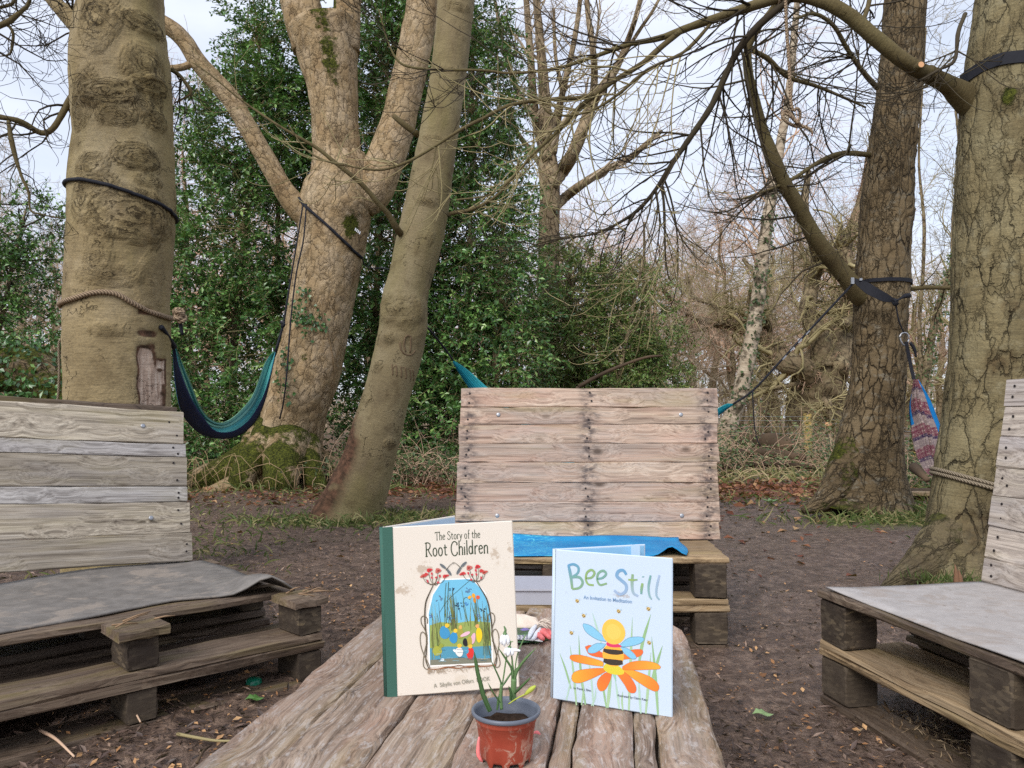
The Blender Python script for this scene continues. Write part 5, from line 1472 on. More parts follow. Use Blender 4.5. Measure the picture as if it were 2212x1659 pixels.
# ---------------------------------------------------------------- flat print
class Art:
    """coloured shapes on a page, in metres across (x) and up (y), later ones a hair further out"""
    def __init__(self):
        self.V, self.F, self.C, self.n, self.h = [], [], [], 0, 0.00012
    def poly(self, pts, c):
        pts = np.asarray(pts, float)
        self.V.append(np.column_stack([pts, np.full(len(pts), self.h)]))
        self.C.append(np.repeat(np.asarray([c], float), len(pts), 0) if np.ndim(c[0]) == 0 else np.asarray(c, float))
        self.F.append([self.n + k for k in range(len(pts))])
        self.n += len(pts)
        self.h += 0.0000035
    def ell(self, x, y, rx, ry, c, rot=0, n=18, wob=0.0):
        a = np.arange(n) * 2 * PI / n
        k = 1 + wob * np.sin(a * 3 + x * 900)
        u, v = rx * np.cos(a) * k, ry * np.sin(a) * k
        self.poly(np.column_stack([x + u * math.cos(rot) - v * math.sin(rot), y + u * math.sin(rot) + v * math.cos(rot)]), c)
    def stroke(self, pts, wd, c, smooth=True, n=None, c2=None):
        p = np.asarray(pts, float)
        if smooth and len(p) > 2:
            p = spline(np.column_stack([p, np.zeros(len(p))]), n or len(p) * 4)[:, :2]
        m = len(p)
        wv = np.full(m, wd) if np.ndim(wd) == 0 else np.interp(np.linspace(0, 1, m), np.linspace(0, 1, len(wd)), wd)
        t = unit(np.gradient(p, axis=0))
        nrm = np.column_stack([-t[:, 1], t[:, 0]])
        a, b = p + nrm * wv[:, None] / 2, p - nrm * wv[:, None] / 2
        V = np.empty((2 * m, 2)); V[0::2] = a; V[1::2] = b
        self.V.append(np.column_stack([V, np.full(2 * m, self.h)]))
        if c2 is None:
            self.C.append(np.repeat(np.asarray([c], float), 2 * m, 0))
        else:
            f = np.repeat(np.linspace(0, 1, m), 2)[:, None]
            self.C.append(np.asarray([c]) * (1 - f) + np.asarray([c2]) * f)
        for k in range(m - 1):
            self.F.append([self.n + 2 * k, self.n + 2 * k + 1, self.n + 2 * k + 3, self.n + 2 * k + 2])
        self.n += 2 * m
        self.h += 0.0000035
    def text(self, s, x, y, size, c, align='CENTER', rot=0.0, sx=1.0, bold=0.0):
        cu = bpy.data.curves.new('lettering', 'FONT')
        cu.body = s
        cu.size = size
        cu.align_x = align
        cu.offset = bold
        cu.resolution_u = 3
        o = bpy.data.objects.new('lettering', cu)
        col.objects.link(o)
        dg = bpy.context.evaluated_depsgraph_get()
        me = bpy.data.meshes.new_from_object(o.evaluated_get(dg))
        bpy.data.objects.remove(o)
        bpy.data.curves.remove(cu)
        v = np.array([q.co[:2] for q in me.vertices])
        v[:, 0] *= sx
        v = np.column_stack([x + v[:, 0] * math.cos(rot) - v[:, 1] * math.sin(rot), y + v[:, 0] * math.sin(rot) + v[:, 1] * math.cos(rot)])
        self.V.append(np.column_stack([v, np.full(len(v), self.h)]))
        self.C.append(np.repeat(np.asarray([c], float), len(v), 0))
        for p in me.polygons:
            self.F.append([self.n + k for k in p.vertices])
        self.n += len(v)
        self.h += 0.0000035
        bpy.data.meshes.remove(me)
    def mesh(self, name, thick0):
        """x -> local x, y -> local z, height -> local -y (out of the front of the board)"""
        V = np.vstack(self.V)
        W = np.column_stack([V[:, 0], -V[:, 2] - thick0, V[:, 1]])
        return mesh_np(name, W, polys=self.F, mats=[M['ink']], smooth=False, attrs={'ink': np.vstack(self.C)})

def slab(name, L, T, H, mat, r=0.0015):
    """upright board: x 0..L, y 0..T (back), z 0..H, with softened edges"""
    B = []
    def ring(x, i):
        return [(x, i, 0 + i), (x, T - i, 0 + i), (x, T - i, H - i), (x, i, H - i)]
    pr = [(0, r), (0, r), (H, r)]
    V, n = [], 0
    xs = [(0, r * 1.2), (r, 0.0), (L - r, 0.0), (L, r * 1.2)]
    for x, i in xs:
        k = r
        V += [(x, i, k), (x, k, i), (x, T - k, i), (x, T - i, k), (x, T - i, H - k), (x, T - k, H - i), (x, k, H - i), (x, i, H - k)]
    m = 8
    i = (np.arange(len(xs) - 1) * m)[:, None]
    j = np.arange(m)[None]
    q = np.stack([i + j, i + m + j, i + m + (j + 1) % m, i + (j + 1) % m], -1).reshape(-1, 4)[:, ::-1]
    return mesh_np(name, V, q, mats=[mat], polys=[list(range(m))[::-1][::-1], list(range((len(xs) - 1) * m, len(xs) * m))[::-1]], smooth=False)

def book(root, BL, u, back, W, H, T, covermat, innermat, spinemat, back_dir, backW, pages_open, spine_w):
    """front board seen, spine at its left edge, back board running off along back_dir"""
    up = np.cross(u, back)
    if up[2] < 0: up = -up
    Mf = frame(BL, u, back, up)
    fc = link('front_cover', slab('front_cover', W, T, H, covermat), root, Mf)
    # back board
    bd = unit(back_dir - up * (back_dir @ up))
    side = np.cross(up, bd)
    o2 = BL + back * (spine_w * 0.9) - u * 0.001
    Mb = frame(o2, bd, np.cross(up, bd), up)
    link('back_cover', slab('back_cover', backW, T, H, covermat), root, Mb)
    nb = np.cross(up, bd)
    inner = 1 if nb @ (u) > 0 else -1
    # endpaper on the inside of the back board, with the page block beside it
    oi = o2 + bd * .004 - nb * .0008
    link('endpaper', slab('endpaper', backW - .008, .0006, H - .006, innermat, .0002), root, frame(oi + up * .003, bd, nb, up))
    pt = pages_open
    if pt > 0:
        link('page_block', slab('page_block', W - .012, pt, H - .008, M['paper'], .0004), root, frame(BL + back * (T + .0006) + u * .006 + up * .004, u, back, up))
    link('front_endpaper', slab('front_endpaper', W - .008, .0006, H - .006, innermat, .0002), root, frame(BL + back * (T + pt + .0012) + u * .005 + up * .003, u, back, up))
    # rounded spine
    n = 9
    V = []
    for k in range(n):
        a = PI * k / (n - 1)
        c = BL + back * (spine_w * .5 + T * .5)
        p = c - u * math.sin(a) * .0075 - back * math.cos(a) * (spine_w * .5 + T * .45)
        V += [p, p + up * H]
    V = np.array(V)
    inn = V + u * .0022
    qs = []
    m = len(V)
    for k in range(n - 1):
        qs.append((2 * k, 2 * k + 2, 2 * k + 3, 2 * k + 1))
        qs.append((m + 2 * k, m + 2 * k + 1, m + 2 * k + 3, m + 2 * k + 2))
        qs.append((2 * k + 1, 2 * k + 3, m + 2 * k + 3, m + 2 * k + 1))
        qs.append((2 * k, m + 2 * k, m + 2 * k + 2, 2 * k + 2))
    link('spine', mesh_np('spine', np.vstack([V, inn]), qs, mats=[spinemat]), root)
    return fc, Mf

INK = lin(62, 74, 54)
# strokes for a narrow storybook face; x to the right, y up, capital height 0.8
def arc(cx, cy, rx, ry, a0, a1, n=10):
    t = np.radians(np.linspace(a0, a1, n))
    return [(cx + rx * math.cos(a), cy + ry * math.sin(a)) for a in t]
GL = {
 'T': (.48, [[(0, .78), (.24, .79), (.48, .80)], [(.24, .8), (.23, .4), (.23, .0)], [(.14, .0), (.32, .0)], [(.0, .80), (.01, .68)], [(.48, .82), (.47, .70)]]),
 'h': (.36, [[(.05, .86), (.05, .0)], [(.05, .34), (.14, .47), (.24, .47), (.30, .36), (.30, 0)], [(0, 0), (.10, 0)], [(.25, 0), (.35, 0)]]),
 'e': (.36, [[(.05, .26), (.30, .31), (.27, .44), (.17, .49), (.07, .40), (.04, .22), (.11, .04), (.22, .01), (.31, .10)]]),
 'S': (.42, [[(.36, .66), (.31, .78), (.18, .81), (.06, .70), (.08, .54), (.24, .42), (.36, .28), (.34, .08), (.19, -.01), (.06, .04), (.02, .16)]]),
 't': (.30, [[(.12, .66), (.12, .12), (.18, .01), (.27, .06)], [(.0, .47), (.26, .48)]]),
 'o': (.38, [arc(.18, .24, .145, .245, 90, 450, 16)]),
 'r': (.28, [[(.05, .48), (.05, 0)], [(.05, .30), (.12, .45), (.20, .49), (.26, .44)], [(0, 0), (.11, 0)]]),
 'y': (.34, [[(.02, .48), (.16, .03)], [(.31, .48), (.16, .03), (.08, -.20), (-.02, -.24)]]),
 'f': (.26, [[(.27, .82), (.20, .86), (.13, .78), (.12, .4), (.12, 0)], [(.02, .46), (.25, .47)], [(.06, 0), (.18, 0)]]),
 'R': (.52, [[(.08, .80), (.08, 0)], [(-.02, .80), (.22, .82), (.38, .72), (.37, .54), (.26, .43), (.08, .40)], [(.22, .42), (.34, .18), (.50, -.01)], [(0, 0), (.17, 0)]]),
 'C': (.56, [arc(.30, .38, .27, .43, 48, 312, 20), [(.50, .74), (.49, .58)], [(.49, .18), (.50, .04)]]),
 'i': (.14, [[(.06, .48), (.06, 0)], [(.06, .64), (.062, .67)], [(.01, 0), (.11, 0)]]),
 'l': (.14, [[(.06, .86), (.06, 0)], [(.01, 0), (.11, 0)]]),
 'd': (.40, [arc(.16, .24, .13, .235, 60, 420, 16), [(.31, .86), (.31, 0)]]),
 'n': (.38, [[(.05, .48), (.05, 0)], [(.05, .34), (.14, .47), (.24, .47), (.30, .36), (.30, 0)], [(0, 0), (.10, 0)], [(.25, 0), (.35, 0)]]),
}
def letters(A, s, x, y, size, wt, c, xs=1.0, gap=.05):
    for ch in s:
        if ch == ' ':
            x += .22 * size * xs
            continue
        wd, sk = GL[ch]
        for p in sk:
            q = np.array(p) * np.array([size * xs, size]) + np.array([x, y])
            A.stroke(q, wt if len(p) > 2 else [wt * .9, wt * 1.15], c, True, 3 if len(p) == 2 else None)
        x += (wd + gap) * size * xs
    return x

def width_of(s, size, xs=1.0, gap=.05):
    return sum((.22 if ch == ' ' else GL[ch][0] + gap) for ch in s) * size * xs

# ---------------------------------------------------------------- the cream book
def build_cream_book():
    BL = np.array([-0.2150, 1.353, TZ + .002])
    BR = np.array([0.013, 1.379, TZ + .0105])
    u = unit(BR - BL)
    bh = unit(np.array([-u[1], u[0], 0]))
    back = unit(bh * math.cos(.055) - np.array([0, 0, 1.0]) * math.sin(.055))
    back = unit(back - u * (back @ u))
    W, H = 0.230, 0.291
    root = thing('picture_book', tuple(BL), 'cream hardback picture book with a green cloth spine, standing open', 'book', 'books standing on the table')
    bdir = np.array([.116, .200, 0.0])
    fc, Mf = book(root, BL, u, back, W, H, .0032, M['cover_cream'], M['endpaper'], M['cloth_green'], bdir, .228, .0075, .014)
    # green cloth overlapping the front board
    tag(link('cloth_strip', slab('cloth_strip', .0175, .0012, H + .0006, M['cloth_green'], .0003), fc, Mf @ Matrix.Translation((-.0012, -.0012, -.0003))), 'green cloth strip down the hinge')
    A = Art()
    def Z(zx, zy):
        v = .5
        uu = .5
        for _ in range(4):
            top, bot = 180 - 2 * uu, 1580 - 86 * uu
            v = (zy - top) / (bot - top)
            xl, xr = 155 - 85 * v, 1252 - 64 * v
            uu = (zx - xl) / (xr - xl)
        return uu * W, (1 - v) * H
    k = W / 1097
    wa = width_of('The Story of the', 1.0, .80)
    xa, ya = Z(580, 306); xb, yb = Z(967, 303)
    letters(A, 'The Story of the', xa, (ya + yb) / 2, (xb - xa) / wa, .0011, INK, .80)
    xa, ya = Z(485, 442); xb, yb = Z(1028, 425)
    wb = width_of('Root Children', 1.0, .78)
    letters(A, 'Root Children', xa, (ya + yb) / 2, (xb - xa) / wb, .0019, INK, .78)
    # arched picture: sky, reeds, water and round plain shapes
    out = [(612, 636), (858, 634), (955, 745), (978, 850), (990, 910), (968, 1302), (445, 1322), (470, 905), (520, 755)]
    A.poly([Z(*p) for p in [(602, 626), (866, 624), (966, 740), (990, 850), (1003, 910), (980, 1314), (432, 1335), (457, 905), (508, 750)]], lin(246, 243, 238))
    A.poly([Z(*p) for p in out], lin(116, 190, 222))
    A.poly([Z(*p) for p in [(470, 1000), (560, 975), (700, 985), (820, 970), (985, 985), (976, 1180), (455, 1190)]], lin(150, 168, 92))
    A.poly([Z(*p) for p in [(455, 1185), (600, 1172), (800, 1178), (975, 1168), (969, 1302), (446, 1321)]], lin(84, 152, 178))
    A.poly([Z(*p) for p in [(450, 1278), (700, 1262), (969, 1268), (968, 1302), (445, 1322)]], lin(128, 128, 112))
    r = np.random.default_rng(12)
    for i in range(90):
        x0 = r.uniform(468, 975)
        dense = r.random() < .6
        if dense: x0 = r.choice([r.uniform(462, 545), r.uniform(900, 975), r.uniform(640, 700)])
        y0 = r.uniform(1110, 1290) if abs(x0 - 715) > 170 else r.uniform(1000, 1050)
        y1 = y0 - r.uniform(120, 330)
        x1 = min(max(x0 + r.normal(0, 16), 486), 965)
        A.stroke([Z(x0, y0), Z((x0 + x1) / 2 + r.normal(0, 5), (y0 + y1) / 2), Z(x1, max(y1, 700 + abs(x1 - 730) * .55))], [.0011, .0009, .0004], [lin(108, 124, 62), lin(86, 100, 60), lin(146, 150, 86), lin(92, 84, 58)][i % 4])
    for (p, wd) in (([(620, 960), (640, 800), (662, 650)], .0012), ([(600, 940), (622, 760), (640, 660)], .001), ([(690, 960), (690, 820), (688, 710)], .0009), ([(560, 900), (640, 800), (780, 690), (850, 640)], .0007), ([(870, 960), (880, 860), (872, 790)], .0009), ([(790, 980), (770, 860), (775, 800), (800, 780), (830, 800)], .0009), ([(930, 980), (935, 920), (935, 880)], .0008), ([(740, 960), (735, 900), (725, 850)], .0008), ([(500, 960), (495, 920), (488, 900)], .0008)):
        A.stroke([Z(*q) for q in p], wd, lin(70, 88, 62))
    for (cx, cy, n, sp, c) in ((688, 708, 7, 26, lin(34, 52, 78)), (728, 840, 12, 42, lin(38, 50, 72)), (935, 880, 7, 24, lin(44, 52, 64)), (820, 722, 9, 26, lin(92, 120, 156)), (650, 940, 9, 28, lin(70, 104, 128)), (488, 925, 5, 16, lin(92, 112, 160)), (800, 830, 6, 20, lin(70, 130, 190)), (890, 935, 7, 24, lin(104, 124, 150)), (575, 790, 6, 32, lin(96, 116, 142))):
        for i in range(n):
            a = r.uniform(0, 2 * PI)
            q = sp * math.sqrt(r.random())
            x, y = Z(cx + q * math.cos(a), cy + q * math.sin(a) * .8)
            A.ell(x, y, .0020, .0008, c, r.uniform(0, PI), 8)
    for (x, y, rx, ry, c, ro) in ((862, 768, 14, 20, lin(238, 168, 48), .2), (898, 782, 17, 16, lin(226, 92, 60), -.6), (828, 780, 17, 12, lin(238, 180, 66), .4), (868, 805, 12, 22, lin(204, 138, 48), .1)):
        A.ell(*Z(x, y), rx * k, ry * k, c, ro)
    for (x, y, rx, ry, c, ro) in ((590, 1060, 42, 54, lin(70, 150, 196), .3), (616, 1003, 19, 17, lin(240, 196, 62), 0), (662, 1102, 34, 46, lin(58, 146, 200), -.1), (684, 1046, 18, 17, lin(242, 200, 66), 0), (722, 1066, 28, 46, lin(166, 160, 70), .1), (728, 1018, 15, 17, lin(222, 176, 96), 0),
                               (765, 1074, 44, 15, lin(236, 190, 206), .35), (826, 1110, 20, 46, lin(228, 182, 198), -.25), (795, 1130, 22, 40, lin(178, 166, 74), 0), (757, 1140, 20, 34, lin(38, 38, 40), .1), (880, 1082, 26, 62, lin(240, 206, 40), 0), (872, 1012, 16, 17, lin(226, 168, 104), 0),
                               (515, 1205, 38, 40, lin(168, 172, 72), .5), (552, 1165, 20, 18, lin(150, 160, 66), .2), (700, 1216, 32, 38, lin(240, 234, 228), .3), (706, 1166, 19, 17, lin(240, 192, 66), 0), (664, 1206, 18, 10, lin(246, 244, 242), -.5), (792, 1228, 30, 48, lin(222, 58, 52), -.1), (797, 1172, 18, 16, lin(240, 190, 64), 0), (765, 1212, 16, 18, lin(78, 156, 190), 0), (552, 1278, 16, 12, lin(226, 236, 240), 0)):
        A.ell(*Z(x, y), rx * k, ry * k, c, ro, 20, .05)
    for i in range(16):
        x0, y0 = r.uniform(480, 930), r.uniform(1195, 1290)
        A.stroke([Z(x0, y0), Z(x0 + 25, y0 - 2), Z(x0 + 55, y0 + 1)], .0006, [lin(50, 104, 130), lin(150, 196, 210)][i % 2])
    # twisting stems either side, red flower heads, roots along the foot
    st = lin(76, 68, 52)
    for sgn in (0, 1):
        f = (lambda x: x) if sgn == 0 else (lambda x: 1434 - x + (-8 if True else 0))
        d = -14 if sgn else 0
        A.stroke([Z(f(x), y + d) for x, y in ((530, 672), (490, 740), (455, 810), (438, 900), (432, 1000), (434, 1100), (424, 1200), (412, 1280), (430, 1345))], [.0013, .0022, .0024, .0022, .0020, .0014], st)
        A.stroke([Z(f(x), y + d) for x, y in ((452, 985), (455, 945), (430, 922), (405, 935), (402, 980), (425, 1030), (440, 1090), (430, 1150))], .0015, lin(110, 100, 80))
        A.stroke([Z(f(x), y + d) for x, y in ((438, 1150), (430, 1080), (405, 1050), (384, 1080), (380, 1150), (395, 1220), (420, 1280), (440, 1340), (410, 1352), (388, 1320), (400, 1240), (425, 1160))], .0015, lin(118, 108, 88))
        for (ax, ay) in ((450, 610), (470, 620), (500, 570), (525, 590), (580, 560), (560, 610), (590, 600), (640, 610), (575, 650), (490, 640)):
            A.stroke([Z(f(532), 668 + d), Z(f((532 + ax) / 2 + (ax - 532) * .18), (668 + ay) / 2 + 14 + d), Z(f(ax), ay + d)], .0008, lin(92, 78, 60))
        for (x, y, rx, ry, c) in ((452, 596, 26, 14, lin(196, 92, 80)), (478, 584, 18, 14, lin(204, 66, 66)), (508, 550, 24, 16, lin(212, 54, 62)), (580, 556, 26, 20, lin(198, 108, 98)), (640, 602, 28, 13, lin(208, 62, 64)), (526, 580, 8, 13, lin(206, 66, 78)), (592, 600, 8, 12, lin(206, 60, 72)), (560, 612, 9, 9, lin(206, 66, 76)), (524, 612, 8, 12, lin(204, 70, 82)), (572, 652, 10, 9, lin(204, 66, 78)), (486, 640, 8, 13, lin(200, 70, 82))):
            A.ell(*Z(f(x), y + d), rx * k, ry * k, c, .2, 10, .18)
            if rx > 20:
                A.ell(*Z(f(x + 4), y + d + 2), rx * k * .45, ry * k * .4, lin(150, 54, 48), .2, 8)
        # a dragonfly-like speck of two dark wings
        for (x, y, ro) in ((625, 522, -.7 if not sgn else .7), (672, 572, -1.0 if not sgn else 1.0)):
            A.ell(*Z(f(x), y + d * .6), 34 * k, 11 * k, lin(104, 110, 114), ro, 12)
        A.stroke([Z(f(x), y + d * .6) for x, y in ((646, 556), (680, 520), (705, 503), (722, 506))], [.0016, .0009, .0007], lin(96, 92, 80))
    A.stroke([Z(x, y) for x, y in ((420, 1350), (500, 1352), (590, 1336), (680, 1345), (760, 1332), (850, 1330), (930, 1328), (1000, 1318))], [.0016, .0024, .0018, .0022, .0016], lin(150, 96, 62))
    A.stroke([Z(x, y) for x, y in ((560, 1345), (640, 1330), (700, 1322), (770, 1340), (860, 1322))], .0012, lin(120, 84, 58))
    for i in range(70):
        x0 = r.uniform(420, 985) if i > 30 else r.uniform(420, 570)
        y0 = 1352 - (x0 - 420) * .05
        A.stroke([Z(x0, y0), Z(x0 + r.normal(0, 8), y0 + r.uniform(12, 22)), Z(x0 + r.normal(0, 12), y0 + r.uniform(18, 44))], .00045, lin(168, 150, 128))
    x, y = Z(700, 1470)
    A.text('A  Sibylle von Olfers  BOOK', x, y, .0105, lin(136, 134, 118), 'CENTER', .055, .80)
    link('cover_print', A.mesh('cover_print', .0002), fc, Mf)
    return root
cream_book = build_cream_book()

# ---------------------------------------------------------------- the pale blue book
def build_blue_book():
    BL = np.array([0.0708, 1.346, TZ + .002])
    BR = np.array([0.258, 1.262, TZ + .002])
    u = unit(BR - BL)
    bh = unit(np.array([-u[1], u[0], 0]))
    back = unit(bh * math.cos(.05) - np.array([0, 0, 1.0]) * math.sin(.05))
    W, H = 0.206, 0.254
    root = thing('picture_book', tuple(BL), 'pale blue hardback picture book with an orange flower on its cover', 'book', 'books standing on the table')
    fc, Mf = book(root, BL, u, back, W, H, .003, M['cover_blue'], M['endpaper_sky'], M['cover_blue'], np.array([.172, .098, 0]), .200, .0055, .011)
    link('jacket_flap', mesh_np('jacket_flap', [(0, 0, 0), (.022, .0, 0), (.022, .0, H - .01), (0, 0, H - .01), (0, .0006, 0), (.022, .0006, 0), (.022, .0006, H - .01), (0, .0006, H - .01)], [(0, 1, 2, 3), (5, 4, 7, 6), (0, 4, 5, 1), (3, 2, 6, 7), (1, 5, 6, 2), (0, 3, 7, 4)], mats=[M['endpaper']], smooth=False), root,
         frame(BL + back * .0105 + np.array([.147, .092, .004]), unit(np.array([.10, -.12, 0])), unit(np.array([.12, .10, 0])), (0, 0, 1)))
    A = Art()
    def Z(zx, zy):
        uu = (zx - 140) / 1015
        top, bot = 140 + 85 * uu, 1428 + 152 * uu
        return uu * W, (1 - (zy - top) / (bot - top)) * H
    k = W / 1015
    BLU, GRN, MID, LAV = lin(96, 152, 190), lin(132, 166, 118), lin(112, 160, 158), lin(158, 178, 206)
    r = np.random.default_rng(5)
    # watercolour grass
    for (x0, y0, x1, y1, x2, y2, wd, c) in ((300, 1340, 250, 1180, 195, 1040, 16, 0), (350, 1480, 320, 1200, 285, 970, 18, 1), (430, 1480, 385, 1200, 362, 885, 20, 0), (500, 1490, 470, 1200, 430, 1050, 14, 2), (620, 1500, 640, 1300, 655, 1200, 26, 1), (720, 1510, 700, 1360, 680, 1250, 18, 2),
                                          (800, 1520, 812, 1100, 825, 730, 22, 1), (880, 1130, 915, 930, 978, 705, 24, 0), (560, 950, 530, 850, 480, 690, 16, 2), (940, 1545, 960, 1300, 980, 1030, 20, 1), (1040, 1555, 1015, 1200, 985, 895, 22, 0), (985, 1280, 1030, 1120, 1075, 970, 22, 0), (610, 1500, 590, 1380, 560, 1200, 16, 0),
                                          (900, 1545, 890, 1420, 880, 1250, 18, 2), (480, 1490, 510, 1420, 520, 1330, 14, 2), (260, 1440, 280, 1350, 300, 1250, 12, 2), (750, 1520, 742, 1440, 748, 1360, 14, 1), (395, 1480, 410, 1350, 380, 1200, 16, 1)):
        c0 = [lin(150, 186, 140), lin(168, 198, 158), lin(178, 208, 188)][c]
        c1 = [lin(138, 176, 122), lin(156, 190, 146), lin(170, 202, 186)][c]
        A.stroke([Z(x0, y0), Z(x1, y1), Z(x2, y2)], [wd * k * .7, wd * k * 1.1, wd * k * .9, .0003], c0, True, 14, c1)
    # orange flower
    def petal(pts, c, c2):
        q = spline(np.array([Z(*p) + (0,) for p in pts + pts[:1]]), 34)[:-1, :2]
        m = np.linspace(0, 1, len(q))[:, None]
        f = 0.5 - 0.5 * np.cos(m * 2 * PI)
        A.poly(q, np.asarray([c]) * (1 - f) + np.asarray([c2]) * f)
        A.stroke(np.vstack([q, q[:1]]), .0006, lin(176, 92, 48), False)
    O1, O2, O3 = lin(242, 128, 50), lin(248, 166, 58), lin(236, 108, 56)
    petal([(420, 985), (470, 972), (560, 1030), (640, 1060), (700, 1090), (560, 1075), (460, 1050)], O3, lin(226, 100, 58))
    petal([(700, 1090), (800, 1020), (860, 1005), (912, 1012), (905, 1050), (850, 1075), (760, 1090)], O1, O3)
    petal([(575, 1150), (480, 1140), (330, 1110), (285, 1080), (300, 1055), (380, 1055), (500, 1085), (580, 1115)], O2, O1)
    petal([(600, 1195), (480, 1255), (370, 1292), (312, 1275), (308, 1225), (350, 1190), (470, 1170), (590, 1168)], O1, O2)
    petal([(655, 1205), (640, 1270), (600, 1345), (555, 1358), (530, 1315), (540, 1260), (600, 1205)], O3, O1)
    petal([(690, 1205), (760, 1300), (800, 1365), (850, 1370), (858, 1320), (810, 1240), (750, 1195)], O1, O3)
    petal([(745, 1185), (860, 1270), (980, 1345), (1035, 1355), (1045, 1305), (980, 1240), (860, 1190), (770, 1165)], O2, O1)
    petal([(745, 1150), (820, 1112), (930, 1102), (1030, 1125), (1060, 1165), (960, 1175), (840, 1180), (750, 1178)], O1, O2)
    A.stroke([Z(670, 1205), Z(680, 1240), Z(690, 1275)], [.006, .004, .001], lin(150, 196, 170))
    # a plain round stand-in above it: banded oval, gold disc, two pairs of blue leaves
    lf = lin(132, 192, 222); le = lin(82, 128, 156)
    def bl(pts):
        q = spline(np.array([Z(*p) + (0,) for p in pts + pts[:1]]), 30)[:-1, :2]
        A.poly(q, lf)
        A.stroke(np.vstack([q, q[:1]]), .0006, le, False)
    bl([(600, 940), (520, 920), (430, 860), (398, 800), (410, 785), (480, 810), (560, 880), (600, 925)])
    bl([(600, 960), (520, 955), (450, 1000), (452, 1035), (510, 1035), (580, 990)])
    bl([(725, 965), (790, 910), (880, 898), (925, 915), (890, 955), (800, 980), (730, 982)])
    bl([(720, 985), (780, 995), (840, 1040), (860, 1080), (820, 1085), (760, 1040)])
    A.ell(*Z(668, 1175), 90 * k, 42 * k, lin(216, 200, 62), -.12, 24, .04)
    A.ell(*Z(664, 1055), 92 * k, 92 * k, lin(244, 176, 66), 0, 26)
    for (y, h, w_) in ((1025, 17, 84), (1112, 20, 82)):
        A.stroke([Z(664 - w_, y - 14), Z(664 - w_ * .4, y), Z(664 + w_ * .4, y + 6), Z(664 + w_, y + 4)], [h * 1.6 * k, h * 2.4 * k, h * 2.4 * k, h * 1.6 * k], lin(62, 52, 46))
    A.ell(*Z(664, 968), 66 * k, 20 * k, lin(214, 62, 104), -.05, 16, .1)
    A.ell(*Z(665, 856), 100 * k, 102 * k, lin(246, 190, 82), 0, 28, .015)
    A.ell(*Z(665, 856), 62 * k, 64 * k, lin(248, 198, 96), 0, 24, .02)
    # small bees in the air
    for (x, y) in ((345, 590), (405, 718), (708, 680), (958, 660), (297, 865), (965, 948)):
        A.ell(*Z(x - 12, y - 14), 14 * k, 6 * k, lin(176, 196, 210), 1.9, 8)
        A.ell(*Z(x + 16, y - 10), 14 * k, 6 * k, lin(176, 196, 210), .9, 8)
        A.ell(*Z(x, y), 17 * k, 15 * k, lin(206, 176, 106), -.5, 12)
        A.stroke([Z(x - 3, y + 14), Z(x + 12, y + 2)], .0014, lin(88, 74, 58), False)
        A.stroke([Z(x - 14, y + 4), Z(x, y - 12)], .0010, lin(110, 92, 66), False)
    # brush lettering
    L = []
    S = [([(262, 275), (285, 380), (300, 485)], 26, BLU, GRN), ([(262, 280), (310, 272), (352, 300), (345, 350), (290, 385)], 22, BLU, MID), ([(290, 385), (360, 385), (392, 430), (365, 475), (300, 488)], 22, MID, GRN),
         ([(420, 395), (470, 388), (496, 350), (470, 322), (430, 345), (420, 400), (440, 445), (490, 455)], 20, GRN, lin(142, 172, 104)), ([(520, 400), (565, 392), (598, 358), (572, 330), (530, 352), (520, 405), (545, 452), (605, 440)], 20, MID, GRN),
         ([(772, 365), (745, 328), (705, 335), (690, 375), (725, 410), (770, 455), (765, 510), (715, 535), (668, 500)], 27, BLU, LAV), ([(825, 362), (820, 440), (830, 520), (872, 550)], 24, GRN, LAV), ([(788, 408), (830, 412), (866, 408)], 15, lin(150, 172, 90), GRN),
         ([(908, 440), (900, 490), (898, 532)], 22, lin(142, 172, 100), MID), ([(912, 380), (914, 388)], 22, MID, MID), ([(975, 372), (958, 470), (966, 545), (985, 578)], 19, MID, lin(140, 172, 176)), ([(1048, 370), (1026, 470), (1024, 545), (1048, 582)], 18, LAV, lin(142, 172, 186))]
    for pts, wd, c, c2 in S:
        A.stroke([Z(*p) for p in pts], [wd * k * .8, wd * k * 1.05, wd * k * .9, wd * k * .75], c, True, None, c2)
    x0, y0 = Z(402, 572); x1, y1 = Z(900, 620)
    A.text('An Invitation to Meditation', x0, y0, .0086, lin(116, 150, 186), 'LEFT', math.atan2(y1 - y0, x1 - x0), .90, .00012)
    x0, y0 = Z(322, 1342)
    A.text('by Frank J. Sileo', x0, y0, .0052, lin(64, 76, 84), 'LEFT', -.005, .95, .00006)
    x0, y0 = Z(703, 1402)
    A.text('illustrated by Claire Keay', x0, y0, .0052, lin(64, 76, 84), 'LEFT', -.005, .96, .00006)
    link('cover_print', A.mesh('cover_print', .0002), fc, Mf)
    return root
blue_book = build_blue_book()

# ---------------------------------------------------------------- the flower pot
def lathe(name, prof, mat, sides=48, wob=None):
    a = np.arange(sides) * 2 * PI / sides
    V = np.array([(r * math.cos(t) * (1 + (wob(t, z) if wob else 0)), r * math.sin(t) * (1 + (wob(t, z) if wob else 0)), z) for r, z in prof for t in a])
    n = len(prof)
    i = (np.arange(n - 1) * sides)[:, None]
    j = np.arange(sides)[None]
    q = np.stack([i + j, i + (j + 1) % sides, i + sides + (j + 1) % sides, i + sides + j], -1).reshape(-1, 4)
    return mesh_np(name, V, q, mats=[mat])

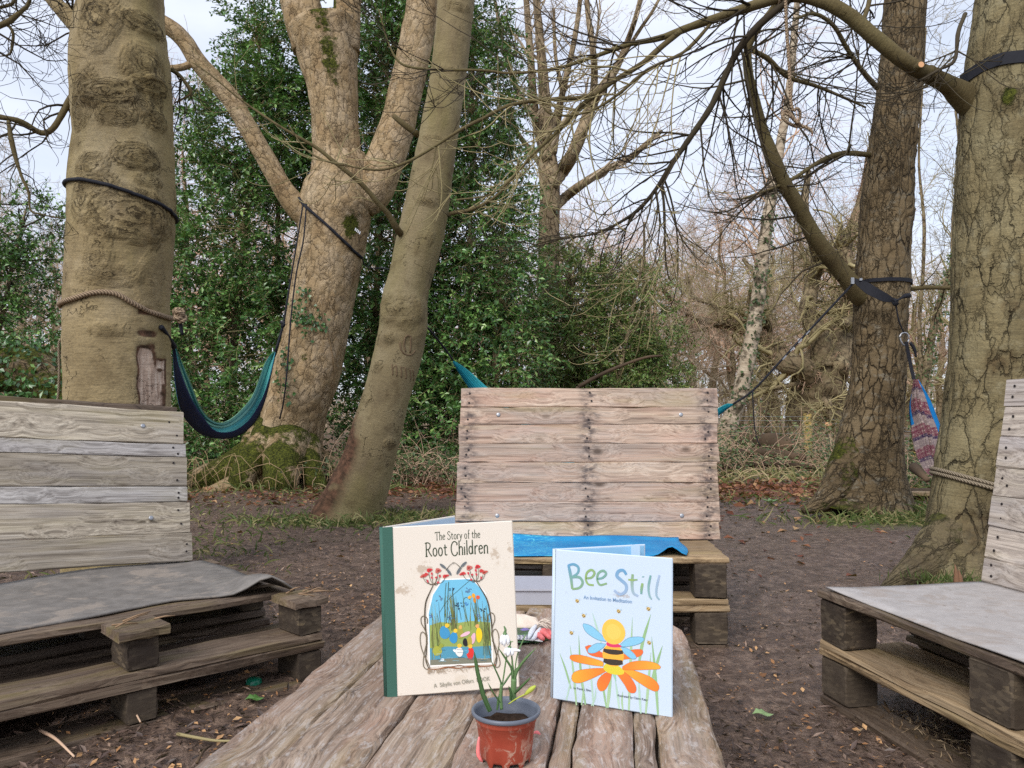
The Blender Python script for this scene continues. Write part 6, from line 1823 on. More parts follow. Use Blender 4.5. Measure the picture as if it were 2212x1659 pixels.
def build_pot():
    c = np.array([-0.0085, 1.108, TZ + .002])
    root = thing('flower_pot', tuple(c), 'small scratched terracotta plastic pot of snowdrops in front of the books', 'flower pot')
    T0 = Matrix.Translation(Vector(c.tolist()))
    # scalloped foot: little teeth under the wall
    sides = 72
    prof = [(.0335, .004), (.0345, .006), (.0362, .012), (.0390, .036), (.0420, .0575), (.0428, .0580), (.0432, .0590), (.0445, .068)]
    a = np.arange(sides) * 2 * PI / sides
    V = []
    for k, (r, z) in enumerate(prof):
        for t in a:
            zz = z
            if k < 2:
                zz = z + (.0042 if math.sin(t * 9) > -.2 else -.0035) * (1 if k == 0 else .6)
            V.append((r * math.cos(t), r * math.sin(t), max(zz, .0)))
    n = len(prof)
    i = (np.arange(n - 1) * sides)[:, None]
    j = np.arange(sides)[None]
    q = np.stack([i + j, i + (j + 1) % sides, i + sides + (j + 1) % sides, i + sides + j], -1).reshape(-1, 4)
    floor_ = [(n - 1) * 0 + k for k in range(sides)]
    me = mesh_np('pot_wall', V, q, mats=[M['pot']])
    link('pot_wall', me, root, T0)
    link('pot_foot', lathe('pot_foot', [(.0005, .006), (.030, .006), (.0345, .009)], M['dark'], 40), root, T0)
    link('pot_rim', lathe('pot_rim', [(.0446, .0665), (.0482, .0668), (.0492, .0690), (.0488, .0722), (.0470, .0730), (.0452, .0718), (.0434, .0665), (.0424, .0590), (.0414, .0575), (.0395, .046), (.0380, .038)], M['pot_rim'], 60), root, T0)
    r = np.random.default_rng(8)
    g = 26
    V, Q = [], []
    rr = np.linspace(0, .0402, 9)
    for ri in rr:
        for t in np.arange(g) * 2 * PI / g:
            x, y = ri * math.cos(t), ri * math.sin(t)
            V.append((x, y, .051 + .005 * vnoise(np.array([x * 160, y * 160, .3])) + .010 * math.exp(-(((x - .018) / .016) ** 2 + (y / .02) ** 2))))
    i = (np.arange(len(rr) - 1) * g)[:, None]
    j = np.arange(g)[None]
    q = np.stack([i + j, i + (j + 1) % g, i + g + (j + 1) % g, i + g + j], -1).reshape(-1, 4)
    link('soil', mesh_np('soil', V, q, mats=[M['soil']]), root, T0)
    d0 = 1.10
    def at(zx, zy, dd=0.0):                      # rows and columns of the enlarged view of the pot
        return P((1100 + zx * .22305) / 1.1573, (1550 + zy * .22305) / 1.1573, d0 + dd)
    def blade(pts, wd, tint, dd=0.0, dd1=None, name='leaf'):
        dd1 = dd if dd1 is None else dd1
        p = np.array([at(x, y, dd + (dd1 - dd) * k / (len(pts) - 1)) for k, (x, y) in enumerate(pts)])
        p = spline(p, 12)
        t = unit(np.gradient(p, axis=0))
        s = unit(np.cross(t, np.array([0.15, 1.0, 0.1])))
        f = np.linspace(0, 1, 12)
        ww = wd * .74 * np.interp(f, [0, .3, .8, 1], [.75, 1, .8, .12])[:, None]
        nn = np.cross(s, t)
        V = np.stack([p - s * ww / 2, p + nn * ww * .22, p + s * ww / 2, p + nn * (ww * .22 + .0006)], 1).reshape(-1, 3)
        i = (np.arange(11) * 4)[:, None]
        j = np.arange(4)[None]
        q = np.stack([i + j, i + 4 + j, i + 4 + (j + 1) % 4, i + (j + 1) % 4], -1).reshape(-1, 4)
        tn = np.repeat(np.clip(tint + .25 * (f - .5), 0, 1), 4)
        link(name, mesh_np(name, V, q, mats=[M['snow_leaf']], attrs={'tint': tn}), root)
    blade([(560, 1020), (490, 860), (455, 720), (420, 580), (400, 460), (385, 360)], .0092, .28, -.005, -.02)
    blade([(690, 940), (690, 740), (650, 620), (560, 430)], .0038, .3, .004, 0)
    blade([(680, 930), (600, 820), (535, 700)], .0032, .5, -.012, -.03)
    blade([(700, 740), (760, 650), (820, 560)], .0040, .4, 0, .01)
    blade([(815, 860), (812, 640), (800, 540), (740, 440), (645, 300)], .0050, .35, .005, .0)
    blade([(818, 850), (825, 640), (810, 480), (800, 400)], .0050, .7, .004, .006)
    blade([(825, 850), (845, 620), (930, 470), (1080, 310)], .0058, .55, .006, -.01)
    blade([(822, 880), (830, 640), (850, 560), (880, 520)], .0055, .6, .008, .02)
    blade([(790, 900), (795, 820), (770, 740)], .0060, .25, -.004, -.012)
    blade([(830, 830), (900, 760), (1020, 640)], .0052, .35, -.01, -.03)
    blade([(640, 1010), (655, 900), (680, 800), (690, 700)], .0050, .4, .006, .004)
    B = Bag()
    for pts, rr in (([(820, 900), (825, 780), (828, 660)], .0042), ([(685, 800), (715, 620), (740, 450), (770, 330), (790, 250), (740, 150), (720, 70)], .0011), ([(830, 700), (850, 480), (880, 350), (960, 160)], .0009), ([(820, 640), (812, 480), (795, 360), (775, 310)], .0012), ([(560, 1020), (520, 930), (495, 860)], .0036), ([(690, 1000), (680, 860), (690, 720)], .0024)):
        B.tube(np.array([at(x, y, .004) for x, y in pts]), rr, 7, n=12, a=.6)
    link('stem', B.mesh('stem', [M['snow_leaf']], True, 'tint'), root)
    Bb = Bag()
    Bb.tube(np.array([at(770, 940, -.02), at(860, 880, -.026), at(960, 830, -.03)]), .0010, 6, n=8)
    Bb.tube(np.array([at(955, 835, -.03), at(1000, 795, -.031), at(1050, 755, -.032), at(1072, 738, -.032)]), [.0016, .0030, .0034, .0014], 8, n=8)
    link('bud', Bb.mesh('bud', [M['bud']]), root)
    for (cx, cy, tx, ty, sz) in ((728, 150, 728, 285, 1.0), (780, 300, 770, 400, 1.0)):
        top = at(cx, cy, .0); tip = at(tx, ty, .0)
        ax = tip - top
        Bf = Bag()
        n1 = unit(np.cross(ax, (0, 1, 0)))
        n2 = unit(np.cross(ax, n1))
        for k in range(5):
            a_ = k * 2 * PI / 5 + .5
            o = n1 * math.cos(a_) + n2 * math.sin(a_)
            pts = np.array([top + o * .0008, top + ax * .35 + o * .0042, top + ax * .7 + o * .0052, top + ax * (.95 + .1 * (k % 2)) + o * .0034])
            Bf.tube(pts, [.0008, .0028, .0030, .0006], 6, n=9)
        link('flower', Bf.mesh('flower', [M['petal']]), root)
        Bg = Bag()
        Bg.tube(np.array([top - ax * .12, top + ax * .02, top + ax * .18]), [.0012, .0034, .0030], 8, n=6, a=.55)
        link('flower_cap', Bg.mesh('flower_cap', [M['snow_leaf']], True, 'tint'), root)
    Bp = Bag()
    Bp.tube(np.array([at(790, 330, .0), at(840, 335, -.003), at(900, 345, -.004)]), [.0008, .0022, .0014], 6, n=7)
    link('petal', Bp.mesh('petal', [M['petal']]), root)
    Bs = Bag()
    Bs.tube(np.array([at(760, 280, .0), at(775, 250, .0), at(820, 240, -.002)]), [.0006, .0016, .0004], 6, n=7, a=.9)
    Bs.tube(np.array([at(722, 150, .002), at(735, 110, .002), at(720, 68, .002)]), [.0022, .0018, .0004], 6, n=7, a=.5)
    link('sheath', Bs.mesh('sheath', [M['snow_leaf']], True, 'tint'), root)
    # a pink petal stuck to the foot of the pot and another on the plank
    for (pts, rr, lab) in (([(438, 1310), (428, 1420), (432, 1520), (470, 1585)], [.0010, .0024, .0030, .0016], 'pink petal wedged under the left foot of the pot'), ([(1040, 1275), (1080, 1265), (1125, 1285)], [.0012, .0040, .0010], 'pink fleck lying on the plank right of the pot')):
        Bk = Bag()
        p = []
        for x, y in pts:
            q_ = G((1100 + x * .22305) / 1.1573, (1550 + y * .22305) / 1.1573, TZ + .003)
            if lab.startswith('pink petal w'):
                q_ = at(x, y, -.035)
            p.append(q_)
        Bk.tube(np.array(p), rr, 7, n=8)
        tag(link('flower_petal', Bk.mesh('flower_petal', [M['pink']])), lab, 'petal', 'pink petals by the pot')
    return root
flower_pot = build_pot()

# ---------------------------------------------------------------- things behind the books
def sheet_obj(name, corners, mat, label, cat, group=None, n=8, bend=0.002, thick=.0008, seed=0):
    c = [np.asarray(q, float) for q in corners]
    V = []
    for j in range(n):
        for i in range(n):
            s, t = i / (n - 1), j / (n - 1)
            p = c[0] * (1 - s) * (1 - t) + c[1] * s * (1 - t) + c[2] * s * t + c[3] * (1 - s) * t
            p = p + np.array([0, 0, abs(bend * vnoise(np.array([s * 2.5 + seed, t * 2.5, .4])))])
            V.append(p)
    V = np.array(V)
    m = n * n
    i = (np.arange(n - 1) * n)[:, None]; j = np.arange(n - 1)[None]
    q = np.stack([i + j, i + j + 1, i + n + j + 1, i + n + j], -1).reshape(-1, 4)
    e = np.array(list(range(n)) + [k * n + n - 1 for k in range(1, n)] + [(n - 1) * n + k for k in range(n - 2, -1, -1)] + [k * n for k in range(n - 2, 0, -1)])
    me = mesh_np(name, np.vstack([V, V - np.array([0, 0, thick])]), np.vstack([q, q[:, ::-1] + m, np.stack([e, e + m, np.roll(e, -1) + m, np.roll(e, -1)], 1)]), mats=[mat])
    o = link(name, me)
    return tag(o, label, cat, group)

def leafletmat():
    N = NT('leaflet_print')
    v = N.obj()
    n = N.vor(v, 60, 'F1', 'Color')
    c = N.ramp(n, [(0.0, lin(52, 84, 56)), (0.3, lin(84, 132, 84)), (0.5, lin(112, 98, 176)), (0.62, lin(64, 108, 70)), (0.85, lin(160, 178, 160)), (1.0, lin(238, 236, 238))], 'CONSTANT')
    return N.done(c, 0.4, None, 0.4)
def build_behind():
    z = TZ + .007
    lf = leafletmat()
    q = lambda x, y, dz=0: G(x, y, z + dz)
    sheet_obj('leaflet', [q(1085, 1392), q(1158, 1388), q(1205, 1376), q(1090, 1340)], lf, 'colourful printed leaflet half hidden behind the cream book', 'leaflet', None, 8, .004)
    a = sheet_obj('caption_card', [q(1100, 1379, .006), q(1172, 1386, .006), q(1173, 1378, .006), q(1100, 1369, .006)], M['paper'], 'white strip of small print lying on the leaflet', 'card', None, 6, .001)
    A = Art()
    c = lin(110, 112, 150)
    B = Bag()
    for k, y in enumerate((1373, 1376.5, 1380)):
        for s in range(7):
            x0 = 1112 + s * 7.6 + (k * 1.7 % 3)
            B.box(q(x0, y, .0083), q(x0 + 4.5, y + .4, .0083) - q(x0, y, .0083), q(x0, y - 1.2, .0083) - q(x0, y, .0083), (0, 0, .0003))
    tag(link('print_line', B.mesh('print_line', [plain('faded_ink', lin(120, 122, 156), .7)]), a), kind='stuff')
    # a paper flower on it
    rt = thing('paper_flower', tuple(q(1170, 1368)), 'pink and white paper flower beside the cream cloth bag', 'flower')
    for k, (pts, mt) in enumerate((([(1142, 1378), (1150, 1362), (1158, 1352)], 'petal'), ([(1150, 1382), (1160, 1370), (1168, 1358)], 'petal'), ([(1156, 1372), (1172, 1366), (1188, 1378)], 'pink'), ([(1158, 1366), (1166, 1374), (1174, 1380)], 'pink'), ([(1160, 1362), (1180, 1362), (1192, 1372)], 'pink'))):
        Bk = Bag()
        Bk.tube(np.array([q(x, y, .010) for x, y in pts]), [.003, .007, .004], 7, n=8)
        link('petal', Bk.mesh('petal', [M[mt]]), rt)
    # cloth bag with a frayed end
    n = 15
    V = []
    c0, c1, c2, c3 = q(1055, 1352, .004), q(1172, 1356, .004), q(1150, 1334, .02), q(1060, 1312, .02)
    for j in range(n):
        for i in range(n):
            s, t = i / (n - 1), j / (n - 1)
            p = c0 * (1 - s) * (1 - t) + c1 * s * (1 - t) + c2 * s * t + c3 * (1 - s) * t
            p = p + np.array([0, 0, .016 * math.sin(PI * min(1, max(0, t))) * (1 - .5 * s) + .003 * vnoise(np.array([s * 5, t * 5, .2]))])
            V.append(p)
    V = np.array(V)
    i = (np.arange(n - 1) * n)[:, None]; j = np.arange(n - 1)[None]
    qd = np.stack([i + j, i + j + 1, i + n + j + 1, i + n + j], -1).reshape(-1, 4)
    rb = thing('cloth_bag', tuple(c0), 'cream calico bag with a frayed corner on the leaflet', 'bag')
    m = n * n
    low = V.copy(); low[:, 2] = c0[2] - .003
    e = np.array(list(range(n)) + [k * n + n - 1 for k in range(1, n)] + [(n - 1) * n + k for k in range(n - 2, -1, -1)] + [k * n for k in range(n - 2, 0, -1)])
    link('bag_cloth', mesh_np('bag_cloth', np.vstack([V, low]), np.vstack([qd, qd[:, ::-1] + m, np.stack([e, e + m, np.roll(e, -1) + m, np.roll(e, -1)], 1)]), mats=[M['calico']]), rb)
    Bf = Bag()
    r = np.random.default_rng(4)
    for k in range(26):
        s = q(1164 + r.uniform(-4, 6), 1349 + r.uniform(-5, 6), .010)
        e_ = q(1184 + r.uniform(-8, 9), 1347 + r.uniform(-15, 13), .012 + r.uniform(0, .016))
        Bf.tube(np.array([s, (s + e_) / 2 + (0, 0, .004), e_]), [.0016, .0007], 4, n=5)
    tag(link('fringe', Bf.mesh('fringe', [M['calico']]), rb), kind='stuff')
    # cloudy plastic tray at the far end of the table
    A3, N3 = np.append(TD, 0), np.append(TN, 0)
    rt = thing('plastic_tray', tuple(G(1160, 1309, TZ)), 'cloudy clear plastic tray lying at the far end of the table', 'tray')
    o = G(1085, 1306, TZ + .008)
    ex = np.array([1.0, -.02, 0.0]); ey = np.array([.02, 1, 0]); uz = np.array([0, 0, 1.0])
    Lx, Ly, hh = .29, .16, .036
    for (nm, oo, a_, b_, c_) in (('tray_wall', o, ex * Lx, ey * .003, uz * hh), ('tray_wall', o + ey * (Ly - .003), ex * Lx, ey * .003, uz * hh), ('tray_wall', o + ey * .003, ex * .003, ey * (Ly - .006), uz * hh), ('tray_wall', o + ex * (Lx - .003) + ey * .003, ex * .003, ey * (Ly - .006), uz * hh), ('tray_floor', o + ex * .003 + ey * .003 + uz * .0, ex * (Lx - .006), ey * (Ly - .006), uz * .003), ('tray_lip', o - ey * .006 + uz * hh, ex * Lx, ey * .009, uz * .003), ('tray_lip', o + ey * (Ly - .003) + uz * hh, ex * Lx, ey * .009, uz * .003)):
        B = Bag(); B.box(oo, a_, b_, c_)
        link(nm, B.mesh(nm, [M['plastic_clear']], False), rt)
build_behind()

# ---------------------------------------------------------------- ropes, straps, hammocks
def ring_pts(t, f, n=64, a0=-PI, a1=PI, out=0.006):
    th = np.linspace(a0, a1, n)
    return np.array([t.at(f(a), a, out) for a in th])

def barkattr(me, p_ctrl):
    return me

def rope_mesh(name, pts, r, mat, sides=8, n=None):
    p = np.asarray(pts, float)
    if n: p = spline(p, n)
    L = np.concatenate([[0], np.cumsum(np.linalg.norm(np.diff(p, axis=0), axis=1))])
    rr = np.broadcast_to(np.asarray(r, float), (len(p),)) if np.ndim(r) == 0 else np.interp(np.linspace(0, 1, len(p)), np.linspace(0, 1, len(r)), r)
    V, q = tubes(p, rr, sides)
    a = np.arange(sides) * 2 * PI / sides
    bark = np.stack([np.tile(np.cos(a), len(p)) * .01, np.tile(np.sin(a), len(p)) * .01, np.repeat(L, sides)], 1)
    return mesh_np(name, V, q, mats=[mat], attrs={'bark': bark}, polys=[list(range(sides))[::-1], list(range(len(V) - sides, len(V)))])

def band_mesh(name, pts, w, n_out, mat, th=.0025):
    """flat strap along pts; w = width vector per point, n_out = outward normals"""
    p, w, n_ = np.asarray(pts), np.asarray(w), np.asarray(n_out)
    V = np.stack([p - w / 2, p + w / 2, p + w / 2 + n_ * th, p - w / 2 + n_ * th], 1)
    m = len(p)
    i = (np.arange(m - 1) * 4)[:, None]; j = np.arange(4)[None]
    q = np.stack([i + j, i + 4 + j, i + 4 + (j + 1) % 4, i + (j + 1) % 4], -1).reshape(-1, 4)
    return mesh_np(name, V.reshape(-1, 3), q, mats=[mat], polys=[[0, 1, 2, 3][::-1], [4 * m - 4 + k for k in range(4)]], smooth=False)

def build_straps():
    # thin black strap round the burr trunk
    z1, z2 = burr.height_at(377), burr.height_at(432)
    f = lambda a: (z1 + z2) / 2 + (z1 - z2) / 2 * (-math.sin(a)) * 1.0 + .02 * math.cos(a)
    tag(link('tree_strap', rope_mesh('tree_strap', ring_pts(burr, f, 72, out=.008), .0085, M['black'], 8)), 'thin black strap tied high round the burr trunk', 'strap', 'ties round the trunks')
    # rope lower down with its knot
    z1, z2 = burr.height_at(648), burr.height_at(668)
    f = lambda a: z1 + .035 * math.exp(-((a - .25) / .5) ** 2) - .10 * max(0, math.sin(a) - .45)
    rt = thing('tree_rope', tuple(burr.at(z1, 0)), 'tan rope knotted round the burr trunk above the peeled patch', 'rope', 'ties round the trunks')
    link('rope_loop', rope_mesh('rope_loop', ring_pts(burr, f, 80, out=.010), .0115, M['rope'], 10), rt)
    kc = P(386, 682, 3.50)
    for k, (dx, dy, dz, rr) in enumerate(((.0, 0, .01, .020), (.012, .0, -.012, .017), (.004, -.012, .0, .016))):
        th = np.linspace(0, 2 * PI, 22)
        pts = np.stack([kc[0] + dx + rr * np.cos(th), kc[1] + dy + .010 * np.sin(2 * th + k), kc[2] + dz + rr * np.sin(th)], 1)
        link('knot', rope_mesh('knot', pts, .0095, M['rope'], 8), rt)
    tail = rope_mesh('rope_tail', [kc, kc + (0.0, .02, -.04), kc + (.006, .03, -.085)], [.010, .008], M['black'], 8, 8)
    link('rope_tail', tail, rt)
    # loop of grey cord on the left of the burr trunk
    B = [P(x, y, 3.66) for x, y in ((150, 728), (136, 730), (128, 738), (127, 760), (128, 800), (126, 850), (122, 880), (120, 902))]
    tag(link('cord', rope_mesh('cord', B, .006, M['rope_grey'], 7, 26)), 'grey cord hanging down left of the burr trunk', 'rope', 'ties round the trunks')
    # strap round the forked trunk
    z1, z2 = fork.height_at(425), fork.height_at(516)
    f = lambda a: (z1 + z2) / 2 - .02 - (z1 - z2) * .62 * math.sin(a + .12)
    pts = ring_pts(fork, f, 60, -1.5, 1.45, .015)
    rt = thing('tree_strap', tuple(fork.at(z2, 0)), 'black strap slanting across the forked trunk below its crotch', 'strap', 'ties round the trunks')
    link('strap_band', rope_mesh('strap_band', pts, .017, M['black'], 6), rt)
    bp = P(775, 502, 8.40)
    for k in range(4):
        B = Bag(); B.box(bp + np.array([.016 * k - .04, -.03, .016 - .013 * k]), (.010, 0, -.006), (0, .02, 0), (.009, 0, .030))
        link('buckle_bar', B.mesh('buckle_bar', [M['metal']], False), rt)
    e0 = pts[-1]
    link('strap_tail', rope_mesh('strap_tail', [e0, e0 + (.05, .05, -.10), P(838, 580, 8.6), P(848, 590, 8.8)], .008, M['black'], 5, 10), rt)
    tag(link('cord', rope_mesh('cord', [P(662, 440, 8.42), P(655, 520, 8.33), P(640, 590, 8.3), P(628, 690, 8.25), P(620, 800, 8.22), P(612, 870, 8.25), P(604, 905, 8.3)], .009, M['black'], 5, 26)), 'dark cord hanging loose down the forked trunk', 'cord', 'ties round the trunks')
    # belt high on the right trunk
    zc = rightt.height_at(122)
    n = 60
    th = np.linspace(-PI, PI, n)
    f = lambda a: zc + .006 * math.sin(a) - .022 * math.exp(-((a + 1.5) / .4) ** 2)
    p = np.array([rightt.at(f(a), a, .004) for a in th])
    nn = np.array([math.sin(a) * np.array([1., 0, 0]) - math.cos(a) * np.array([0, 1., 0]) for a in th])
    tag(link('tree_belt', band_mesh('tree_belt', p, np.tile([0, 0, .056], (n, 1)), nn, M['black'], .006)), 'wide black webbing belt round the top of the right trunk', 'strap', 'ties round the trunks')
    # doubled rope low on the right trunk
    rt = thing('tree_rope', tuple(rightt.at(.45, 0)), 'doubled grey rope looped low round the right trunk', 'rope', 'ties round the trunks')
    z1, z2 = rightt.height_at(1046), rightt.height_at(1074)
    for k in (0, 1):
        f = lambda a: z1 - .018 * k + (z2 - z1) * (math.sin(a) * .5 + .5) * 1.0 + .02 * (1 - math.cos(a)) * .6
        link('rope_strand', rope_mesh('rope_strand', ring_pts(rightt, f, 80, out=.010), .0088, M['rope_grey'], 9), rt)
    B = [P(1975, 1010, 3.62), P(1990, 1024, 3.5), P(2004, 1038, 3.45)]
    tag(link('rope_peg', rope_mesh('rope_peg', B, [.026, .020, .012], M['log'], 9, 10)), 'short brown peg wedged under the rope on the right trunk', 'peg')
    # black straps on the brown trunk
    rt = thing('tree_strap', tuple(mid.at(1.8, 0)), 'black webbing strap and drooping sling on the brown cracked trunk', 'strap', 'ties round the trunks')
    z1, z2 = mid.height_at(607), mid.height_at(600)
    th = np.linspace(-1.45, PI * 1.4, 50)
    p = np.array([mid.at(z1 + (z2 - z1) * (math.sin(a) * .5 + .5), a if a <= PI else a - 2 * PI, .008) for a in th])
    nn = np.array([math.sin(a) * np.array([1., 0, 0]) - math.cos(a) * np.array([0, 1., 0]) for a in th])
    link('strap_band', band_mesh('strap_band', p, np.tile([0, 0, .030], (len(th), 1)), nn, M['black'], .006), rt)
    q = np.array([P(x, y, d) for x, y, d in ((1846, 606, 6.02), (1866, 618, 5.98), (1890, 632, 5.95), (1915, 644, 5.95), (1935, 650, 5.97))])
    q = spline(q, 16)
    w_ = np.interp(np.linspace(0, 1, 16), [0, .3, .7, 1], [.035, .085, .07, .02])
    link('sling', band_mesh('sling', q, np.stack([w_ * .3, w_ * 0, w_], 1), np.tile([0, -1., 0], (16, 1)), M['black'], .005), rt)
    B = Bag(); B.box(P(1839, 613, 6.0), (.024, 0, .0), (0, .015, 0), (0, 0, .05))
    link('buckle', B.mesh('buckle', [M['metal']], False), rt)
    B = Bag(); B.box(P(1857, 606, 5.98), (.022, 0, .002), (0, .012, 0), (0, 0, .018))
    link('slide', B.mesh('slide', [M['metal']], False), rt)
    link('knot', rope_mesh('knot', [P(1932, 648, 5.93), P(1938, 652, 5.90), P(1934, 658, 5.92), P(1930, 650, 5.94)], .016, M['black'], 7, 14), rt)
    link('strap_tail', rope_mesh('strap_tail', [P(1936, 650, 5.93), P(1950, 642, 5.95), P(1962, 638, 5.98), P(1965, 640, 6.0)], [.008, .008, .022, .016], M['black'], 6, 12), rt)
build_straps()

def panel(name, rows, mat, parent, stripes, pleats=0.0, nu=60, nv=16, ripple=9, thick=.003, phase=0.0):
    """cloth between edge curves; rows = list of curves (each (x, y, d) triples), stripes = values at each curve"""
    C = [spline(np.array([P(*p) for p in c]), nu) for c in rows]
    K = len(C)
    V, S, Tn = [], [], []
    for j in range(nv):
        t = j / (nv - 1) * (K - 1)
        k = min(int(t), K - 2)
        f = t - k
        p = C[k] * (1 - f) + C[k + 1] * f
        wd = np.linalg.norm(C[-1] - C[0], axis=1)
        amp = pleats * np.minimum(wd, .12) / .12
        ph = math.sin(j / (nv - 1) * ripple * 2 * PI + phase)
        p = p + np.stack([0 * amp, -amp * ph, amp * ph * .3], 1)
        V.append(p)
        S.append(np.full(nu, stripes[k] * (1 - f) + stripes[k + 1] * f))
        Tn.append(np.linspace(0, 1, nu))
    V = np.array(V).reshape(-1, 3)
    n = nu * nv
    i = (np.arange(nv - 1) * nu)[:, None]; j = np.arange(nu - 1)[None]
    q = np.stack([i + j, i + j + 1, i + nu + j + 1, i + nu + j], -1).reshape(-1, 4)
    S, Tn = np.array(S).ravel(), np.array(Tn).ravel()
    W = V + np.array([0, thick, 0])
    e = np.array(list(range(nu)) + [k * nu + nu - 1 for k in range(1, nv)] + [(nv - 1) * nu + k for k in range(nu - 2, -1, -1)] + [k * nu for k in range(nv - 2, 0, -1)])
    me = mesh_np(name, np.vstack([V, W]), np.vstack([q, q[:, ::-1] + n, np.stack([e, e + n, np.roll(e, -1) + n, np.roll(e, -1)], 1)]), mats=[mat], attrs={'stripe': np.tile(S, 2), 'along': np.tile(Tn, 2)})
    return link(name, me, parent)

def build_hammocks():
    # between the burr trunk and the forked trunk
    rt = thing('hammock', tuple(P(490, 1000, 6.0)), 'navy and teal hammock slung between the burr and the forked trunks', 'hammock', 'hammocks slung in the trees')
    V = lambda pts: [(345.6 / 1.1573 * 1.1573 + .2735 * x, 708.5 + .2735 * y, d) for x, y, d in pts]
    outer = V([(108, 150, 3.75), (120, 400, 4.1), (150, 600, 4.5), (200, 722, 4.9), (300, 825, 5.4), (400, 866, 5.8), (500, 877, 6.2), (600, 862, 6.6), (700, 800, 7.0), (780, 700, 7.4), (840, 545, 7.8), (880, 370, 8.1), (912, 190, 8.35)])
    near = V([(118, 150, 3.74), (150, 300, 4.08), (215, 480, 4.46), (280, 610, 4.85), (340, 700, 5.3), (420, 800, 5.7), (500, 825, 6.1), (600, 805, 6.5), (700, 730, 6.9), (775, 620, 7.3), (835, 490, 7.7), (880, 340, 8.05), (914, 188, 8.33)])
    far = V([(122, 150, 3.9), (170, 262, 4.35), (250, 450, 4.8), (310, 600, 5.2), (385, 705, 5.7), (480, 747, 6.2), (560, 720, 6.6), (640, 650, 7.0), (720, 555, 7.4), (775, 430, 7.8), (820, 300, 8.15), (860, 230, 8.3), (908, 180, 8.42)])
    mids = [tuple(np.array(a) * .45 + np.array(b) * .55 + np.array([0, 0, .12])) for a, b in zip(outer, far)]
    panel('cloth_side', [outer, near], M['hammock_teal'], rt, [.02, .30], .006, 70, 8, 2.3)
    panel('cloth_bed', [outer, mids, far], M['hammock_teal'], rt, [.36, .7, 1.0], .018, 70, 34, 5.5)
    a, b = P(*outer[0]), P(*outer[-1])
    link('hang_cord', rope_mesh('hang_cord', [burr.at(burr.height_at(700), 1.3, .012), (a + burr.at(burr.height_at(700), 1.3, .0)) / 2 + (0.01, 0, 0), a + (.003, 0, .0)], [.012, .009, .014], M['black'], 7, 12), rt)
    top = P(612, 700, 8.36)
    link('hang_cord', rope_mesh('hang_cord', [b, top, P(622, 640, 8.36), P(655, 440, 8.45)], [.016, .010, .009, .008], M['black'], 6, 20), rt)
    link('knot', rope_mesh('knot', [top + (-.03, 0, .02), top + (.02, -.02, .0), top + (-.01, -.01, -.03), top + (.01, 0, .03)], .018, M['black'], 6, 12), rt)
    # behind the middle bench: two gathered ends show
    rt = thing('hammock', tuple(P(1280, 1000, 6.2)), 'turquoise hammock sagging out of sight behind the middle bench', 'hammock', 'hammocks slung in the trees')
    up = [(980, 778, 6.6), (1012, 800, 6.55), (1052, 836, 6.5), (1120, 895, 6.4), (1250, 940, 6.3), (1400, 945, 6.25), (1500, 915, 6.2), (1548, 884, 6.2), (1570, 872, 6.2), (1584, 872, 6.2)]
    lo = [(978, 784, 6.58), (995, 812, 6.5), (1020, 850, 6.4), (1080, 950, 6.2), (1220, 1030, 6.1), (1400, 1040, 6.05), (1500, 985, 6.05), (1545, 908, 6.1), (1566, 888, 6.15), (1583, 876, 6.18)]
    panel('cloth_bed', [lo, up], M['hammock_turq'], rt, [0, 1], .022, 60, 30, 7)
    link('hang_cord', rope_mesh('hang_cord', [P(980, 780, 6.6), P(960, 752, 6.55), P(930, 715, 6.3), P(905, 690, 6.1)], .009, M['black'], 6, 12), rt)
    link('hang_strap', rope_mesh('hang_strap', [P(1582, 874, 6.2), P(1628, 842, 6.15), P(1700, 765, 6.1), P(1780, 680, 6.05), P(1843, 612, 6.03)], .0095, M['black'], 6, 30), rt)
    link('strap_tail', rope_mesh('strap_tail', [P(1626, 843, 6.13), P(1627, 880, 6.13), P(1630, 920, 6.13), P(1636, 950, 6.12), P(1642, 962, 6.1)], [.006, .005, .004], M['black'], 5, 14), rt)
    for k in range(9):
        f = k / 8
        c = P(1690 + f * 135, 776 - f * 144, 6.06)
        B = Bag(); B.box(c, (.03, 0, .033), (0, .004, 0), (.006, 0, -.006))
        link('stitching', B.mesh('stitching', [M['metal']], False), rt)
    # patterned one hanging from the brown trunk
    rt = thing('hammock', tuple(P(1990, 1010, 5.6)), 'patterned maroon and blue hammock bunched up between the right trunks', 'hammock', 'hammocks slung in the trees')
    Wv = lambda pts: [(1538 + .3047 * x, 777.7 + .3047 * y, d) for x, y, d in pts]
    e1 = Wv([(1430, 135, 5.9), (1412, 240, 5.8), (1398, 340, 5.75), (1410, 480, 5.6), (1440, 640, 5.4), (1490, 760, 5.2), (1535, 812, 5.05)])
    e2 = Wv([(1440, 138, 5.85), (1432, 240, 5.7), (1450, 350, 5.6), (1500, 490, 5.45), (1530, 650, 5.25), (1570, 770, 5.1), (1590, 830, 5.0)])
    e3 = Wv([(1450, 138, 5.85), (1460, 220, 5.72), (1490, 340, 5.62), (1545, 470, 5.5), (1570, 600, 5.3), (1600, 760, 5.15), (1640, 850, 5.0)])
    e4 = Wv([(1462, 140, 5.9), (1490, 190, 5.85), (1545, 290, 5.8), (1600, 430, 5.7), (1650, 560, 5.5), (1700, 700, 5.3), (1740, 850, 5.1)])
    panel('cloth_side', [e1, e2], M['hammock_pattern'], rt, [.2, .45], .008, 50, 10, 1.6)
    panel('cloth_fold', [e2, e3, e4], M['hammock_pattern'], rt, [.42, .64, .97], .018, 50, 22, 3.1)
    B = Bag()
    cu = P(1953, 720, 5.95)
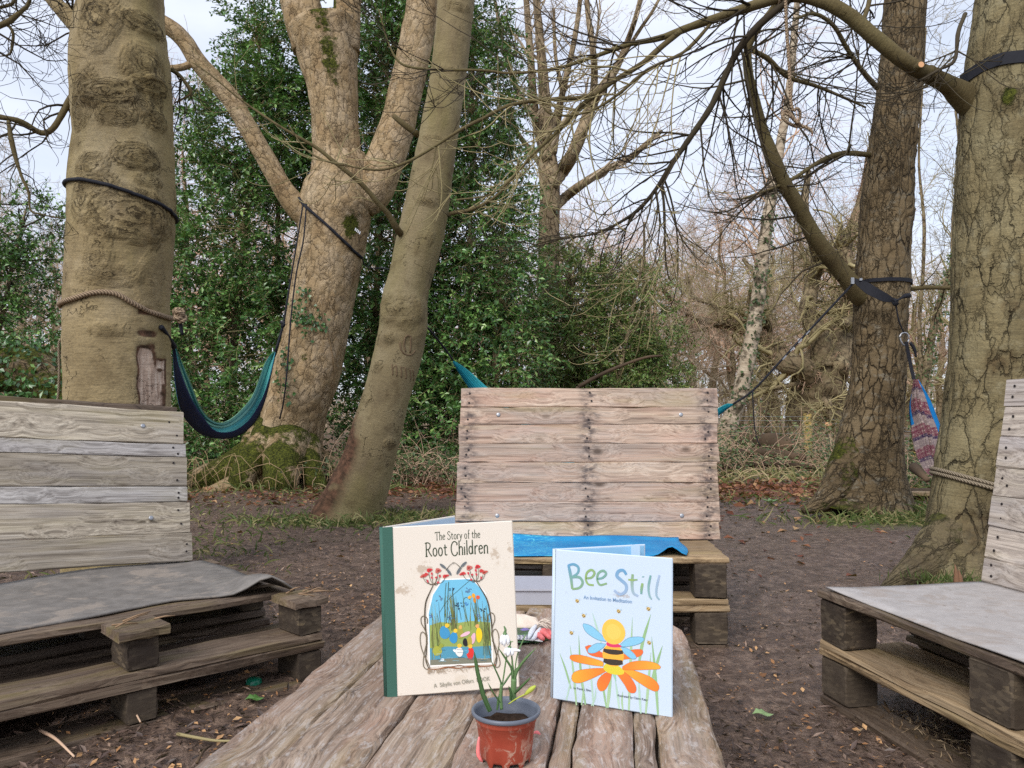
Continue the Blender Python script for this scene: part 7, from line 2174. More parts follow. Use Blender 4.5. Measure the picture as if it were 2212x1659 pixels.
    link('hang_cord', rope_mesh('hang_cord', [P(1935, 655, 5.92), P(1941, 690, 5.93), cu], .006, M['black'], 5, 8), rt)
    th = np.linspace(0, 2 * PI, 24)
    link('carabiner', rope_mesh('carabiner', np.stack([cu[0] + .002 + .036 * np.cos(th) * (1 + .25 * np.sin(th)), cu[1] + .006 * np.cos(th), cu[2] - .045 + .050 * np.sin(th)], 1), .0065, M['metal'], 7), rt)
    p0, p1, p2 = P(1957, 738, 5.93), P(1967, 790, 5.92), P(1974, 820, 5.9)
    q = spline(np.array([p0, p1, p2]), 12)
    link('hang_strap', band_mesh('hang_strap', q, np.tile([.026, 0, .004], (12, 1)), np.tile([0, -1., 0], (12, 1)), M['black'], .006), rt)
    link('strap_tail', rope_mesh('strap_tail', [P(1966, 740, 5.9), P(1972, 748, 5.9), P(1976, 756, 5.9), P(1979, 772, 5.9)], [.012, .014, .006], M['black'], 5, 10), rt)
build_hammocks()

def build_hanging_rope():
    rt = thing('hanging_rope', tuple(P(1710, 270, 3.42)), 'tan rope hanging from the arching bough, knotted at its end', 'rope')
    top = P(1697, -6, 3.43)
    link('rope_strand', rope_mesh('rope_strand', [top + (0, 0, .05), top, P(1699, 60, 3.42), P(1704, 130, 3.42), P(1707, 190, 3.42), P(1709, 225, 3.42), P(1714, 240, 3.42)], .0074, M['rope'], 9, 40), rt)
    kk = [(1714, 240, 0), (1722, 234, -.01), (1728, 242, .0), (1727, 258, .012), (1716, 270, .01), (1700, 264, -.012), (1690, 250, -.01), (1694, 240, .008), (1706, 244, .014), (1720, 262, -.014), (1728, 268, -.008), (1722, 274, .006), (1706, 268, .014), (1692, 256, .004), (1694, 246, -.012), (1706, 250, -.016), (1718, 262, .0), (1728, 270, .004), (1740, 275, 0), (1752, 282, 0), (1755, 288, 0)]
    link('knot', rope_mesh('knot', [P(x, y, 3.42 + dd) for x, y, dd in kk], .0068, M['rope'], 8, 110), rt)
    r = np.random.default_rng(2)
    B = Bag()
    for k in range(12):
        s = P(1754, 287, 3.42)
        B.tube(np.array([s, s + (r.uniform(-.004, .008), r.uniform(-.004, .004), -r.uniform(.008, .02))]), [.0011, .0005], 4)
    tag(link('frayed_end', B.mesh('frayed_end', [plain('rope_fibre', lin(206, 160, 140), .9)]), rt), kind='stuff')
    th = np.linspace(0, 2 * PI, 30)
    c = bough.p[np.argmin(np.abs((bough.p[:, 0] / bough.p[:, 1]) * FPX + 1106 - 1697))]
    link('rope_loop', rope_mesh('rope_loop', np.stack([c[0] + .004 * np.cos(th), c[1] + .034 * np.cos(th), c[2] + .034 * np.sin(th)], 1), .0058, M['rope'], 8), rt)
build_hanging_rope()
# ---------------------------------------------------------------- the wood behind
def crown_mesh(name, lines, specs, mat, rg, own=True):
    B = Bag()
    gen = lines
    if own:
        for p, r in gen:
            V, q = tubes(p, r, 6)
            B.add(V, q)
    for sp in specs:
        nxt = []
        for p, r in gen:
            cp, cr_ = grow(p, r, sp['n'], sp['L'], sp['ang'], sp.get('N', 6), sp.get('ratio', .5), sp.get('lift', (0, 0)), sp.get('wig', .2), sp.get('tmin', .2), sp.get('tip', .35), rg, 1.0, sp.get('flat'), sp.get('rmin', .002))
            nxt.append((cp, cr_))
            V, q = tubes(cp, cr_, sp.get('sides', 3))
            B.add(V, q)
        gen = nxt
    return B.mesh(name, [mat]), gen

def bare_variant(seed, h, r0, spread, mat_t, mat_c, wig=.16, n1=13):
    rg = np.random.default_rng(seed)
    n = 9
    z = np.linspace(0, h * .72, n)
    x = np.cumsum(rg.normal(0, .10, n)); y = np.cumsum(rg.normal(0, .10, n))
    x -= x[0]; y -= y[0]
    r = r0 * np.linspace(1, .22, n)
    tr = Trunk(np.stack([x, y, z - .05, r], 1), .16, 14, .05, 3, root_flare(.25, .8, [(4, .6)], seed, 2, .2), seed)
    p, rr = tr.line(12)
    crown, _ = crown_mesh('crown', [(p[None], rr[None])], [
        dict(n=n1, L=h * .42 * spread, ang=.95, N=9, ratio=.55, wig=wig, lift=(.02, .14), tmin=.30, tip=.25, sides=5),
        dict(n=6, L=h * .20, ang=.8, N=7, ratio=.55, wig=wig + .04, lift=(.0, .10), tmin=.2, tip=.3, sides=4),
        dict(n=6, L=h * .10, ang=.8, N=6, ratio=.55, wig=.24, lift=(0, .08), tmin=.15, tip=.4, sides=3, rmin=.0035),
        dict(n=5, L=h * .050, ang=.75, N=4, ratio=.6, wig=.26, lift=(0, .08), tmin=.15, tip=.5, sides=3, rmin=.0026)], mat_c, rg, own=False)
    return tr.mesh('trunk', mat_t), crown

def place_bare(var, px, d, s, rot, label, group='bare trees in the wood behind'):
    c = P(px, 900, d)
    root = bpy.data.objects.new('bare_tree', None)
    col.objects.link(root)
    root.matrix_basis = Matrix.Translation((c[0], d, float(gz(c[0], d)))) @ Matrix.Rotation(rot, 4, 'Z') @ Matrix.Scale(s, 4)
    tag(root, label, 'tree', group)
    for nm, me in zip(('trunk', 'crown'), var):
        o = bpy.data.objects.new(nm, me)
        col.objects.link(o)
        o.parent = root
        if nm == 'crown': o['kind'] = 'stuff'
    return root

def build_wood():
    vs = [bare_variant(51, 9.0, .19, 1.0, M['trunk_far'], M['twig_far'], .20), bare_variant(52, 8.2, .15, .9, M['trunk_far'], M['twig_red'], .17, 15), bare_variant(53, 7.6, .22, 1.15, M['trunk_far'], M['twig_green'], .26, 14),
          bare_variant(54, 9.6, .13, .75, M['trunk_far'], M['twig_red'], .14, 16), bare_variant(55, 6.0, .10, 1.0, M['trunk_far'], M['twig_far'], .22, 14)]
    spots = [(1235, 23, 0, 1.0), (1310, 33, 1, 1.3), (1425, 29, 1, 1.15), (1500, 38, 1, 1.45), (1585, 27, 3, 1.15), (1675, 36, 1, 1.4), (1745, 30, 3, 1.25), (1820, 38, 0, 1.3), (1405, 19, 2, .8), (1540, 31, 0, 1.15), (1590, 21, 4, 1.0), (1655, 26, 2, 1.05), (1800, 29, 1, 1.1), (1845, 21, 2, 1.0), (1890, 33, 3, 1.2), (1990, 23, 1, .8), (2030, 30, 0, .85),
             (1290, 40, 3, 1.4), (1620, 42, 1, 1.4), (1760, 46, 0, 1.4), (1180, 31, 1, 1.2), (1110, 27, 0, 1.0), (1350, 48, 2, 1.5), (1510, 46, 3, 1.5), (1865, 44, 1, 1.3), (1680, 18, 4, .8), (1480, 16, 4, .7),
             (430, 17, 3, .95), (500, 23, 1, 1.15), (390, 27, 0, 1.1), (560, 28, 3, 1.2), (455, 34, 1, 1.4), (40, 22, 2, .9), (-60, 17, 0, .9), (130, 29, 1, 1.1), (-10, 33, 3, 1.2), (90, 14, 4, .8), (2140, 20, 2, .9), (2330, 18, 0, .9), (2240, 28, 3, 1.0), (1960, 42, 2, .9), (640, 33, 2, 1.3), (960, 34, 3, 1.4), (1050, 41, 1, 1.4), (800, 38, 0, 1.4)]
    r = np.random.default_rng(77)
    kinds = ['grey spreading bare tree', 'russet twiggy bare tree', 'crooked mossy bare tree', 'slim russet bare tree', 'small bare sapling']
    zones_ = [(-999, 150, 'left of the burr trunk'), (150, 700, 'between the burr trunk and the forked tree'), (700, 1115, 'behind the tall hollies'), (1115, 1345, 'above the middle bench, left half'), (1345, 1545, 'above the middle bench, right half'),
              (1545, 1690, 'beside the birch'), (1690, 1930, 'round the gnarled oak'), (1930, 2060, 'between the two cracked trunks'), (2060, 9999, 'behind the right cracked trunk')]
    ords = ['nearest', 'second nearest', 'third nearest', 'fourth nearest', 'fifth nearest', 'sixth nearest', 'seventh nearest', 'eighth nearest', 'ninth nearest']
    for x0, x1, where in zones_:
        here = sorted([q for q in spots if x0 <= q[0] < x1], key=lambda q: q[1])
        for k, (px, d, v, s) in enumerate(here):
            place_bare(vs[v], px, d, s * r.uniform(.92, 1.06), r.uniform(0, 6.28), f'{kinds[v]}, {ords[k]} of those {where}')
build_wood()

def build_back_sycamore():
    d = 15.0
    root = thing('bare_sycamore', tuple(P(1185, 960, d)), 'tall bare pale tree with forked limbs rising above the holly', 'tree')
    t = Trunk(stick([(1180, 985, 60, d), (1182, 800, 52, d), (1184, 620, 48, d), (1186, 500, 46, d), (1188, 420, 46, d), (1184, 350, 42, d), (1180, 300, 30, d), (1178, 240, 26, d), (1172, 150, 22, d), (1164, 60, 18, d), (1155, -60, 14, d), (1150, -300, 8, d)]), .08, 28, .04, 3, seed=61)
    link('trunk', t.mesh('trunk', M['trunk_back']), root)
    L = [t]
    for pts in ([(1188, 400, 34), (1212, 372, 32), (1238, 330, 29), (1262, 270, 27), (1280, 222, 25), (1300, 190, 21), (1330, 150, 17), (1355, 90, 13), (1378, 20, 11), (1400, -90, 8)],
                [(1190, 455, 24), (1222, 425, 22), (1262, 395, 19), (1310, 365, 16), (1355, 345, 14), (1395, 312, 12), (1428, 284, 9)],
                [(1182, 345, 24), (1165, 290, 22), (1152, 220, 20), (1148, 150, 17), (1142, 70, 15), (1135, -30, 12), (1128, -160, 8)],
                [(1276, 230, 18), (1284, 170, 16), (1280, 100, 14), (1270, 30, 12), (1262, -80, 9)], [(1178, 300, 18), (1205, 240, 16), (1222, 170, 14), (1240, 90, 12), (1252, 10, 10), (1260, -90, 7)],
                [(1160, 260, 14), (1125, 210, 13), (1098, 140, 11), (1080, 60, 9), (1062, -40, 7)], [(1186, 385, 12), (1150, 330, 12), (1120, 290, 10), (1100, 240, 8), (1080, 200, 6)], [(1198, 330, 12), (1206, 270, 11), (1214, 200, 10), (1200, 120, 8), (1196, 20, 7)],
                [(1340, 130, 9), (1385, 60, 8), (1415, 15, 7), (1450, -60, 5)]):
        L.append(limb('limb', [(x, y, w_, d + .3 * math.sin(i * 2.0 + x * .01)) for i, (x, y, w_) in enumerate(pts)], M['trunk_back'], root, 12, .10))
    rg = np.random.default_rng(62)
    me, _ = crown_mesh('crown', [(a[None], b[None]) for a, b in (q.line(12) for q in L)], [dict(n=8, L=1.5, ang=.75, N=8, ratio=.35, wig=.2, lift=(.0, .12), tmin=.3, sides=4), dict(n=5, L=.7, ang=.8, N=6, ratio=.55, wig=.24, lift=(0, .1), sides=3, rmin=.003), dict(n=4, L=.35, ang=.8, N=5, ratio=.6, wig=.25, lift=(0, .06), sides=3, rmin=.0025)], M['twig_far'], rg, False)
    tag(link('crown', me, root), kind='stuff')
build_back_sycamore()

LEAFN = [0]
def leaf_cluster(pts_c, dirs, n_per, Ls, spray, rg, droop=.25, wl=.52, flatten=.55):
    """sprays of leaves: each a little twig with leaves both ways; returns leaf mesh arrays and twig polylines"""
    K = len(pts_c)
    d = unit(dirs)
    N = 5
    tw = np.empty((K, N, 3))
    tw[:, 0] = pts_c
    ln = spray * rg.uniform(.6, 1.3, K)
    for s in range(1, N):
        d = d + rg.normal(0, .16, (K, 3))
        d[:, 2] -= droop * .35
        d = unit(d)
        tw[:, s] = tw[:, s - 1] + d * (ln / (N - 1))[:, None]
    idx = np.repeat(np.arange(K), n_per)
    t = np.tile(np.linspace(.08, 1.0, n_per), K) * (N - 1)
    i0 = np.minimum(t.astype(int), N - 2)
    f = (t - i0)[:, None]
    c = tw[idx, i0] * (1 - f) + tw[idx, i0 + 1] * f
    T = unit(tw[idx, i0 + 1] - tw[idx, i0])
    a = np.tile(np.arange(n_per) * 2.4, K) + np.repeat(rg.uniform(0, 6.28, K), n_per)
    ref = np.array([0, 0, 1.0]) + 0 * T
    s1 = unit(np.cross(T, ref) + 1e-5)
    s2 = np.cross(s1, T)
    o = s1 * np.cos(a)[:, None] + s2 * np.sin(a)[:, None] * flatten
    ld = unit(T * .55 + o + rg.normal(0, .22, T.shape))
    nn = unit(np.array([0, -.25, 1.0]) + rg.normal(0, .45, T.shape))
    L = Ls * rg.uniform(.6, 1.25, len(idx))
    return c, ld, nn, L, tw, idx

def evergreen(name, label, blobs, n_spray, n_per, Ls, mat, seed, stems, twigmat_, spray=.38, cat='tree', group=None, tint=(.5, .2), wl=.52, gap=-.5):
    rg = np.random.default_rng(seed)
    base = P(stems[0][0][0], 960, stems[0][0][3])
    root = thing(name, (base[0], base[1], 0), label, cat, group)
    area = np.array([b[3] * b[4] * (b[6] if len(b) > 6 else 1) for b in blobs], float)
    which = rg.choice(len(blobs), n_spray, p=area / area.sum())
    Bp = np.array([list(P(b[0], b[1], b[2])) + [b[3] / FPX * b[2], b[5], b[4] / FPX * b[2]] for b in blobs])
    v = unit(rg.normal(0, 1, (n_spray, 3)))
    rad = rg.uniform(.30, 1.0, n_spray) ** .42
    rad *= 1 + .16 * vnoise(v * 3 + which[:, None] * 7.0)
    c = Bp[which, :3] + v * rad[:, None] * Bp[which, 3:]
    keep = c[:, 2] > .03
    # loose gaps
    g = fbm(c * np.array([1.1, 1.1, 1.1]) + seed, 3, 2)
    keep &= g > gap
    c, v = c[keep], v[keep]
    dirs = v * np.array([1, 1, .6]) + rg.normal(0, .45, v.shape) + np.array([0, -.25, .05])
    lc, ld, nn, L, tw, idx = leaf_cluster(c, dirs, n_per, Ls, spray, rg)
    V, t = leafcards(lc, ld, nn, L, L * wl * rg.uniform(.8, 1.2, len(L)), .22)
    tn = np.clip(rg.normal(tint[0], tint[1], len(L)) + np.repeat(rg.normal(0, .19, len(c)), n_per), 0, 1)
    me = mesh_np('crown', V, None, t, mats=[mat], smooth=False, attrs={'tint': np.repeat(tn, 4)})
    tag(link('crown', me, root), kind='stuff')
    B = Bag()
    Vt, q = tubes(tw, np.tile(np.linspace(.0045, .0020, 5), (len(tw), 1)), 3)
    B.add(Vt, q)
    # branches between the stems and the sprays
    st = []
    for s in stems:
        tk = Trunk(stick(s), .10, 10, .05, 4)
        link('trunk', tk.mesh('trunk', M['trunk_far']), root)
        st.append(tk.line(14))
    pool = np.vstack([a for a, _ in st])
    sel = rg.choice(len(c), max(1, len(c) // 9), replace=False)
    br = []
    for k in sel:
        e = c[k]
        dd = np.linalg.norm((pool - e) * np.array([1, 1, 1.6]), axis=1) + rg.uniform(0, .5, len(pool))
        s = pool[np.argmin(dd)]
        m = (s + e) / 2 + rg.normal(0, .12, 3) + np.array([0, 0, .12])
        br.append(spline(np.array([s, m, e]), 6))
    Vb, q = tubes(np.array(br), np.tile(np.linspace(.013, .004, 6), (len(br), 1)), 3)
    B.add(Vb, q)
    tag(link('twig', B.mesh('twig', [twigmat_]), root), kind='stuff')
    LEAFN[0] += len(L)
    return root

evergreen('holly_tree', 'dark glossy holly filling the gap left of the forked trunk', [(470, 560, 10.3, 130, 180, .8), (560, 300, 10.8, 110, 170, .8), (520, 760, 10.0, 160, 160, .8), (620, 480, 10.9, 110, 200, .7), (610, 120, 11.2, 90, 120, .6), (470, 900, 9.6, 110, 90, .5), (410, 640, 10.3, 80, 160, .6), (440, 400, 10.8, 80, 120, .5, .8), (520, 290, 10.9, 100, 120, .6), (600, 160, 11.2, 90, 130, .6), (650, 300, 11.0, 90, 180, .6), (640, 720, 10.4, 90, 160, .6), (560, 40, 11.4, 70, 90, .5, .6)],
          3500, 18, .074, M['holly'], 71, [[(500, 985, 20, 10.2), (510, 700, 16, 10.3), (540, 400, 12, 10.6), (560, 100, 6, 10.9)], [(590, 990, 16, 10.6), (600, 600, 12, 10.7), (600, 200, 8, 11)]], M['twig_green'])
evergreen('holly_tree', 'tall holly behind the forked and leaning trunks', [(840, 230, 11.0, 120, 210, .8), (850, 560, 10.6, 130, 200, .8), (860, 850, 10.4, 130, 130, .6), (780, 60, 11.4, 120, 110, .7), (900, 20, 11.4, 110, 120, .7), (820, 720, 10.4, 110, 160, .6), (780, 330, 11.2, 110, 160, .6), (860, 430, 11.2, 120, 150, .6), (900, 180, 11.4, 90, 160, .6)],
          3300, 18, .074, M['holly'], 72, [[(800, 1000, 18, 10.6), (810, 700, 15, 10.7), (830, 300, 10, 10.9), (840, 0, 6, 11.2)], [(835, 990, 14, 10.4), (850, 600, 11, 10.5), (860, 200, 7, 10.9)]], M['twig_green'])
evergreen('holly_tree', 'holly right of the leaning trunk with sky showing through', [(1010, 230, 10.8, 100, 170, .7), (1010, 560, 10.3, 120, 170, .8), (1040, 780, 10.1, 140, 130, .7), (980, 900, 10.0, 110, 110, .6), (1070, 420, 10.6, 80, 130, .6, .6), (1000, 60, 11.2, 80, 110, .6), (1110, 640, 10.3, 80, 110, .6, .7), (1040, 420, 11.0, 90, 170, .6), (1060, 180, 11.2, 60, 130, .5, .7), (980, 720, 10.6, 100, 180, .6)],
          3000, 18, .070, M['holly'], 73, [[(1000, 1000, 16, 10.2), (1010, 700, 13, 10.3), (1020, 300, 9, 10.6), (1020, 50, 5, 11)], [(1075, 985, 12, 10.0), (1070, 700, 9, 10.1), (1090, 450, 6, 10.4)]], M['twig_green'])
evergreen('holly_tree', 'lighter loose evergreen above the middle bench', [(1210, 620, 12.0, 110, 90, .7, .8), (1180, 760, 11.8, 120, 120, .7), (1290, 720, 12.2, 110, 140, .7, .8), (1380, 700, 12.6, 80, 130, .6, .6), (1260, 880, 11.8, 190, 90, .6), (1400, 850, 12.6, 80, 90, .6, .7), (1330, 800, 12.4, 100, 110, .6), (1290, 600, 12.6, 90, 60, .5, .6), (1430, 790, 12.8, 50, 90, .5, .5)],
          3600, 18, .054, M['holly_pale'], 74, [[(1240, 990, 16, 12), (1242, 800, 12, 12), (1235, 640, 7, 12), (1225, 560, 4, 12)], [(1330, 960, 9, 11.6), (1335, 835, 9, 11.6), (1360, 700, 8, 11.7), (1388, 565, 6, 11.9), (1395, 520, 3, 12)], [(1378, 960, 9, 12.2), (1380, 835, 9, 12.2), (1385, 720, 8, 12.3), (1390, 608, 7, 12.4), (1392, 480, 5, 12.5)]], M['twig_green'], .32, tint=(.5, .2))
evergreen('holly_tree', 'thin leafed evergreen left of the burr trunk, sky behind it', [(60, 480, 9.0, 90, 60, .5, .8), (30, 600, 8.8, 90, 60, .5, .9), (80, 720, 8.6, 80, 50, .5, .8), (10, 790, 8.4, 90, 60, .5), (100, 560, 9.0, 60, 60, .5, .7), (-60, 640, 8.8, 90, 140, .6)],
          700, 15, .060, M['holly'], 75, [[(-40, 980, 16, 8.8), (-10, 760, 12, 8.8), (30, 560, 8, 8.9), (60, 440, 4, 9)], [(-60, 800, 8, 8.7), (40, 790, 5, 8.6), (130, 805, 3, 8.5)], [(-60, 640, 7, 8.8), (50, 660, 5, 8.8), (140, 700, 3, 8.8)]], M['twig_near'], .34)

def build_birch():
    d = 13
    root = thing('birch_tree', tuple(P(1560, 980, d)), 'leaning pale birch with dark ivied patches beyond the middle bench', 'tree')
    t = Trunk(stick([(1552, 990, 46, d), (1568, 935, 42, d), (1588, 880, 38, d), (1606, 820, 35, d), (1622, 740, 33, d), (1637, 650, 31, d), (1651, 525, 28, d), (1666, 425, 25, d), (1686, 310, 21, d), (1703, 210, 18, d), (1718, 50, 15, d), (1730, -100, 12, d), (1740, -300, 7, d)]), .05, 26, .05, 3, seed=81, bumps=[(.6, .3, .08, .06, .03, 0), (1.5, -.4, .07, .05, .03, 0), (2.3, .5, .08, .05, .03, 0), (2.9, -.3, .06, .05, .03, 0)], fine=.012)
    link('trunk', t.mesh('trunk', M['birch']), root)
    rg = np.random.default_rng(82)
    p, r = t.line(16)
    me, _ = crown_mesh('crown', [(p[None], r[None])], [dict(n=22, L=1.6, ang=.8, N=9, ratio=.22, wig=.12, lift=(.08, -.12), tmin=.25, sides=4), dict(n=7, L=.7, ang=.6, N=7, ratio=.5, wig=.14, lift=(-.02, -.16), sides=3, rmin=.0026), dict(n=4, L=.4, ang=.5, N=6, ratio=.6, wig=.12, lift=(-.02, -.16), sides=3, rmin=.002)], M['twig_red'], rg, False)
    tag(link('crown', me, root), kind='stuff')
    n = 330
    zz = np.concatenate([rg.normal(m, .22, n // 6) for m in (.7, 1.25, 1.9, 2.5, 3.1, 3.9)])
    th = rg.normal(0, .9, len(zz)) + np.sign(rg.normal(0, 1, len(zz))) * .5
    c = np.array([t.at(z, a, rg.uniform(.0, .04)) for z, a in zip(zz, th)])
    ld = unit(rg.normal(0, 1, c.shape) + np.array([0, -.3, -.5]))
    V, q = leafcards(c, ld, unit(np.array([0, -1., .4]) + rg.normal(0, .5, c.shape)), rg.uniform(.04, .08, len(c)), rg.uniform(.04, .07, len(c)), .15)
    tag(link('ivy', mesh_np('ivy', V, None, q, mats=[M['bramble']], smooth=False, attrs={'tint': np.repeat(rg.uniform(0, .35, len(c)), 4)}), root), kind='stuff')
build_birch()

def build_oak():
    d = 16.5
    root = thing('oak_tree', tuple(P(1765, 970, d)), 'stout gnarled oak with twisting limbs and shaggy burrs', 'tree')
    t = Trunk(stick([(1752, 985, 128, d), (1756, 930, 116, d), (1762, 870, 112, d), (1770, 820, 110, d), (1775, 785, 96, d), (1780, 760, 60, d)]), .06, 44, .12, 3, seed=91, fine=.03, bumps=[(.9, -.2, .25, .3, .1, .8), (1.6, .4, .25, .25, .1, .9), (1.4, -.6, .2, .2, .1, .8)])
    link('trunk', t.mesh('trunk', M['trunk_far']), root)
    L = [t]
    for pts in ([(1752, 815, 66), (1725, 792, 56), (1700, 780, 50), (1676, 756, 44), (1655, 736, 38), (1635, 715, 34), (1600, 705, 26), (1560, 700, 22), (1510, 690, 17), (1460, 660, 12), (1430, 620, 8)],
                [(1795, 800, 74), (1812, 760, 66), (1822, 720, 58), (1836, 660, 46), (1838, 600, 38), (1828, 540, 32), (1846, 470, 26), (1870, 400, 20), (1880, 320, 12)],
                [(1775, 790, 60), (1768, 730, 46), (1752, 680, 40), (1750, 620, 34), (1766, 560, 28), (1752, 500, 24), (1735, 440, 18), (1748, 370, 12)],
                [(1745, 830, 16), (1721, 829, 12), (1682, 838, 10), (1638, 847, 6)], [(1660, 738, 24), (1650, 690, 20), (1625, 650, 16), (1630, 600, 12), (1605, 560, 9)], [(1820, 700, 26), (1860, 680, 20), (1900, 690, 14), (1940, 670, 9)],
                [(1560, 700, 12), (1540, 660, 11), (1500, 640, 9), (1480, 590, 7)], [(1838, 610, 22), (1800, 590, 17), (1790, 550, 14), (1765, 530, 10)]):
        L.append(limb('limb', [(x + 4 * math.sin(i * 2.3), y, w_, d + .5 * math.sin(i * 1.3 + x * .02)) for i, (x, y, w_) in enumerate(pts)], M['trunk_far'], root, 14, .07, .1))
    rg = np.random.default_rng(92)
    lines = [(a[None], b[None]) for a, b in (q.line(14) for q in L[1:])]
    me, _ = crown_mesh('crown', lines, [dict(n=11, L=1.5, ang=.95, N=10, ratio=.32, wig=.34, lift=(.0, .06), tmin=.1, sides=4), dict(n=7, L=.75, ang=.9, N=7, ratio=.55, wig=.34, lift=(0, .03), sides=3, rmin=.0045), dict(n=6, L=.36, ang=.9, N=5, ratio=.6, wig=.34, sides=3, rmin=.0035)], M['twig_green'], rg, False)
    tag(link('crown', me, root), kind='stuff')
    # shaggy shoots on the burrs and hanging root-like twigs
    lines2 = [(a[None], b[None]) for a, b in (q.line(14) for q in L[:3])]
    me, _ = crown_mesh('burr_shoot', lines2, [dict(n=260, L=.34, ang=1.2, N=5, ratio=.10, wig=.4, lift=(-.06, -.05), tmin=.0, sides=3, rmin=.005), dict(n=3, L=.25, ang=.9, N=4, ratio=.7, wig=.4, lift=(-.03, -.1), sides=3, rmin=.004)], M['twig_red'], rg, False)
    tag(link('burr_shoot', me, root), kind='stuff')
    b = limb('broken_branch', [(1787, 866, 22, 14.5), (1790, 890, 16, 14.4), (1789, 915, 12, 14.3)], M['trunk_far'], root, 9, .05)
    e = P(1789, 918, 14.25)
    B = Bag(); B.tube(np.array([e + (0, 0, .05), e, e - (0, 0, .05)]), [.05, .07, .05], 8)
    link('torn_end', B.mesh('torn_end', [M['cutwood']]), root)
    me, _ = crown_mesh('crown', [(b.line(6)[0][None], b.line(6)[1][None])], [dict(n=34, L=.9, ang=1.2, N=7, ratio=.25, wig=.3, lift=(.1, -.16), tmin=0, tip=.5, sides=3, rmin=.005), dict(n=4, L=.4, ang=.8, N=5, ratio=.7, wig=.3, sides=3, rmin=.004)], M['twig_green'], rg, False)
    tag(link('crown', me, root), kind='stuff')
build_oak()

def build_ivied_tree():
    d = 10.5
    root = thing('ivied_tree', tuple(P(1990, 960, d)), 'slim mossy leaning tree seen between the two cracked trunks', 'tree')
    a = Trunk(stick([(1975, 975, 26, d), (1984, 900, 24, d), (1994, 840, 22, d), (2006, 770, 20, d), (2018, 700, 18, d), (2032, 645, 15, d), (2056, 570, 12, d), (2060, 470, 10, d), (2072, 330, 8, d), (2060, 200, 5, d)]), .06, 14, .06, 3, seed=95)
    link('trunk', a.mesh('trunk', M['trunk_far']), root)
    b = limb('limb', [(1984, 900, 12, d), (1988, 780, 11, d), (1986, 690, 10, d), (1993, 600, 9, d), (1996, 480, 8, d), (1985, 350, 6, d), (1992, 200, 5, d), (2000, 60, 4, d)], M['trunk_far'], root, 9, .08)
    rg = np.random.default_rng(96)
    me, _ = crown_mesh('crown', [(q.line(14)[0][None], q.line(14)[1][None]) for q in (a, b)], [dict(n=20, L=1.0, ang=.9, N=8, ratio=.3, wig=.2, lift=(0, .05), tmin=.12, sides=3), dict(n=6, L=.5, ang=.8, N=6, ratio=.6, wig=.22, sides=3, rmin=.003), dict(n=4, L=.25, ang=.8, N=5, ratio=.6, wig=.22, sides=3, rmin=.002)], M['twig_green'], rg, False)
    tag(link('crown', me, root), kind='stuff')
    n = 500
    zz = rg.uniform(.3, 3.0, n)
    th = rg.uniform(-PI, PI, n)
    c = np.array([a.at(z, q, rg.uniform(.0, .08)) for z, q in zip(zz, th)])
    V, q = leafcards(c, unit(rg.normal(0, 1, c.shape)), unit(np.array([0, -1., .5]) + rg.normal(0, .5, c.shape)), rg.uniform(.03, .06, n), rg.uniform(.03, .05, n), .15)
    tag(link('ivy', mesh_np('ivy', V, None, q, mats=[M['bramble']], smooth=False, attrs={'tint': np.repeat(rg.uniform(.1, .7, n), 4)}), root), kind='stuff')
build_ivied_tree()

# ---------------------------------------------------------------- fence, thicket, ground cover
def build_fence():
    d = 15.2
    xs = [P(px, 900, d)[0] for px in (1490, 1747, 1953, 2210)]
    ys = [d - .1, d, d - .4, d - .7]
    root = thing('wire_fence', (xs[1], d, 0), 'stock wire fence on pale new posts beyond the bramble', 'fence')
    me = None
    for k, (x, y) in enumerate(zip(xs, ys)):
        h = (.74, .80, .55, .74)[k]
        wd = .13 if k == 1 else .09
        z0 = float(gz(x, y)) - .05
        V, q, caps = board(h + .3, wd, wd, 820 + k, 6, .02, .003)
        o = mesh_np('post', V, q, mats=[M['wood_post']], polys=caps, smooth=False)
        link('post', o, root, frame((x - wd / 2, y + wd / 2, z0 - .25), (0, 0, 1), (1, 0, 0), (0, 1, 0)) if False else frame((x - wd / 2, y, z0 - .25), (0, 0, 1), (1, 0, 0), (0, 1, 0)))
    for hz in (.08, .18, .29, .41, .54, .66, .74):
        pts = np.array([(x, y - .012, float(gz(x, y)) + hz * (.72 if k == 2 else 1)) for k, (x, y) in enumerate(zip(xs, ys))])
        p = np.vstack([np.linspace(pts[k], pts[k + 1], 8)[:-1] for k in range(3)] + [pts[-1:]])
        V, q = tubes(p, np.full(len(p), .0032), 3)
        link('wire', mesh_np('wire', V, q, mats=[M['wire']]), root)
    B = []
    for k in range(3):
        for f in np.linspace(0.04, .96, 14):
            x, y = xs[k] + (xs[k + 1] - xs[k]) * f, ys[k] + (ys[k + 1] - ys[k]) * f
            z = float(gz(x, y))
            B.append([(x, y - .014, z + .06), (x + .004, y - .014, z + .3), (x, y - .014, z + .60)])
    V, q = tubes(np.array(B), np.full((len(B), 3), .0024), 3)
    tag(link('wire_upright', mesh_np('wire_upright', V, q, mats=[M['wire']]), root), kind='stuff')
build_fence()

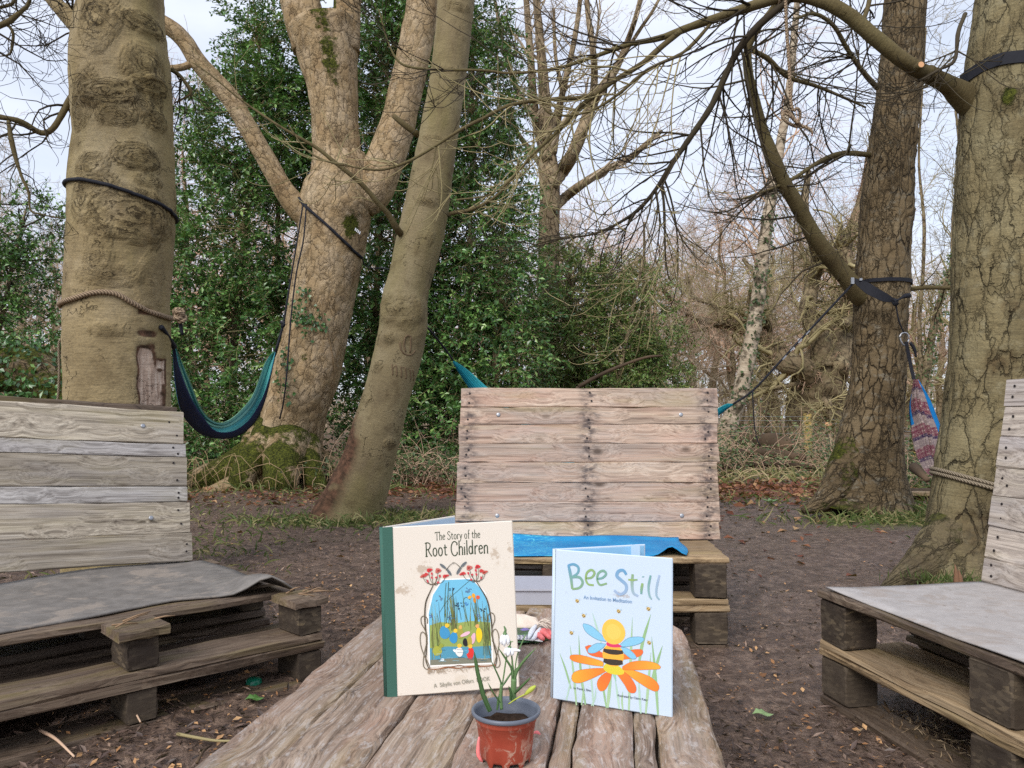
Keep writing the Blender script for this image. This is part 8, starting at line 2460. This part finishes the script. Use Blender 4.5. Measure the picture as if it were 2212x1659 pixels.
def thicket(name, label, x0, x1, d0, d1, hmax, n, seed, leafn=2, mat=None, tints=(.35, .25), twm=None, kind='stuff', Ls=.045):
    rg = np.random.default_rng(seed)
    d = rg.uniform(d0, d1, n)
    px = rg.uniform(x0, x1, n)
    px = np.where((px > 1722) & (px < 1776) & (d > 9), px + 60, px)
    X = (px - 1106) / FPX * d
    st = np.stack([X, d, gz(X, d)], 1)
    N = 9
    pts = np.empty((n, N, 3)); pts[:, 0] = st
    dv = unit(np.stack([rg.normal(0, .6, n), rg.normal(-.1, .5, n), rg.uniform(.5, 1.6, n)], 1))
    ln = hmax * rg.uniform(.5, 1.6, n) / (N - 1)
    for s in range(1, N):
        dv = dv + rg.normal(0, .14, dv.shape); dv[:, 2] -= .20
        dv = unit(dv)
        pts[:, s] = pts[:, s - 1] + dv * ln[:, None]
        pts[:, s, 2] = np.maximum(pts[:, s, 2], .01)
    V, q = tubes(pts, np.tile(np.linspace(.006, .0022, N), (n, 1)), 3)
    V2, q2 = None, None
    k = leafn * (N - 2)
    idx = np.repeat(np.arange(n), k)
    ss = np.tile(np.repeat(np.arange(2, N), leafn), n)
    c = pts[idx, ss] + rg.normal(0, .03, (len(idx), 3))
    L = Ls * rg.uniform(.5, 1.5, len(idx))
    Vl, tl = leafcards(c, unit(rg.normal(0, 1, c.shape) * np.array([1, 1, .5])), unit(np.array([0, -.4, 1.]) + rg.normal(0, .45, c.shape)), L, L * .62, .2)
    root = thing(name, tuple(st.mean(0) * np.array([1, 1, 0])), label, 'bramble')
    tag(link('cane', mesh_np('cane', V, q, mats=[twm or M['twig_red']]), root), kind='stuff')
    tag(link('foliage', mesh_np('foliage', Vl, None, tl, mats=[mat or M['bramble']], smooth=False, attrs={'tint': np.repeat(np.clip(rg.normal(tints[0], tints[1], len(idx)), 0, 1), 4)}), root), kind='stuff')
thicket('bramble_thicket', 'tangle of brambles and dead stems in front of the fence', 1500, 1850, 9.6, 13.5, .62, 620, 101, 2, tints=(.45, .3))
thicket('bramble_thicket', 'low green undergrowth between the two cracked trunks', 1940, 2120, 8.0, 13, .42, 240, 102, 3, tints=(.35, .22))
thicket('bramble_thicket', 'dry stems and ivy under the hollies behind the leaning trunk', 690, 1010, 8.4, 10.3, .62, 420, 103, 2, tints=(.3, .25))
thicket('bramble_thicket', 'leafy brambles at the foot of the holly beside the hammock', 380, 560, 8.9, 10.2, .6, 260, 104, 3, M['holly'], (.5, .25), M['twig_green'], Ls=.055)
thicket('bramble_thicket', 'ivy and brambles behind the left bench, under the thin evergreen', -120, 150, 5.6, 8.2, .75, 300, 105, 5, M['holly'], (.4, .22), M['twig_near'], Ls=.06)
thicket('bramble_thicket', 'brown scrub hidden behind the middle bench', 1000, 1500, 9.5, 12, .8, 380, 106, 3, tints=(.3, .25))

def build_brush_heap():
    rt = thing('brush_heap', tuple(P(60, 1000, 7.6) * np.array([1, 1, 0])), 'dark mossy fallen trunk sloping down behind the left bench', 'log')
    t = limb('log', [(-80, 800, 120, 7.8), (40, 800, 120, 7.8), (80, 810, 120, 7.7), (120, 845, 100, 7.6), (170, 890, 90, 7.5), (240, 930, 70, 7.4)], M['bark_mid'], rt, 30, .06, .10, mossf=lambda TH, LL, bark: np.clip(.55 + .5 * fbm(bark * 4, 3, 3), 0, 1))
    rg = np.random.default_rng(160)
    n = 1500
    i = rg.integers(0, len(t.V), n)
    c = t.V[i] + rg.normal(0, .07, (n, 3)) + (0, -.03, .03)
    V, q = leafcards(c, unit(rg.normal(0, 1, (n, 3)) + (0, -.4, -.2)), unit(np.array([0, -.8, .7]) + rg.normal(0, .5, (n, 3))), rg.uniform(.04, .08, n), rg.uniform(.03, .05, n), .2)
    tag(link('ivy', mesh_np('ivy', V, None, q, mats=[M['holly']], smooth=False, attrs={'tint': np.repeat(np.clip(rg.normal(.3, .2, n), 0, 1), 4)}), rt), kind='stuff')
build_brush_heap()

def build_logs():
    rg = np.random.default_rng(110)
    lb = ['dark rotting log poking from the bramble heap', 'long thin log lying along the bramble heap', 'short log end under the dead stems', 'grey fallen branch along the foot of the brambles']
    for k, (pts, wd) in enumerate((([(1640, 962, 46, 11.4), (1670, 955, 44, 11.2), (1712, 966, 30, 11.0)], 0), ([(1550, 985, 20, 10.6), (1640, 978, 22, 10.5), (1740, 990, 18, 10.4)], 0), ([(1600, 950, 34, 11.9), (1640, 946, 30, 11.8)], 0), ([(1560, 1010, 12, 10.0), (1660, 1002, 12, 10.0), (1790, 1012, 9, 9.9)], 0))):
        t = Trunk(stick(pts), .05, 14, .08, 5, seed=k)
        tag(link('log', t.mesh('log', M['log'])), lb[k], 'log', 'logs in the bramble heap')
    # plank and hollow beside the brown trunk
    z = .10
    o = P(1942, 1072, 6.75)
    put = np.array([o[0], o[1], o[2]])
    V, q, caps = board(.55, .12, .035, 830, 6, .006, .002)
    tag(link('plank', mesh_np('plank', V, q, mats=[M['wood_pale_edge']], polys=caps, smooth=False), None, frame(put, (1, .1, -.02), (-.1, 1, 0), (0, 0, 1))), 'single pale plank lying on the ground between the cracked trunks', 'plank')
    t = Trunk([(put[0] - .05, put[1] + .22, .05, .055), (put[0] + .7, put[1] + .3, .05, .05)], .1, 12, .06)
    tag(link('log', t.mesh('log', M['log'])), 'dark log under the pale plank between the cracked trunks', 'log')
    t = Trunk(stick([(1250, 835, 9, 9.2), (1300, 808, 8, 9.2), (1345, 789, 7, 9.2), (1395, 772, 6, 9.2), (1432, 768, 4, 9.2)]), .06, 8, .05)
    low = Trunk(stick([(1180, 990, 14, 9.3), (1210, 900, 11, 9.25), (1250, 836, 9, 9.2)]), .06, 8, .05)
    rt = thing('dead_branch', tuple(P(1180, 990, 9.3)), 'bare brown branch sloping up over the back of the middle bench', 'branch')
    link('limb', t.mesh('limb', M['log']), rt)
    link('stem', low.mesh('stem', M['log']), rt)
build_logs()

def scatter():
    rg = np.random.default_rng(120)
    def cards(n, xy, L, wl, tint, mat, name, label, tilt=.25, lift=.002, fold=.12):
        x, y = xy
        z = gz(x, y) + lift + rg.uniform(0, .006, len(x))
        a = rg.uniform(0, 2 * PI, len(x))
        d = np.stack([np.cos(a), np.sin(a), rg.normal(0, tilt, len(x))], 1)
        nn = unit(np.array([0, 0, 1.]) + rg.normal(0, tilt, (len(x), 3)))
        V, t = leafcards(np.stack([x, y, z], 1), d, nn, L, L * wl, fold)
        o = link(name, mesh_np(name, V, None, t, mats=[mat], smooth=False, attrs={'tint': np.repeat(np.clip(tint, 0, 1), 4)}))
        tag(o, label, kind='stuff')
    # crumbs of mud and bark fibre all over the trodden ground
    n = 60000
    y = 1.0 + 5.6 * rg.random(n) ** 1.5
    x = rg.uniform(-1, 1, n) * (.75 * y + .15)
    keep = fbm(np.stack([x * 1.3, y * 1.3, 0 * x], 1), 3, 4) > -.32
    keep &= rg.random(n) > .35 * pathw(x, y)
    x, y = x[keep], y[keep]
    cards(len(x), (x, y), np.minimum(rg.gamma(3, .0066, len(x)), .034), rg.uniform(.10, .42, len(x)), rg.beta(1.5, 1.9, len(x)), M['mudbits'], 'mud_crumbs', 'dark crumbs of mud and bark trodden into the ground', .35)
    # paler wood chips
    xs, ys = [], []
    for cx, cy, sx, sy, m in ((-.75, 1.55, .30, .25, 620), (-.55, 2.05, .3, .35, 520), (-.6, 2.7, .35, .5, 700), (-1.0, 3.6, .5, .6, 500), (.62, 1.62, .22, .3, 420), (.72, 2.1, .3, .4, 200), (-.45, 3.1, .5, .8, 260), (.9, 2.6, .5, .6, 160), (-.9, 4.4, .7, .8, 200), (1.5, 3.4, .7, .8, 260), (1.2, 2.6, .4, .5, 200), (.45, 1.35, .12, .2, 160)):
        xs.append(rg.normal(cx, sx, m)); ys.append(rg.normal(cy, sy, m))
    x, y = np.concatenate(xs), np.concatenate(ys)
    cards(len(x), (x, y), rg.gamma(3, .0034, len(x)), rg.uniform(.25, .7, len(x)), rg.beta(1.6, 1.6, len(x)), M['chips'], 'wood_chips', 'pale wood chips scattered on the mud', .3, .006)
    # fallen leaves
    xs, ys = [], []
    for cx, cy, sx, sy, m in ((2.7, 7.9, 1.2, .8, 3200), (-.3, 8.1, 1.2, .6, 1700), (4.3, 7.6, .6, .6, 700), (-2.2, 7.3, .9, .5, 500), (0, 5, 2.4, 1.6, 160), (1.8, 5.3, 1.0, .8, 60), (2.4, 9.4, 2.4, .8, 1200)):
        xs.append(rg.normal(cx, sx, m)); ys.append(rg.normal(cy, sy, m))
    x, y = np.concatenate(xs), np.concatenate(ys)
    cards(len(x), (x, y), rg.gamma(6, .0085, len(x)), rg.uniform(.45, .8, len(x)), rg.beta(1.6, 2.2, len(x)), M['litter'], 'fallen_leaves', 'red brown fallen leaves under the hollies and trees', .3, .004, .25)
    # grass
    xs, ys, hs = [], [], []
    for cx, cy, sx, sy, m, h in ((-1.35, 5.6, .42, .16, 700, .07), (-1.1, 5.75, .3, .12, 260, .10), (-3.0, 8.0, 1.2, .4, 600, .06), (-2.4, 6.5, .8, .9, 420, .035), (-1.75, 3.9, .25, .8, 500, .06), (2.95, 5.75, .40, .16, 800, .10), (3.45, 5.95, .16, .12, 420, .17), (-.75, 6.0, .5, .2, 500, .05),
                            (3.9, 7.2, .7, 1.2, 500, .12), (2.5, 9.5, 1.4, .5, 300, .18), (2.35, 3.22, .28, .07, 420, .055), (2.2, 7.0, .3, .3, 160, .06), (4.6, 9.5, 1, 1, 500, .2), (-2.0, 8.0, .9, .3, 120, .14), (0, 9.5, 3, .6, 500, .15)):
        xs.append(rg.normal(cx, sx, m)); ys.append(rg.normal(cy, sy, m)); hs.append(h * .72 * rg.uniform(.4, 1.5, m))
    x, y, h = np.concatenate(xs), np.concatenate(ys), np.concatenate(hs)
    n = len(x)
    N = 5
    pts = np.empty((n, N, 3)); pts[:, 0] = np.stack([x, y, gz(x, y) - .004], 1)
    dv = unit(np.stack([rg.normal(0, .45, n), rg.normal(0, .45, n), np.ones(n)], 1))
    bend = rg.normal(0, .28, (n, 3)); bend[:, 2] = -.16
    for s in range(1, N):
        dv = unit(dv + bend)
        pts[:, s] = pts[:, s - 1] + dv * (h / (N - 1) * 1.5)[:, None]
    sd = unit(np.cross(dv, np.stack([rg.normal(0, 1, n), rg.normal(0, 1, n), 0 * x], 1)))
    w_ = np.array([1, .9, .75, .5, .08]) * .0032
    wd = (1 + (y / 6))[:, None, None]
    A_ = pts + sd[:, None] * w_[None, :, None] * wd; B_ = pts - sd[:, None] * w_[None, :, None] * wd
    V = np.stack([A_, B_], 2).reshape(-1, 3)
    b = (np.arange(n) * N * 2)[:, None]
    k = (np.arange(N - 1) * 2)[None]
    q = np.stack([b + k, b + k + 1, b + k + 3, b + k + 2], -1).reshape(-1, 4)
    tint = np.clip(rg.beta(1.5, 1.8, n) + np.where((y > 8.6) | (h > .2), .3, 0), 0, 1)
    tag(link('grass', mesh_np('grass', V, q, mats=[M['grassblade']], smooth=False, attrs={'tint': np.repeat(tint, N * 2)})), 'short grass tufts at the feet of the trees', kind='stuff')
    # dry stuff under the right bench
    n = 1100
    x, y = rg.normal(.98, .12, n), 0 * rg.random(n)
    t = rg.random(n)
    x = .97 + .10 * t + rg.normal(0, .05, n) - .02
    y = 1.95 - .46 * t + rg.normal(0, .05, n)
    cards(n, (x, y), rg.gamma(4, .0042, n), rg.uniform(.06, .3, n), rg.random(n), M['dry_grass'], 'dry_leaves', 'dry grass and leaves drifted under the right bench', .7, .012, .3)
scatter()

def build_small_ground_things():
    def leafobj(px, py, size, rot, mat, tint, label, z=.012):
        c = G(px, py, 0.0)
        c[2] = float(gz(c[0], c[1])) + z
        outl = [(0, 0), (.16, .18), (.22, .32), (.40, .30), (.50, .42), (.66, .30), (.78, .20), (1.0, 0), (.78, -.18), (.64, -.30), (.52, -.38), (.40, -.28), (.24, -.32), (.14, -.16)]
        V = [(x * size, y * size, .012 * math.sin(x * 7) * size * 6 + abs(y) * size * .35) for x, y in outl]
        ct = [(.5 * size, 0, .004)]
        Vv = np.array(V + ct)
        t = [(len(V), k, (k + 1) % len(V)) for k in range(len(V))]
        me = mesh_np('fallen_leaf', Vv, None, t, mats=[mat], smooth=False, attrs={'tint': np.full(len(Vv), tint)})
        tag(link('fallen_leaf', me, None, Matrix.Translation(Vector(c.tolist())) @ Matrix.Rotation(rot, 4, 'Z')), label, 'leaf', 'single leaves on the mud')
    leafobj(1625, 1551, .052, -.15, M['snow_leaf'], .95, 'pale green torn leaf on the mud right of the table')
    leafobj(528, 1523, .050, .2, M['holly'], .55, 'small dark green leaf on the mud left of the table')
    leafobj(360, 1530, .035, 1.2, M['chips'], .9, 'curled pale brown leaf by the left bench foot')
    def twig(pts, r, mat, label, z=.012):
        p = np.array([G(x, y, 0) + np.array([0, 0, z + .006 * (k % 2)]) for k, (x, y) in enumerate(pts)])
        tag(link('fallen_twig', rope_mesh('fallen_twig', p, [r, r * .8, r * .5], mat, 6, 14)), label, 'twig', 'twigs lying on the mud')
    twig([(383, 1597), (420, 1610), (470, 1612), (530, 1617)], .0042, M['twig_green'], 'greenish twig lying left of the table corner')
    twig([(86, 1596), (120, 1622), (160, 1655)], .0042, M['chips'] if False else M['twig_red'], 'reddish twig lying by the bottom board of the left bench', .02)
    twig([(275, 1540), (290, 1560), (303, 1578)], .0036, M['twig_red'], 'short upright twig stuck in the mud by the left bench', .02)
    twig([(425, 1660), (440, 1640), (455, 1622)], .0040, M['log'], 'short dark twig at the picture foot, left of the table')
    twig([(480, 1508), (530, 1500), (560, 1496)], .0035, M['log'], 'thin dark twig between the left bench and the table')
    # small seedling in the open mud
    c = G(1664, 1090, 0)
    rt = thing('seedling', tuple(c), 'small pale green leafy seedling on the open mud', 'plant')
    for k in range(6):
        a = k * 1.05 + .3
        dv = np.array([math.cos(a), math.sin(a), .45])
        V, t = leafcards(np.array([c + (0, 0, .01)]), np.array([dv]), np.array([[0, 0, 1.]]), np.array([.09]), np.array([.04]), .2)
        link('leaf', mesh_np('leaf', V, None, t, mats=[M['snow_leaf']], smooth=False, attrs={'tint': np.full(4, .6 + .06 * k)}), rt)
    # arching roots and stems at the foot of the forked tree
    rg = np.random.default_rng(140)
    B = Bag()
    for k in range(46):
        px = rg.uniform(415, 720)
        d = rg.uniform(7.7, 8.6)
        x = (px - 1106) / FPX * d
        s = np.array([x, d, .0])
        h = rg.uniform(.08, .38); w_ = rg.normal(0, .3)
        B.tube(np.array([s, s + (w_ * .3, rg.normal(0, .05), h), s + (w_, rg.normal(0, .1), h * rg.uniform(.2, .9))]), [.004, .002], 4, n=7)
    o = link('dry_stem', B.mesh('dry_stem', [plain('dry_stem', lin(172, 146, 112), .9)]))
    tag(o, 'dry pale stems arching over the mossy roots', kind='stuff')
    # creeping ivy stem on the forked trunk
    Bi = Bag()
    pts = []
    for (x, y) in ((690, 650), (700, 690), (716, 740), (722, 790), (718, 840), (708, 880), (704, 930), (716, 968), (712, 1000)):
        z = fork.height_at(y)
        pts.append(fork.at(z, fork.theta_at(x, z), .006))
    rt = thing('ivy_plant', tuple(pts[-1]), 'thin ivy creeping up the front of the forked trunk', 'ivy')
    link('stem', rope_mesh('stem', pts, .006, M['wood_pale_edge'], 5, 40), rt)
    c = []
    for (cx, cy, n, s) in ((650, 680, 40, 12), (658, 700, 30, 10), (690, 690, 26, 10), (655, 640, 18, 8), (612, 840, 26, 14), (620, 790, 16, 10)):
        for k in range(n):
            x, y = rg.normal(cx, s), rg.normal(cy, s * 1.2)
            z = fork.height_at(y)
            c.append(fork.at(z, fork.theta_at(x, z), rg.uniform(.01, .05)))
    c = np.array(c)
    V, q = leafcards(c, unit(rg.normal(0, 1, c.shape) + np.array([0, -.3, -.4])), unit(np.array([0, -1., .3]) + rg.normal(0, .4, c.shape)), rg.uniform(.035, .065, len(c)), rg.uniform(.03, .055, len(c)), .15)
    tag(link('foliage', mesh_np('foliage', V, None, q, mats=[M['holly']], smooth=False, attrs={'tint': np.repeat(rg.uniform(.05, .5, len(c)), 4)}), rt), kind='stuff')
    # tuft of moss and split stump by the right trunk
    c = P(2030, 1236, 3.28)
    n = 260
    x, y = rg.normal(c[0], .09, n), rg.normal(3.20, .05, n)
    L = rg.uniform(.02, .07, n)
    z0 = np.full(n, c[2] - .03)
    V, t = leafcards(np.stack([x, y, z0], 1), unit(rg.normal(0, .6, (n, 3)) + np.array([0, -.3, 1.])), unit(rg.normal(0, 1, (n, 3))), L, np.full(n, .0045), .1)
    tag(link('moss_tuft', mesh_np('moss_tuft', V, None, t, mats=[M['grassblade']], smooth=False, attrs={'tint': np.repeat(rg.uniform(0, .4, n), 4)})), 'bright green grass tuft at the foot of the right trunk', kind='stuff')
    rt = thing('split_stake', tuple(P(2068, 1250, 3.1)), 'short split reddish stake before the mossy foot of the right trunk', 'stake')
    for dx, h in ((0, .055), (.014, .035)):
        b = P(2066, 1250, 3.05) + (dx, 0, -.02)
        link('splinter', rope_mesh('splinter', [b, b + (0, 0, h * .6), b + (-.004, 0, h + .02)], [.012, .009, .001], plain('stake_wood', lin(132, 98, 74), .8), 6, 8), rt)
    # bit of green glass under the left bench
    c = G(548, 1455, .01)
    V = disc_mesh('bottle_base', .022, .03, plain('green_plastic', lin(28, 120, 92), .25, .5))
    tag(link('bottle_cap', V, None, frame(G(548, 1480, .0), (1, 0, 0), (0, 1, 0), (0, 0, 1))), 'green plastic cap in the dark under the left bench', 'bottle cap')
build_small_ground_things()

def build_treeline():
    rg = np.random.default_rng(150)
    n = 900
    d = rg.uniform(48, 85, n)
    X = rg.uniform(-1, 1, n) * d * .95
    st = np.stack([X, d, 0 * X - .2], 1)
    N = 6
    pts = np.empty((n, N, 3)); pts[:, 0] = st
    dv = unit(np.stack([rg.normal(0, .15, n), rg.normal(0, .15, n), np.ones(n)], 1))
    h = rg.uniform(2.5, 6.5, n) * (.7 + .3 * np.sin(X * .1))
    for s in range(1, N):
        dv = unit(dv + rg.normal(0, .12, dv.shape))
        pts[:, s] = pts[:, s - 1] + dv * (h / (N - 1))[:, None]
    r = np.tile(np.linspace(.09, .02, N), (n, 1))
    me, _ = crown_mesh('treeline', [(pts, r)], [dict(n=7, L=2.0, ang=.8, N=6, ratio=.5, wig=.2, lift=(0, .1), tmin=.1, sides=3), dict(n=5, L=.9, ang=.8, N=4, ratio=.6, wig=.25, lift=(0, .05), sides=3, rmin=.012)], M['twig_far'], rg, True)
    tag(link('treeline', me), 'far bare scrub and hedge closing the view', kind='stuff')
build_treeline()
